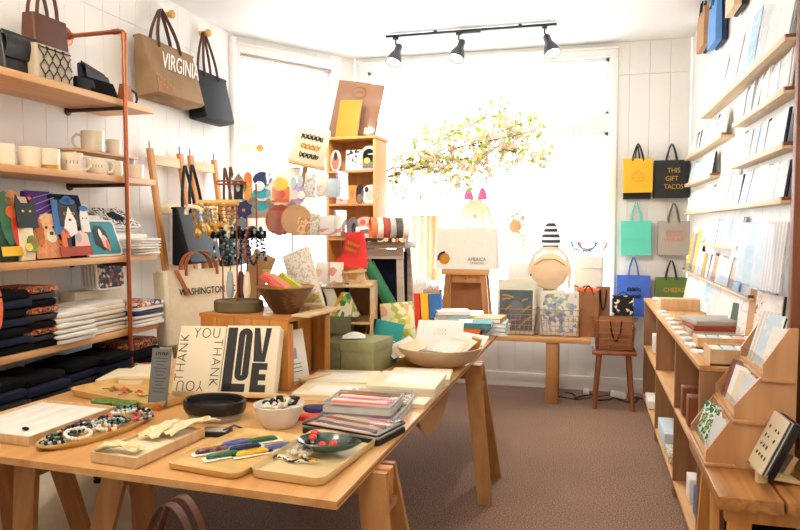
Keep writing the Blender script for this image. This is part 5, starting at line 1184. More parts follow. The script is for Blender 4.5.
MB().box((0, 0, .13), (.155, .008, .26), bev=.002).build('cover', 'mustard', t); MB().box((.004, .008, .13), (.145, .012, .25)).build('pages', 'cream', t)
t = T('lettered_block', 'cream slanted wooden block with black and yellow script beside the tower', 'block', Vector((-1.57, 3.82, 1.975)), .15, rot=(.30, .2, .45))
MB().box((0, 0, .0), (.20, .075, .21), bev=.003).build('block', 'cream2', t)
for r_ in range(3): scribble(sub(t, 'block'), .13, .034, ('ink', 'mustard', 'ink')[r_], (0, -.0385, .055-.055*r_), seed=r_+2, r=.003)
MB().box((0, .0, -.112), (.22, .14, .012)).build('ledge', 'kraftl', t)
k = MB(); k.box((0, .05, -.22), (.03, .03, .2)); k.build('post', 'kraftl', t)
# red card
t = T('red_card', 'bright red folded card with gold script hanging beside the stool stand', 'card', (-1.28, 3.70, ZT+h2+.075), 0, rot=(-.12, .1, -.1)); t.scale = (1.12, 1, 1.12)
MB().prism([(-.085, .0), (.085, .02), (.07, .1), (.04, .2), (-.05, .185), (-.065, .06), (-.088, .05)], .012).build('card', 'cardred', t, smooth=False)
scribble(sub(t, 'card'), .075, .02, 'goldink', (-.01, -.001, .115), (PI/2, .25, 0), lines=2, seed=5, r=.002)
t = T('card_ledge', 'small pale wooden card ledge under the red card', 'ledge', (-1.26, 3.66, ZT+h2), .1)
MB().box((0, 0, .066), (.16, .05, .012), (.0, -.1, 0)).build('ledge', 'pale', t)
for s_ in (-.05, .05): MB().prism([(-.03, 0), (-.02, .06), (.02, .06), (.03, 0), (.014, 0), (0, .02), (-.014, 0)], .014, Matrix.Translation((s_, 0, 0))).build('foot', 'pale', t)
# washed grey step stool with black cloth inside and a green tube
ss = T('display_stool', 'tall washed-wood stool with black-lined opening at the far end of the table', 'stool', (-1.22, 4.20, ZT), -.04)
sh = .655
MB().box((0, 0, sh-.02), (.33, .24, .04), bev=.003).build('seat', 'greyw', ss); MB().box((0, -.1, sh-.075), (.3, .018, .06)).build('apron', 'greyw', ss)
for sx in (-1, 1):
    for sy in (-1, 1):
        k = MB(); a_ = Vector((sx*.12, sy*.085, sh-.04)); b_ = Vector((sx*.145, sy*.115, 0))
        k.loft([[p+Vector(q) for q in ((-.02, -.012, 0), (.02, -.012, 0), (.02, .012, 0), (-.02, .012, 0))] for p in (b_, a_)]); k.build('leg', 'paleZ' if sx < 0 else 'greyw', ss, smooth=False)
MB().box((0, .075, .3), (.24, .012, .58)).build('black_panel', 'navyd', ss)
o = MB().cyl((-.0, 0, 0), (-.0, .0, .34), .04, n=20).build('paper_roll', 'rollgreen', loc=ss.matrix_basis @ Vector((.07, -.04, .22)), rot=(.1, -.5, 0)); tag(o, 'dark green paper roll leaning in the black opening of the stool', 'roll')
o = MB().lathe([(0, 0), (.03, .0), (.03, .12), (.02, .14), (0, .142)], 14).build('red_packet', 'redfloral', loc=ss.matrix_basis @ Vector((-.145, -.16, .09)), rot=(0, 0, 0)); tag(o, 'small red and white printed packet by the left stool leg', 'packet')
# woven headband row on the stool
for i in range(6):
    t = T('headband', '%s patterned headband, %s from the left on the stool' % (('striped orange', 'cream and red', 'red', 'white and grey', 'grey', 'black striped')[i], ordw(i)), 'headband', ss.matrix_basis @ Vector((-.085+.042*i, 0, sh)), .45, 'headbands standing in a row on the stool')
    k = MB(); k.strap([(0, .075*math.cos(a), .075+.075*math.sin(a)) for a in [PI*2*j/24-PI/2 for j in range(25)]], (1, 0, 0), .036, .004); k.build('band', ('hbA', 'hbB', 'brickred', 'grey', 'dgrey', 'hbB')[i], t)
o = MB().box((0, 0, .012), (.30, .12, .024)).build('band_tray', M['weave'], loc=ss.matrix_basis @ Vector((.02, -.115, sh)), rot=(0, 0, -.04)); tag(o, 'woven black and red strip in front of the headbands', 'tray')
# ------------------------------------------------------------------ books and the big bowl
def book(name, label, loc, w_, t_, h, mat, rot, group=None, cat='book', pages='cream'):
    """standing book: spine on local -y, thickness along x, width along y"""
    t = T(name, label, cat, loc, 0, group, rot)
    k_ = MB()
    for s_ in (-1, 1): k_.box((s_*(t_/2-.0015), 0, h/2), (.003, w_, h))
    k_.box((0, -w_/2+.0015, h/2), (t_, .003, h)); k_.build('cover', mat, t, smooth=False)
    MB().box((0, .002, h/2), (t_-.007, w_-.008, h-.006)).build('pages', pages, t, smooth=False); return t
for i, (mt, lb, px) in enumerate((('yellow', 'yellow standing book at the left of the bright row', 410), ('red', 'red standing book in the bright row', 418.5), ('yellow', 'yellow standing book between the red and blue ones', 427), ('mblue', 'thick blue standing book at the right of the bright row', 437))):
    p = YP(px, 324, 5.0)
    book('book', lb, (p.x, 5.0, ZT), .16, .06 if i < 3 else .085, .25, mt, (-.08, -.06, .1), 'bright books standing at the far table end')
# leaning teal and yellow notebooks by the olive box
nb = 'notebooks leaning by the big bowl'
base = ZP(388, 357, ZT)
for i, (mt, lb) in enumerate((('yellow', 'yellow notebook at the left of the leaning row'), ('brickred', 'dark red notebook second in the leaning row'), ('yellow', 'yellow notebook between dark red and black ones'), ('black', 'thin black notebook behind the teal one'), ('tealbook', 'teal notebook with small white title, front of the leaning row'))):
    t = T('notebook', lb, 'notebook', Vector((-1.14+.016*i, 3.66-.010*i, ZT+.0)), 0, nb, rot=(-.26, .18, .05))
    MB().box((0, 0, .115), (.16, .012, .23), bev=.002).build('cover', mt, t); MB().box((0, .0, .115), (.152, .008, .232)).build('pages', 'cream', t)
    if mt == 'tealbook': MB().box((.01, -.0065, .13), (.08, .001, .006), (0, .1, 0)).build('title', 'wink', t)
t = T('floral_notebook', 'large notebook with a pale yellow floral cover behind the teal one', 'notebook', (-.96, 3.74, ZT), 0, rot=(-.25, -.28, -.1))
MB().box((0, 0, .115), (.16, .02, .25), bev=.004).build('cover', 'yelfloral', t)
t = T('floral_notebook', 'yellow leafy notebook leaning upright behind the floral one', 'notebook', (-1.05, 3.92, ZT), 0, rot=(-.15, -.1, .1))
MB().box((0, 0, .15), (.2, .02, .30), bev=.004).build('cover', 'yelfloral', t)
wb = ZP(434, 371, ZT)+Vector((.0, .15, 0)); Rb = .228
t = T('serving_bowl', 'wide tan stoneware bowl full of cards near the right table edge', 'bowl', wb)
MB().lathe([(0, 0), (.10, 0), (.12, .006), (.18, .035), (Rb*.93, .075), (Rb, .108), (Rb*.985, .11), (Rb*.9, .08), (.16, .04), (.1, .02), (0, .016)], 56, wob=lambda a, z: .01*math.sin(2*a+1)).build('bowl', 'bowltan', t)
BC = 'cards in the wide tan bowl'
for i, (x, y, rx, ry, rz_, w_, h, mt, lb) in enumerate(((-.02, .09, -.9, 0, .1, .26, .23, 'paper', 'large white card with gold script at the back of the bowl'), (.10, .06, -1.1, .1, -.2, .22, .18, 'paper', 'white card at the right of the bowl'), (-.16, -.03, -1.25, -.35, .7, .17, .12, 'paper', 'white card sticking out over the left rim of the bowl'), (-.12, -.06, -1.3, -.3, .6, .16, .12, 'cream', 'cream backed card below the white one at the left rim'), (.03, -.03, -1.1, .0, -.45, .15, .11, 'paper', 'white card fanned at the front of the bowl'), (.06, -.02, -1.05, .05, -.6, .15, .11, 'cream2', 'cream card fanned in the middle of the bowl'), (.09, -.01, -1.0, .1, -.75, .15, .11, 'paper', 'white card fanned rightmost of the three'))):
    t = T('note_card', lb, 'card', wb+Vector((x, y-.05, .07+.004*i)), rz_, BC, rot=(rx, ry, rz_))
    MB().box((0, 0, h/2), (w_, .004, h)).build('card', mt, t)
    if i == 0: scribble(sub(t, 'card'), .09, .018, 'goldcream', (0, -.0025, h*.62), lines=2, seed=7, r=.0016, cursive=False)
o = MB().box((0, 0, .05), (.05, .05, .1), bev=.003).build('pencil_box', 'mustard', loc=wb+Vector((.17, .02, .06)), rot=(.0, .3, 0)); tag(o, 'small ochre box at the right inside the wide bowl', 'box')
# stacks of books at the far table end
FB = 'books stacked at the far table end'
def flatbook(cx, cy, z, L, W_, t_, mat, rz, label, pages='paper'):
    t = T('book', label, 'book', (cx, cy, z), rz, FB)
    k_ = MB()
    for zz in (.0015, t_-.0015): k_.box((0, 0, zz), (L, W_, .003))
    k_.box((0, -W_/2+.0015, t_/2), (L, .003, t_)); k_.build('cover', mat, t, smooth=False)
    MB().box((0, .003, t_/2), (L-.008, W_-.006, t_-.006)).build('pages', pages, t, smooth=False)
cx, cy = YP(470, 330, 4.6).x, 4.6
z = ZT
for L, W_, t_, mt, rz_, dx, lb in ((.30, .22, .02, 'white', .05, -.03, 'white book at the bottom of the front stack'), (.31, .22, .02, 'lbead', .02, -.03, 'pale grey book under the orange one'), (.33, .2, .035, 'orange', .0, -.08, 'orange book in the front stack at the far table end'), (.30, .21, .035, 'dteal', .05, .0, 'dark teal book topping the front stack')):
    flatbook(cx+dx, cy, z, L, W_, t_, mt, rz_, lb); z += t_
t = MB().box((0, 0, .0008), (.09, .16, .0016)).build('paper_band', 'paper', loc=(cx-.03, cy, z), rot=(0, 0, .1)); tag(t, 'white paper strip across the dark teal book', 'paper')
z = ZT; cx2, cy2 = YP(494, 328, 4.85).x, 4.85
for L, W_, t_, mt, rz_, dx, lb in ((.26, .2, .03, 'paper', 1.6, .0, 'white paperback lowest of the stack by the table edge'), (.26, .2, .025, 'bluepale', 1.55, .0, 'pale blue paperback in the stack by the table edge'), (.25, .19, .03, 'lbead', 1.62, .0, 'grey paperback in the stack by the table edge'), (.24, .18, .03, 'kraftl', 1.5, -.02, 'tan paperback topping the stack by the table edge')):
    flatbook(cx2+dx, cy2, z, L, W_, t_, mt, rz_, lb); z += t_
z = ZT; cx3, cy3 = YP(449, 325, 4.98).x, 4.95
for i, (mt, lb) in enumerate((('paper', 'white booklet lowest of the tilted pile left of the teal book'), ('bluepale', 'pale blue booklet second in the tilted pile'), ('paper', 'white booklet third in the tilted pile'), ('lbead', 'grey booklet fourth in the tilted pile'), ('paper', 'white booklet on top of the tilted pile'))):
    flatbook(cx3+.008*i, cy3, z, .24, .17, .028, mt, .35, lb); z += .028
o = MB().box((0, 0, .05), (.16, .03, .1)).build('yellow_box', 'leafy', loc=(YP(466, 310, 4.95).x, 4.98, ZT+.06)); tag(o, 'yellow-green box behind the stacked books', 'box'); o.location.z = ZT
p = ZP(481, 344, ZT); t = T('dropper_bottle', 'small black-green dropper bottle at the right table edge', 'bottle', p)
MB().lathe([(0, 0), (.018, 0), (.02, .004), (.02, .045), (.012, .055), (.009, .058), (0, .058)], 18).build('bottle', 'bottleg', t); MB().lathe([(0, .058), (.011, .058), (.011, .07), (.006, .072), (.006, .088), (0, .09)], 14).build('cap', 'black', t)
# ================================================================== WINDOW BENCH AND DISPLAY
ZB = .57
wbn = T('window_bench', 'plain pine bench under the shop window on thick square legs', 'bench', (-.82, 6.08, 0))
MB().box((0, 0, ZB-.0225), (1.76, .42, .045), bev=.004).build('bench_top', 'shelfw', wbn)
for x in (-.82, .565):
    for y in (-.165, .165): MB().box((x, y, (ZB-.045)/2), (.1, .05, ZB-.045), bev=.003).build('leg', 'oak', wbn)
def basket(name, label, loc, w_, d, h, rows=5, cols=9, mat='wire', rz=0, lip=True, parts=True):
    t = T(name, label, 'basket', loc, rz, 'wire baskets in the window')
    def ring(z, s_, dip=0):
        pts = []
        for p in rrect(w_*s_, d*s_, .02, z, 4):
            q = p.copy()
            if dip and q.y < -d*.3 and abs(q.x) < w_*.33: q.z -= dip
            pts.append(q)
        return pts
    k_ = MB()
    for i in range(rows): k_.tube(ring(.004+h*.78*i/(rows-1), .88+.10*i/(rows-1)), .0025, 5, True)
    for i in range(cols):
        u = -1+2*i/(cols-1)
        for s_ in (-1, 1): k_.tube([(u*w_*.42, s_*d*.44, .004), (u*w_*.47, s_*d*.49, h*.78)], .0018, 5)
        k_.tube([(u*w_*.42, -d*.44, .004), (u*w_*.42, d*.44, .004)], .0018, 5)
    for i in range(5):
        u = -1+2*i/4
        for s_ in (-1, 1): k_.tube([(s_*w_*.44, u*d*.42, .004), (s_*w_*.49, u*d*.47, h*.78)], .0018, 5)
    k_.build('wire_frame', mat, t)
    k_ = MB().tube(ring(h, 1.0, h*.4), .004, 6, True)
    for s_ in (-1, 1): k_.tube([(s_*w_*.5, -d*.3, h), (s_*w_*.56, -d*.1, h+.01), (s_*w_*.56, d*.1, h+.01), (s_*w_*.5, d*.3, h)], .0035, 6)
    k_.build('rim', mat, t); return t
basket('wire_basket', 'copper wire basket on the bench holding the dark green print', (-.56, 5.985, ZB), .34, .2, .23)
basket('wire_basket', 'copper wire basket on the bench holding the blue floral print', (-.195, 5.985, ZB), .32, .2, .23)
def art(name, label, loc, w_, h, mat, border='cream2', rot=(-.12, 0, 0), sleeve=True, group=None):
    t = T(name, label, 'print', loc, rot[2], group, rot)
    MB().box((0, 0, h/2), (w_, .006, h), bev=.001).build('sheet', border, t); MB().box((0, -.0035, h/2), (w_*.88, .001, h*.88)).build('picture', mat, sub(t, 'sheet'))
    if sleeve: MB().box((0, -.006, h/2), (w_*1.02, .001, h*1.02)).build('clear_sleeve', 'sleeve', t)
    return t
t = art('art_print', 'art print of dark blue-green with yellow strokes in the left wire basket', (-.565, 5.94, ZB+.01), .32, .40, 'printdark')
k = MB()
for (x0, z0, x1, z1) in ((-.12, .33, -.02, .31), (-.12, .29, -.05, .30), (.05, .28, .1, .30), (-.13, .07, .0, .12), (.02, .05, .13, .15), (.06, .19, .12, .24), (-.09, .2, -.04, .24)):
    k.strap([(x0, -.0052, z0), ((x0+x1)/2, -.0052, (z0+z1)/2+.008), (x1, -.0052, z1)], (0, 1, 0), .001, .012)
k.build('yellow_strokes', 'mustard', t); MB().prism(ov(0, .2, .06, .09), .0008, Matrix.Translation((0, -.0051, 0))).build('grey_shape', 'slate', t)
art('art_print', 'pale art print in a clear sleeve behind the dark green one', (-.56, 6.0, ZB+.01), .34, .46, 'greenpale')
t = art('art_print', 'watercolour print of blue flowers in the right wire basket', (-.20, 5.94, ZB+.01), .315, .37, 'bluefloral', 'ivory2')
art('art_print', 'yellow edged print standing behind the blue flower print', (-.185, 6.0, ZB+.01), .32, .34, 'leafy', 'leafy')
def shop_bag(name, label, loc, w_, h, d, mat, hmat, rz=0, hh=.12, texts=(), group='paper shopping bags', rot=None, hx_=.05, drop=False, hr=.004, cat='paper bag'):
    t = T(name, label, cat, loc, rz, group, rot)
    k_ = MB(); k_.loft([[Vector((x, y*s_, z)) for x, y in ((-w_/2, -d/2), (w_/2, -d/2), (w_/2, d/2), (-w_/2, d/2))] for z, s_ in ((0, 1), (h*.5, .95), (h, .7))], cap1=False)
    k_.loft([[Vector((x*.99, y*.66, z)) for x, y in ((-w_/2, -d/2), (w_/2, -d/2), (w_/2, d/2), (-w_/2, d/2))] for z in (h, h-.03)], cap0=False)
    k_.build('body', mat, t, smooth=False)
    for s_ in (-1, 1):
        y = s_*(d*.35+.003)
        if drop: pts = [(-hx_+2*hx_*i/12, -d*.5-.012 if s_ < 0 else d*.35, h-.02-.17*math.sin(PI*i/12)**.6) for i in range(13)]
        else: pts = [(-hx_*math.cos(PI*i/14)*(1-.6*math.sin(PI*i/14)), y*(1-.8*math.sin(PI*i/14)), h-.02+(hh+.02)*math.sin(PI*i/14)**.75) for i in range(15)]
        MB().tube(pts, hr, 6).build('handle', hmat, t)
    for s_, sz, mt, x, z, sx in texts: text(sub(t, 'body'), s_, sz, mt, (x, -d*.5+.001+.15*d*(z/h-.0)-.006, z), (PI/2-math.atan(.15*d/h*1.), 0, 0), sx)
    return t
t = shop_bag('paper_bag', 'kraft paper bag topped with orange tissue on the bench end', (.035, 6.02, ZB), .17, .38, .09, 'kraft', 'black', hh=.05, hx_=.04)
k = MB(); rr = random.Random(2)
for i in range(7): k.ball((-.07+.023*i, rr.uniform(-.015, .015), .385+rr.uniform(0, .012)), .03, 1, (1, .7, .7), (i, i*2, 0))
k.build('tissue', 'tissue', t)
# stool with basket
st = T('wooden_stool', 'reddish wooden stool with splayed round legs by the right wall cabinet', 'stool', (.245, 5.97, 0))
MB().box((0, 0, .465), (.35, .30, .03), bev=.01).build('seat', 'walnut', st)
for sx in (-1, 1):
    for sy in (-1, 1): MB().cyl((sx*.15, sy*.14, 0), (sx*.115, sy*.1, .452), .017, .02, 14).build('leg', 'walnut', st)
basket('wire_basket', 'copper wire basket of kraft bags on the wooden stool', (.245, 5.97, .48), .33, .26, .25, mat='copper')
shop_bag('paper_bag', 'kraft paper bag with black cord handles inside the stool basket', (.255, 5.955, .49), .26, .265, .15, 'kraft', 'black', drop=True, hx_=.045, hr=.006)
t = shop_bag('paper_bag', 'small kraft bag with black ribbon handles standing at the back of the stool basket', (.155, 6.065, .49), .11, .50, .05, 'kraft', 'black', drop=True, hx_=.025, hr=.006)
shop_bag('paper_bag', 'black bag with cream floral print at the back of the stool basket', (.315, 6.065, .49), .17, .43, .05, 'blackfloral', 'black', hh=.03)
# things standing in the window
ws = T('tall_stool', 'tall pine display stool in the window under the white banner bag', 'stool', (-1.0, 6.02, ZB))
hs = .56
MB().box((0, 0, hs-.025), (.42, .24, .05), bev=.005).build('seat', 'shelfw', ws)
for sx in (-1, 1):
    for sy in (-1, 1):
        k = MB(); a_ = Vector((sx*.155, sy*.085, hs-.05)); b_ = Vector((sx*.2, sy*.11, 0))
        k.loft([[p+Vector(q) for q in ((-.025, -.014, 0), (.025, -.014, 0), (.025, .014, 0), (-.025, .014, 0))] for p in (b_, a_)]); k.build('leg', 'oak', ws, smooth=False)
MB().box((0, .07, hs*.62), (.31, .02, hs*.6)).build('back_panel', 'kraft', ws)
MB().box((0, -.06, hs-.085), (.30, .016, .07)).build('apron', 'oak', ws); MB().ball((0, -.07, hs-.085), .007).build('knob', 'black', ws)
t = T('banner_bag', 'wide white canvas bag lettered AMERICA THE BEAUTIFUL with a round logo', 'bag', (-1.0, 6.0, ZB+hs), 0)
R = []
for u in (0, .04, .2, .5, .8, 1): R.append(rrect(.57*(1-.06*u), .16*(1-.8*u)+.012, .006+.04*(1-u)*.8, u*.36, 5))
MB().loft(R).build('body', 'wcanvas', t, ang=60)
text(t, 'AMERICA', .042, 'greyink', (.10, -.079, .085), (PI/2-.17, 0, 0), .9); text(t, 'THE BEAUTIFUL', .018, 'greyink', (.10, -.083, .052), (PI/2-.17, 0, 0), .95)
MB().prism(ov(-.185, .09, .048, .05, 24), .002, Matrix.Translation((0, -.081, 0)) @ Matrix.Rotation(.0, 4, 'X')).build('logo_disc', 'mustard', t)
k = MB()
for i in range(7):
    a = PI*.5+i*.28; k.box((-.185+.052*math.cos(a), -.083, .09+.054*math.sin(a)), (.018, .003, .016), (0, -a, 0))
k.build('logo_rays', 'navy', t)
t = T('child_top', 'cream long-sleeved child top with two pink pointed hoods standing behind the banner bag', 'child top', (-.95, 6.16, 1.47), 0)
k = MB(); k.loft([rrect(w_, .06, .02, z, 4) for z, w_ in ((0, .17), (.1, .165), (.22, .15), (.27, .10))]); k.build('body', 'peachc', t)
for s_ in (-1, 1): MB().tube([(s_*.07, 0, .23), (s_*.11, -.01, .16), (s_*.14, -.01, .06), (s_*.155, -.01, .02)], [.03, .028, .024, .024], 10).build('sleeve', 'peachc', t)
for s_ in (-1, 1): MB().lathe([(0, 0), (.045, 0), (.043, .03), (.03, .075), (.012, .105), (0, .108)], 20, (s_*.062, -.01, .27), sy=.6).build('pink_hood', 'pink', t)
MB().prism(ov(.0, .12, .014, .02), .003, Matrix.Translation((0, -.034, 0))).build('chest_print', 'lilac', t)
# hanging dress, cap, round bag, glasses
t = T('hanging_dress', 'pale patterned child dress hanging in the window right of the banner bag', 'dress', (-.61, 6.3, 1.2), 0)
k = MB().loft([rrect(w_, .05, .02, z, 4) for z, w_ in ((0, .26), (.16, .22), (.27, .17), (.36, .18), (.44, .14))]); k.build('body', 'dressprint', t)
MB().prism(ov(0, .3, .05, .06, 14, .08, 2), .004, Matrix.Translation((0, -.03, 0))).build('tan_panel', 'kraftl', t)
MB().tube([(-.06, 0, .44), (-.05, 0, .5), (0, 0, .53), (.05, 0, .5), (.06, 0, .44)], .005, 6).build('hanger_strap', 'lbead', t); MB().tube([(0, 0, .53), (0, 0, 1.3)], .0015, 5).build('cord', 'greyw', t)
t = T('knit_cap', 'navy and white striped knit cap on a white head stand', 'cap', (-.29, 6.2, 1.31), 0)
k = MB()
for i in range(10):
    r0, r1 = [.085*(.82+.18*math.sin(PI*min(1, j/6)))*max(0, 1-(j/10)**3)**.5 for j in (i, i+1)]
    k.m('wink' if i % 2 else 'navyst'); k.lathe([(max(r0, .001), .024*i), (max(r0, .001)*1.03, .024*i+.012), (max(r1, .001), .024*(i+1))], 24)
k.build('cap', None, t)
t = T('head_stand', 'white post stand under the striped cap', 'stand', (-.29, 6.2, .95))
MB().lathe([(0, 0), (.09, 0), (.09, .015), (.02, .02), (.016, .28), (.03, .32), (.055, .355), (.0, .36)], 20).build('post', 'white', t)
t = T('round_bag', 'round tan woven bag with cream sides standing before the striped cap', 'bag', (-.29, 6.1, .95), 0)
MB().lathe([(0, -.05), (.145, -.05), (.158, -.04), (.158, .04), (.145, .05), (0, .05)], 40, (0, 0, .165), rot=(PI/2, 0, 0), sy=1).build('body', 'tanpale', t)
for s_ in (-1, 1): MB().strap([(s_*.16, 0, .02), (s_*.172, 0, .18), (s_*.135, 0, .30), (s_*.07, 0, .355), (0, 0, .36)], (0, 1, 0), .07, .03).build('strap', 'peachc', t)
MB().tube([(-.13, -.052, .22), (-.05, -.054, .27), (.05, -.054, .27), (.13, -.052, .22)], .004, 6).build('seam', 'kraftl', t)
o = MB().box((0, 0, .19), (.26, .16, .38), bev=.004).build('display_box', 'white', loc=(-.29, 6.16, ZB)); tag(o, 'white display box under the round tan bag', 'box')
t = T('eyeglasses', 'black wire eyeglasses on a small block right of the round tan bag', 'eyeglasses', (-.03, 6.17, .909), 0); t.scale = (1.4, 1.4, 1.4)
k = MB()
for s_ in (-1, 1): k.tube([(s_*.035+.027*math.cos(a), 0, .03+.024*math.sin(a)) for a in [2*PI*i/18 for i in range(18)]], .0035, 6, True)
k.tube([(-.01, 0, .035), (0, 0, .042), (.01, 0, .035)], .003, 6); k.tube([(.062, 0, .04), (.07, .03, .04), (.075, .06, .01)], .003, 6); k.build('frame', 'black', t)
o = MB().box((0, 0, .17), (.12, .09, .34), bev=.003).build('pedestal', 'shelfw', loc=(-.03, 6.2, ZB)); tag(o, 'small pine block on the bench behind the orange tissue', 'block')
t = T('script_card', 'white card with small black script standing between the two wire baskets', 'card', (-.50, 6.06, ZB+.46), 0, rot=(-.15, 0, 0))
MB().box((0, 0, .08), (.30, .006, .16), bev=.002).build('card', 'paper', t); scribble(sub(t, 'card'), .08, .022, 'ink', (.08, -.0038, .05), seed=9, r=.0028)
o = MB().box((0, 0, .225), (.30, .06, .45), bev=.003).build('display_box', 'white', loc=(-.50, 6.1, ZB)); tag(o, 'white display box behind the dark green print', 'box')
t = T('necklace_bar', 'thin wooden bar with red and blue necklaces in the right part of the window', 'necklace display', (.02, 6.25, 1.36), 0)
MB().box((0, 0, 0), (.34, .03, .014), bev=.003).build('bar', 'pale', t)
for s_ in (-1, 1): MB().cyl((s_*.13, .0, .0), (s_*.13, 0, .98), .0015, n=6).build('cord', 'greyw', t)
for j, (mt, x, r_) in enumerate((('cardred', .0, .075), ('turq', -.03, .10), ('lbead', .05, .11))):
    k = MB()
    for i in range(15): a = PI*i/14; k.ball((x+r_*math.cos(a), -.022-.004*j, -.006-r_*.7*math.sin(a)), .013, 1)
    k.build('necklace', mt, t)
t = T('pale_tote', 'white tote with pale blue outline standing below the necklace bar', 'bag', (.03, 6.22, .62), 0)
MB().loft([rrect(w_, .07*s_, .02, z, 4) for z, w_, s_ in ((0, .24, 1), (.3, .25, .8), (.62, .25, .3))]).build('body', 'wcanvas', t, ang=60)
k = MB(); k.tube([(-.11, -.038, .1), (-.11, -.02, .52), (.11, -.02, .52), (.11, -.038, .1)], .004, 6, True); k.build('outline', 'bluepale', t)
# left part of the window: hanging cloths, cords, white bin, wood box
for i, (px, mt, lb, w_) in enumerate(((420, 'greenpale', 'pale green cloth hanging in the window left of the peach one', .15), (433, 'peach', 'peach cloth hanging in the window left of the banner bag', .14))):
    p = YP(px, 216, 6.25); t = T('hanging_cloth', lb, 'cloth', (p.x, 6.25, 1.0), 0)
    MB().sheet(lambda u, v: ((u-.5)*w_, .02*math.sin(u*13+i), v*(p.z-1.0)), 18, 6, .004).build('cloth', mt, t); MB().cyl((-w_/2, 0, p.z-1.0), (w_/2, 0, p.z-1.0), .006, n=8).build('rod', 'pale', t)
    MB().cyl((-w_*.5, 0, p.z-1.0), (-w_*.5, 0, 2.3-1.0), .002, n=6).build('cord', 'greyw', t)
    MB().tube([(-w_/2, .0, 0), (w_/2, .0, 0)], .008, 8).build('weight_bar', mt, t)
t = T('white_bin', 'translucent white bin of tissue at the left end of the window bench', 'bin', (-1.52, 6.03, ZB), 0)
k = MB(); k.loft([rrect(w_, w_*.8, .04, z, 5) for z, w_ in ((0, .28), (.42, .36))], cap1=False); k.loft([rrect(w_, w_*.8, .04, z, 5) for z, w_ in ((.42, .36), (.40, .345), (.05, .28))], cap0=False); k.build('bin', 'white', t, ang=60)
k = MB(); rr = random.Random(8)
for i in range(9): k.ball((rr.uniform(-.11, .11), rr.uniform(-.07, .07), .40+rr.uniform(0, .06)), .08, 2, (1, .8, .6), (i, i, i))
k.build('tissue', 'paper', t)
t = T('wood_box', 'small pale wood box with two pink soaps left of the window stool', 'box', (-1.29, 5.93, ZB), 0)
MB().box((0, 0, .19), (.15, .12, .38), bev=.003).build('body', 'greyw', t); MB().box((.02, -.061, .2), (.04, .002, .2)).build('label', 'cream2', t)
for i in range(2):
    o = MB().lathe([(0, 0), (.024, 0), (.028, .015), (.02, .035), (0, .036)], 16).build('pink_soap', 'lpink', loc=(-1.31+.055*i, 5.92, ZB+.38)); tag(o, 'pink round soap on the wood box, %s one' % ('left', 'right')[i], 'soap', 'pink soaps')
# white totes on pegs in the side window
def bay(s_, z, out): n_ = Vector((math.sin(BR), -math.cos(BR), 0)); return Vector((BA.x+math.cos(BR)*s_, BA.y+math.sin(BR)*s_, z))+n_*out
for i, s_ in enumerate((.20, .56)):
    peg(bay(s_, 2.18, .02), BR, ('wooden peg at the left in the side window', 'wooden peg in the side window nearer the back window')[i], 'window pegs')
    tote('tote_bag', 'white canvas tote hanging in the side window from the %s peg' % ('left', 'right')[i], bay(s_+.02, 1.45, .10), BR, .36, .42, .1, 'wcanvas', 'wcanvas', .37, .30, .1, strapw=.04, group='white totes in the side window')
    o = MB().box((0, -.03, 0), (.05, .06, .05), bev=.004); o = struct(o.build('trim_%d' % (5+i), 'trim', loc=bay(s_, 2.18, .0), rot=(0, 0, BR)))
mb = MB().box((.53, -.02, 2.18), (1.05, .03, .09), bev=.004); struct(mb.build('trim_4', 'trim', loc=BA, rot=(0, 0, BR)))
# blossom branch
g = T('blossom_branch', 'artificial blossom branch with pink flowers and green leaves hanging across the window', 'branch', (-1.05, 5.72, 2.15), 0)
rr = random.Random(11); twigs = MB(); leaves = MB(); flowers = MB(); wires = MB()
def bz(a, b, c, u): return a*(1-u)**2+b*2*u*(1-u)+c*u*u
def gp(px, py, dy=0): p = YP(px, py, 5.72+dy); return p-Vector((-1.05, 5.72, 2.15))
main = [(378, 176, 440, 140, 512, 104), (380, 180, 450, 150, 536, 118), (378, 172, 430, 160, 544, 152), (384, 178, 450, 160, 520, 148), (380, 178, 410, 182, 404, 196), (400, 165, 470, 170, 488, 172), (440, 150, 500, 140, 536, 130), (420, 158, 440, 160, 465, 186), (470, 145, 520, 150, 548, 162)]
ends = []
for i, m_ in enumerate(main):
    a, b, c = gp(m_[0], m_[1], rr.uniform(-.05, .05)), gp(m_[2], m_[3], rr.uniform(-.12, .12)), gp(m_[4], m_[5], rr.uniform(-.18, .18))
    pts = [bz(a, b, c, u/12) for u in range(13)]; twigs.tube(pts, [.007*(1-u/15) for u in range(13)], 6)
    n_ = 80 if i < 4 else 40
    for j in range(n_):
        u = rr.uniform(.12, 1)**.8; p = bz(a, b, c, u); sp = .03+.07*math.sin(PI*min(1, u*.9+.05))
        q = p+Vector((rr.gauss(0, sp), rr.gauss(0, sp), rr.gauss(0, sp*.75)))
        if j % 3 == 0: twigs.tube([p, (p+q)/2+Vector((0, 0, .01)), q], .002, 4)
        if rr.random() < .62 and i not in (4,):
            s_ = rr.uniform(.012, .021)
            for k_ in range(5):
                an = k_*1.256+rr.random(); d_ = Vector((math.cos(an), rr.uniform(-.6, .6), math.sin(an)))*s_*.9
                flowers.ball(q+d_, s_, 1, (1, .5, .9), (rr.random()*3, rr.random()*3, 0))
        for _q in range(rr.choice((1, 1, 2))):
            leaves.m(('leaf', 'leafy', 'leaf')[rr.randrange(3)])
            leaves.ball(q+Vector((rr.gauss(0, .03), rr.gauss(0, .03), rr.gauss(0, .03))), rr.uniform(.016, .026), 1, (1.25, .62, .1), (rr.random()*3, rr.random()*3, rr.random()*6))
twigs.build('twigs', 'twig', g); leaves.build('leaves', None, g); flowers.build('blossoms', 'petal', g)
for px, py in ((420, 158), (500, 135)):
    p = gp(px, py); wires.cyl(p, Vector((p.x, 0, ZC-2.15)), .0015, n=5)
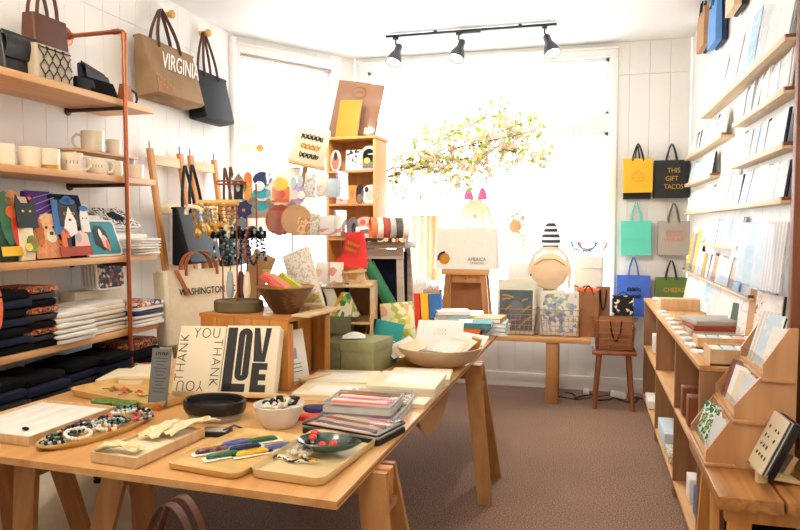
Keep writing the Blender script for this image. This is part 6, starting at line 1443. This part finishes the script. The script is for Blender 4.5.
wires.build('hanging_wire', 'trim', g)
# ------------------------------------------------------------------ bags on the wall right of the window
peg_lab = []
def wall_bag(px0, px1, py0, py1, mat, hmat, label, py_h, texts, hx_=.045, hr=.006, d=.1, y=6.5):
    a = YP(px0, py0, y-.05); b = YP(px1, py1, y-.05); w_ = b.x-a.x; h = a.z-b.z; hz = YP((px0+px1)/2, py_h, y-.05).z-a.z
    return shop_bag('paper_bag', label, ((a.x+b.x)/2, y-.02-d/2, b.z), w_, h, d, mat, hmat, hh=hz, texts=texts, hx_=hx_, hr=hr), (a.x+b.x)/2, a.z+hz
for i, (a, lab) in enumerate((((623, 651, 160, 193, 'bagyel', 'black', 'bright yellow gift bag high on the wall beside the window', 145, ()), 'yellow'),
              ((654, 688, 161, 198, 'blackbag', 'blackbag', 'black gift bag with gold words hanging beside the yellow one', 144, (('THIS', .06, 'goldink', .015, .235, .85), ('GIFT', .06, 'goldink', .0, .165, .85), ('TACOS', .06, 'goldink', .015, .095, .8))), 'black'),
              ((621, 650, 221, 255, 'aqua', 'aqua', 'aqua gift bag below the yellow one', 202, ()), 'aqua'),
              ((658, 688, 221, 255, 'grey', 'greyink', 'warm grey gift bag with coral words WRAP below the black one', 203, (('WRAP', .058, 'coralink', .0, .13, 1.05),)), 'grey'),
              ((617, 649, 275, 316, 'blue', 'blue', 'blue gift bag lowest on the wall, left of the green one', 257, ()), 'blue'),
              ((655, 686, 277, 308, 'gbag', 'blackbag', 'moss green gift bag lettered CHEERS behind the cabinet top', 260, (('CHEERS', .052, 'goldink', .02, .16, .95),)), 'green'))):
    t, x, z = wall_bag(*a)
    if lab == 'blue': scribble(sub(t, 'body'), .13, .04, 'navy', (0, -.052, .21), (PI/2-.05, 0, 0), lines=2, seed=3, r=.003)
    if lab == 'grey': scribble(sub(t, 'body'), .17, .022, 'coralink', (0, -.052, .19), (PI/2-.05, 0, 0), lines=2, seed=4, r=.0018, cursive=False, gap=1.35)
    if lab == 'yellow':
        k = MB()
        k.tube([(.05*math.cos(b_), -.053, .13+.04*math.sin(b_)) for b_ in [2*PI*j/20 for j in range(20)]], .002, 5, True); k.box((0, -.052, .13), (.08, .002, .004)); k.box((0, -.05, .19), (.04, .002, .012)); k.build('gold_print', 'goldink', t)
        t2, _, _ = wall_bag(623.5, 650.5, 172, 199, 'blackbag', 'black', 'black gift bag showing under the yellow one', 146, (), d=.06, hx_=.03); t2.location.y = 6.46; t.location.y = 6.37
    o = MB().cyl((0, 0, 0), (0, -.09, .012), .006, n=8).build('wall_hook', 'trim', loc=(x, YB, z-.01)); tag(o, 'small white hook holding the %s gift bag' % lab, 'hook', 'wall hooks')
# cables and plugs on the floor
k = MB(); rr = random.Random(4)
k.tube([(-.15+.03*i+.04*math.sin(i*1.1), .12*math.cos(i*.9), .006+.003*(i % 3)) for i in range(24)], .006, 6); k.tube([(-.2, -.05, .006), (-.05, -.12, .007), (.1, -.05, .02), (.3, .1, .03), (.45, .05, .01)], .005, 6)
o = k.build('power_cable', 'black', loc=(.0, 6.2, 0)); tag(o, 'tangled black power cable on the carpet by the skirting', 'cable')
o = MB().box((0, 0, .03), (.13, .06, .05), (0, .2, .2), .01).build('power_strip', 'wwire', loc=(.3, 6.22, .008)); tag(o, 'white plug adapter behind the stool legs', 'adapter')
o = MB().box((0, 0, .03), (.05, .05, .05), bev=.008).build('plug', 'wwire', loc=(.03, 6.3, .0)); tag(o, 'white plug near the skirting left of the stool', 'plug')
# ================================================================== RIGHT WALL: CABINET, LEDGES, CARDS
CX, CY0, CY1, CZ = .49, 3.2, 6.12, .9
cb = T('cubby_cabinet', 'long open cubby cabinet of brown wood along the right wall', 'cabinet', (CX, CY0, 0))
cdp = XR-.03-CX
ys = [0, .84, 1.87, CY1-CY0]
MB().box((cdp/2, (CY1-CY0)/2, CZ-.0125), (cdp+.01, CY1-CY0+.01, .025), bev=.003).build('counter_top', 'shelfY', cb)
for y in ys: MB().box((cdp/2, min(max(y, .011), CY1-CY0-.011), CZ/2-.01), (cdp, .022, CZ-.03), bev=.002).build('upright_panel', 'cubby', cb)
MB().box((cdp-.006, (CY1-CY0)/2, CZ/2), (.012, CY1-CY0-.03, CZ-.06)).build('back', 'cubby', cb)
for a, b in zip(ys, ys[1:]):
    for z in (.09, .50): MB().box((cdp/2-.008, (a+b)/2, z-.01), (cdp-.018, b-a-.024, .02), bev=.002).build('shelf', 'shelfY', cb)
for y in (.04, ys[1], ys[2], ys[3]-.04):
    MB().box((.03, y, .04), (.05, .05, .08)).build('foot', 'cubby', cb)
def in_cab(x, y, z): return Vector((CX+x, CY0+y, z))
def block(name, label, cat, loc, d, mat, rot=(0, 0, 0), group=None, bev=.003):
    o = MB().box((0, 0, d[2]/2), d, bev=bev).build(name, mat, loc=loc, rot=rot); return tag(o, label, cat, group)
for i, (y, z, d, mt, lb) in enumerate(((2.55, .51, (.2, .14, .14), 'paper', 'white box on the middle shelf of the far cubby'), (2.5, .1, (.28, .3, .06), 'paper', 'white stack of prints on the bottom of the far cubby'), (1.55, .1, (.26, .4, .10), 'bluepale', 'pale blue stack of boxes at the bottom of the middle cubby'), (1.2, .1, (.26, .22, .05), 'floralgrey', 'floral print packet at the bottom of the middle cubby'),
                                      (.66, .51, (.08, .08, .15), 'walnut', 'dark wooden block set standing left in the near cubby'), (.45, .51, (.08, .08, .15), 'walnut', 'dark wooden block set standing right in the near cubby'), (.55, .1, (.2, .12, .12), 'paper', 'white carton with blue at the bottom of the near cubby'), (.3, .1, (.2, .14, .14), 'mblue', 'blue and white packet at the bottom of the near cubby'))):
    o = block('box', lb, 'box', in_cab(.055 if mt == 'walnut' else .14, y, z), d, mt)
# ---- top of the cabinet
block('divider_box', 'pale wooden box without lid far back on the cabinet top', 'box', (.66, 5.28, CZ), (.26, .12, .085), 'paleZ')
rr = random.Random(21)
for i in range(14):
    y = 5.45+.045*i; x = .53+rr.uniform(0, .25)
    block('paper_tag', '%s paper tag on the far cabinet end, %s from the near side' % (('white', 'cream', 'pale blue', 'pale pink')[i % 4], ordw(i)), 'paper tag', (x, y, CZ+.001*(i % 3)), (.07, .05, .008+.004*(i % 3)), ('paper', 'cream2', 'bluepale', 'lpink')[i % 4], (0, rr.uniform(-.1, .1), rr.uniform(-.6, .6)), 'paper tags on the cabinet end', .001)
for i in range(9):
    block('price_card', 'small white price card on the cabinet edge, %s from the near end' % ordw(i), 'price card', (CX+.04, 3.5+.2*i, CZ), (.05, .085, .012), ('paper', 'white', 'bluepale')[i % 3], (0, 0, rr.uniform(-.3, .3)), 'price cards along the cabinet edge', .001)
def tray_long(y0, y1, x0, h, label, mat='paleZ'):
    t = T('card_tray', label, 'tray', ((x0+XR-.04)/2, (y0+y1)/2, CZ), 0, 'card trays on the cabinet top'); w_, d = XR-.04-x0, y1-y0
    k_ = MB(); k_.box((0, 0, .004), (w_, d, .008))
    for s_ in (-1, 1): k_.box((s_*(w_/2-.005), 0, h/2), (.01, d, h)); k_.box((0, s_*(d/2-.005), h/2), (w_-.02, .01, h))
    k_.build('frame', mat, t, smooth=False)
    for i in range(5): MB().box((-w_*.4+w_*.2*i, 0, h*.55), (w_*.17, d*.8, h*.75), bev=.002).build('card_pack', ('paper', 'bluepale', 'paper', 'lpink', 'paper')[i], t)
    return t
tray_long(3.20, 3.38, .53, .07, 'pale wooden tray of cards at the near end of the cabinet')
tray_long(3.62, 3.78, .54, .055, 'pale wooden tray of cards behind the near tray')
for i, (z, mt, lb) in enumerate(((0, 'grey', 'grey print pack lowest of the pile behind the trays'), (.028, 'brickred', 'brown-red print pack in the pile behind the trays'), (.056, 'grey', 'pale grey print pack topping the pile behind the trays'))):
    block('print_pack', lb, 'print pack', (.70, 4.2, CZ+z), (.26, .28, .027), mt, (0, 0, .08*i), 'print packs on the cabinet')
for i in range(3):
    o = MB().box((0, 0, .03), (.06, .07, .06), bev=.004).build('clear_box', 'acrylic', loc=(.555+.02*i, 4.35+.17*i, CZ)); tag(o, 'small clear box on the cabinet edge, %s from the near side' % ordw(i), 'box', 'clear boxes')
# ---- ledges
cards = ['cdA', 'cdB', 'cdC', 'cdD', 'cdE', 'cdF', 'cdG']
look = {'cdA': 'white card with pale blue print', 'cdB': 'white card with fine grey print', 'cdC': 'pale blue card', 'cdD': 'white card with pale pink print', 'cdE': 'plain white card', 'cdF': 'light grey card', 'cdG': 'white card with blue-grey print', 'kraftl': 'tan kraft card', 'leafy': 'yellow-green card', 'lilac': 'lilac card', 'navyd': 'dark navy card', 'greenpale': 'pale green card', 'mustard': 'ochre card'}
def ledge(y0, y1, z, label, lip=None):
    t = T('picture_ledge', label, 'ledge', (XR, y0, z), 0, 'card ledges on the right wall')
    MB().box((-.038, (y1-y0)/2, -.007), (.074, y1-y0, .014), bev=.002).build('board', 'ledgew', t)
    if lip: MB().box((-.073, (y1-y0)/2, .03), (.003, y1-y0, .075)).build('clear_lip', 'acrylic', t)
    else: MB().box((-.073, (y1-y0)/2, .002), (.006, y1-y0, .018), bev=.001).build('lip', 'ledgew', t)
    for y in (.012, y1-y0-.012): MB().box((-.045, y, .004), (.06, .018, .022), bev=.002).build('end_cap', 'walnut', t)
    return t
def card_row(y0, y1, z, where, w_=.125, h=.178, step=.115, mats=None, seed=0, name='greeting_card', group=None, back=True, dx=.0, slant=0):
    rr_ = random.Random(seed); step = max(step, w_*1.13); n_ = int((y1-y0-w_)/step)+1; out = []
    for i in range(n_):
        y = y1-w_/2-step*i-.01; mt = mats[i % len(mats)] if mats else rr_.choice(cards)
        hh = h*rr_.uniform(.88, 1.0); ww = w_*rr_.uniform(.9, 1)
        tilt = slant+rr_.uniform(-.05, .05)
        t = T(name, '%s, %s from the window, %s' % (look[mt], ordw(i), where), 'card', (XR-.055-dx, y, z), -PI/2, group or 'cards on %s' % where, rot=(-.17+rr_.uniform(-.03, .03), tilt, -PI/2+.03+rr_.uniform(-.05, .05)))
        MB().box((0, 0, hh/2), (ww, .003, hh), bev=.0008, seg=1).build('card', mt, t)
        if back: MB().box((.02, .0065, hh*.49), (ww*.99, .007, hh*.985)).build('envelope', rr_.choice(('kraftl', 'navyd', 'paper', 'black', 'lbead', 'paper', 'slate')), t)
        out.append(t)
    return out
ledge(3.25, 5.45, 2.29, 'highest pine card ledge on the right wall'); card_row(3.28, 5.43, 2.29, 'highest ledge', .19, .37, .19, seed=1, name='large_print', mats=['cdB', 'cdE', 'cdF', 'cdA', 'cdF', 'cdG', 'cdC', 'cdF'])
ledge(4.62, 6.24, 2.06, 'second highest card ledge, the part near the window'); card_row(4.64, 6.22, 2.06, 'second-highest ledge, window part', seed=2, slant=-.2)
ledge(3.24, 4.30, 2.07, 'second highest card ledge, the part near the dark post'); card_row(3.26, 4.28, 2.07, 'second-highest ledge, post part', .15, .19, .135, seed=3, slant=-.3)
ledge(5.0, 6.2, 1.84, 'middle height card ledge with brown end near the window'); card_row(5.02, 6.18, 1.84, 'middle ledge, window part', seed=4)
ledge(3.24, 4.34, 1.84, 'middle height card ledge close to the dark post'); card_row(3.26, 4.32, 1.84, 'middle ledge, post part', .15, .19, .135, seed=5, slant=-.12, mats=['cdG', 'cdE', 'cdC', 'cdA', 'cdE', 'cdB'])
ledge(3.24, 6.26, 1.61, 'longest card ledge at eye level on the right wall'); card_row(4.98, 6.24, 1.61, 'long ledge, window part', seed=6)
card_row(4.36, 4.98, 1.61, 'long ledge, middle part', .18, .36, .15, seed=7, name='tall_print', mats=['cdB', 'cdE', 'cdB', 'cdE'])
card_row(3.26, 4.36, 1.61, 'long ledge, post part', .16, .2, .135, seed=8, mats=['cdG', 'cdA', 'cdE', 'cdE', 'cdE', 'cdF', 'cdE'])
ledge(4.1, 5.3, 1.38, 'short card ledge below the long one'); card_row(4.12, 5.28, 1.38, 'short lower ledge', seed=9, mats=['cdE', 'cdA', 'cdC', 'cdA', 'cdE', 'cdC', 'cdA', 'cdB', 'navyd'])
ledge(3.78, 6.22, 1.14, 'lowest card ledge with a clear acrylic lip', True)
card_row(5.55, 6.2, 1.14, 'lowest ledge, tall group', .14, .34, .12, seed=10, mats=['leafy', 'lilac', 'leafy', 'cdD', 'cdA'], name='tall_card')
card_row(4.1, 5.55, 1.14, 'lowest ledge, middle group', seed=11, h=.19, mats=['cdA', 'mustard', 'cdE', 'cdF', 'kraftl', 'cdE', 'cdA', 'cdB', 'kraftl', 'cdC'])
# large clear pocket near the post
pk = T('clear_pocket', 'large clear acrylic pocket of big prints beside the dark post', 'card pocket', (XR, 3.66, 1.2))
MB().box((-.10, 0, .16), (.004, .86, .3)).build('front', 'pocketfilm', pk); MB().box((-.05, 0, .01), (.1, .86, .008)).build('base', 'acrylic', pk)
for i, (y, mt, lb) in enumerate(((3.93, 'cdA', 'big print with pale blue panel in the clear pocket, nearest the window'), (3.75, 'cdC', 'big pale blue print second in the clear pocket'), (3.56, 'cdA', 'big white print third in the clear pocket'), (3.38, 'streak', 'big print of slanted grey strokes in the clear pocket by the post'))):
    t = T('large_print', lb, 'print', (XR-.075, y, 1.217), -PI/2, 'large prints in the clear pocket', rot=(-.1, 0, -PI/2+.25)); MB().box((0, 0, .15), (.17, .005, .31)).build('sheet', mt, t); MB().box((0, .006, .15), (.17, .004, .3)).build('backing', 'navyd' if i == 2 else 'paper', t)
for i, (y, mt, lb) in enumerate(((3.95, 'cdG', 'print with grey pattern standing below the clear pocket, window side'), (3.74, 'kraftl', 'tan backed print standing below the clear pocket'), (3.6, 'roseprint', 'print with rose and white drawing below the clear pocket'), (3.46, 'cdD', 'pale pink streaked print below the clear pocket by the post'))):
    t = T('standing_print', lb, 'print', (XR-.06, y, CZ), -PI/2, 'prints standing on the cabinet', rot=(-.1, 0, -PI/2+.25)); MB().box((0, 0, .145), (.16, .006, .29)).build('sheet', mt, t); MB().box((.07, .008, .145), (.02, .012, .29)).build('edge', 'black', t)
for i, (y, mt, lb, ry) in enumerate(((5.9, 'cdF', 'grey card standing on the cabinet nearest the corner', .1), (5.65, 'cdA', 'white card with grey panel standing on the cabinet near the corner', .15), (5.35, 'navyst', 'card with thick black edge leaning on the cabinet', .2), (5.05, 'cdC', 'pale blue card leaning on the cabinet right of the black edged one', .2), (4.8, 'cdF', 'light grey card leaning on the cabinet before the red edged frame', .2), (4.55, 'brickred', 'frame with dark red edge leaning slanted on the cabinet', .5), (4.4, 'cdE', 'plain white card leaning slanted next to the red edged frame', .5), (4.15, 'slateprint', 'grey-green card in white mat standing on the cabinet', .0))):
    t = T('standing_card', lb, 'card', (XR-.07, y, CZ+.012), -PI/2, 'cards standing on the cabinet', rot=(-.16, ry*.5, -PI/2+.3))
    MB().box((0, 0, .1), (.15, .006, .2)).build('sheet', 'cdE' if mt in ('navyst', 'slateprint', 'brickred') else mt, t)
    if mt in ('navyst', 'brickred'): MB().box((.078, 0, .1), (.012, .012, .2)).build('edge', 'ink' if mt == 'navyst' else mt, t)
    if mt == 'slateprint': MB().box((.0, -.004, .1), (.09, .002, .13)).build('picture', 'dkgreen2', t)
# bags hanging high on the right wall
for i, (px0, px1, py0, py1, mt, hm, lb) in enumerate(((697, 709, 24, 60, 'kraftl', 'black', 'tan gift bag with black handle hanging high on the right wall'), (708, 722, 6, 57, 'sky', 'mblue', 'sky blue gift bag hanging high on the right wall'), (726, 741, -6, 25, 'tanpale', 'black', 'pale tan gift bag hanging at the top of the right wall'))):
    a, b = XP(px0, py1, XR-.06), XP(px1, py0, XR-.06); hh = b.z-a.z
    hb = XP((px0+px1)/2, py1, XR-.06)
    w_ = max(.2, abs(a.y-b.y)); zt_ = XP(px1, py0, XR-.06).z; zb_ = XP(px0, py1, XR-.06).z
    t = shop_bag('paper_bag', lb, (XR-.06, (a.y+b.y)/2, zb_+.02), w_*.62, .27, .04, mt, hm, rz=-PI/2, hh=.12, hx_=.045, hr=.006, group='bags on the right wall')
    o = MB().cyl((0, 0, 0), (-.09, 0, .012), .006, n=8).build('wall_hook', 'trim', loc=(XR, (a.y+b.y)/2, zb_+.02+.385)); tag(o, 'small white hook holding the %s high on the right wall' % ('tan gift bag', 'sky blue gift bag', 'pale tan gift bag')[i], 'hook', 'wall hooks')
    t2 = MB().box((0, .0, .13), (w_*.6, .02, .27)).build('back_sheet', ('black', 'navy', 'black')[i], t); t2.location = (0.02, .035, 0)
# ================================================================== NEAR BENCH, CARD STAND, CALENDAR
BZ = .6
bn = T('slab_bench', 'cedar slab bench of two thick planks in the right foreground', 'bench', (.645, 2.79, 0))
for x in (-.102, .108): MB().box((x, 0, BZ-.024), (.2, .67, .048), bev=.006).build('plank', 'slab', bn)
for sy in (-1, 1):
    for sx in (-1, 1):
        k = MB(); a_ = Vector((sx*.12, sy*.27, BZ-.05)); b_ = Vector((sx*.15, sy*.28-.0, 0))
        k.loft([[p+Vector(q) for q in ((-.035, -.018, 0), (.035, -.018, 0), (.035, .018, 0), (-.035, .018, 0))] for p in (b_, a_)]); k.build('leg', 'pine', bn, smooth=False)
    MB().box((0, sy*.27, BZ-.075), (.34, .04, .05)).build('cross_rail', 'pine', bn)
k = MB(); a_ = Vector((-.14, .1, BZ-.05)); b_ = Vector((-.185, -.22, .05))
k.loft([[p+Vector(q) for q in ((-.012, -.03, 0), (.012, -.03, 0), (.012, .03, 0), (-.012, .03, 0))] for p in (b_, a_)]); k.build('brace', 'pine', bn, smooth=False)
o = block('storage_box', 'dark box on the floor beneath the slab bench', 'box', (.70, 2.85, 0), (.25, .4, .3), 'blackf'); 
# stepped stand: depth runs along +X (towards the wall), steps rise to the right
SY0, SY1, SX0 = 2.765, 3.15, .452
sd = T('card_stand', 'stepped plywood stand of greeting cards on the slab bench', 'card stand', (SX0, SY0, BZ))
wY = SY1-SY0; step_d = .093; tiers = [(0, .014), (step_d, .185), (2*step_d, .345)]
for y in (.006, wY-.006):
    poly = [(0, 0), (3*step_d+.02, 0), (3*step_d+.02, .53), (3*step_d-.01, .53), (2*step_d+.0, .395), (2*step_d, .345), (2*step_d-.008, .345), (step_d, .235), (step_d, .185), (step_d-.008, .185), (0, .055)]
    MB().prism(poly, .012, Matrix.Translation((0, y-.006, 0))).build('side_panel', 'stand', sd, smooth=False)
for i, (x, z) in enumerate(tiers):
    MB().box((x+step_d/2, wY/2, z-.006), (step_d+.015, wY+.03, .012), bev=.002).build('tier_shelf', 'stand', sd)
    MB().box((x+step_d-.006, wY/2, z/2+.08), (.01, wY-.026, .16+z*.0+.0)).build('riser', 'stand', sd)
    MB().box((x+.012, wY/2, z+.035), (.003, wY-.03, .06), (0, -.25, 0)).build('clear_lip', 'acrylic', sd)
    MB().box((x+.01, wY/2, z+.006), (.02, wY-.02, .014)).build('front_rail', 'shelfY', sd)
SC = 'greeting cards in the stepped stand'
def scard(x, y, z, w_, h, mt, label, lean=.28, rz=-PI/2, back='kraft', n_=1):
    t = T('greeting_card', label, 'card', (SX0+x, SY0+y, BZ+z), 0, SC, rot=(-lean, 0, rz))
    MB().box((0, 0, h/2), (w_, .003, h)).build('card', mt, t); MB().box((0, .006, h*.49), (w_*.98, .005, h*.97)).build('envelope', back, t); return t
for i, (x, y, tier, h, mt, back, lb) in enumerate(((.03, .29, 0, .16, 'leafprint', 'greenpale', 'leafy green card at the far side of the lowest tier'), (.03, .19, 0, .16, 'leafprint', 'paper', 'green and white card in the middle of the lowest tier'), (.035, .09, 0, .15, 'cdF', 'dgrey', 'grey printed card at the near side of the lowest tier'), (.055, .16, 0, .165, 'cdG', 'black', 'dark backed card standing behind on the lowest tier'),
                                                (.125, .30, 1, .17, 'maroonprint', 'brownl', 'brown-red lettered card at the far side of the middle tier'), (.125, .22, 1, .16, 'cdE', 'kraft', 'cream card in the middle of the middle tier'), (.13, .16, 1, .15, 'cream', 'kraft', 'cream card with brown envelope on the middle tier'), (.13, .08, 1, .15, 'cdF', 'dgrey', 'grey card at the near side of the middle tier'),
                                                (.215, .28, 2, .22, 'streak', 'sky', 'clear sleeved grey streaked card at the far side of the top tier'), (.215, .18, 2, .22, 'cdA', 'navyd', 'clear sleeved white card in the middle of the top tier'), (.22, .09, 2, .18, 'flowercard', 'leafy', 'white card with a yellow flower at the near side of the top tier'))):
    scard(x, y, tiers[tier][1], .115, h, mt, lb, .3, -PI/2+(.35 if tier == 0 else .3), back)
for i in range(6):
    mt = ('cream', 'kraft', 'paper', 'slate', 'cream', 'leafy')[i]; x = (.15, .155, .16, .245, .25, .255)[i]
    t = scard(x, .06+.02*(i % 3), tiers[1 if i < 3 else 2][1], .11, .135 if i < 3 else .15, mt, '%s card filed upright in the %s tier, %s from the front' % ({'cream': 'cream', 'kraft': 'kraft brown', 'paper': 'white', 'slate': 'slate grey', 'leafy': 'yellow-green'}[mt], 'middle' if i < 3 else 'top', ordw(i % 3)), .2, -PI/2+.15, 'kraft')
# calendar on its easel
p = Vector((.635, 2.67, BZ)); t = T('calendar_easel', 'small pale wooden easel under the desk calendar', 'easel', p, -1.35)
MB().box((0, .03, .02), (.13, .12, .012), (-.18, 0, 0), .002).build('plate', 'pale', t); MB().box((.03, -.03, .018), (.022, .035, .036)).build('foot', 'pale', t); MB().box((0, .075, .045), (.03, .02, .09), (-.5, 0, 0)).build('back_post', 'pale', t)
t = T('desk_calendar', 'desk calendar with a cream icon page and black backing leaning on its easel', 'calendar', p+Vector((-.035, .01, .036)), -1.52, rot=(-.42, 0, -1.52))
for i in range(1, 4): MB().box((0, .006*i, .105), (.16, .003, .21)).build('page', ('ivory2', 'dgrey', 'paper', 'dgrey')[i], t)
MB().box((0, .032, .105), (.165, .022, .215), bev=.002).build('backing', 'black', t)
k = MB().m('ivory2').box((0, 0, .105), (.16, .003, .21)); rr = random.Random(6)
for i in range(4):
    for j in range(4):
        if (i+j) % 5 == 4: continue
        x, z = -.045+.03*i, .05+.035*j; k.m(('ink', 'dgrey', 'ink', 'brickred')[(i*3+j) % 4 if (i, j) == (2, 0) else rr.randrange(3)]); k.box((x, -.0022, z), (rr.uniform(.006, .013), .0012, rr.uniform(.007, .015)), (0, rr.uniform(0, 1), 0))
k.build('page', None, t, smooth=False)['label'] = 'cream page with rows of small dark icons'
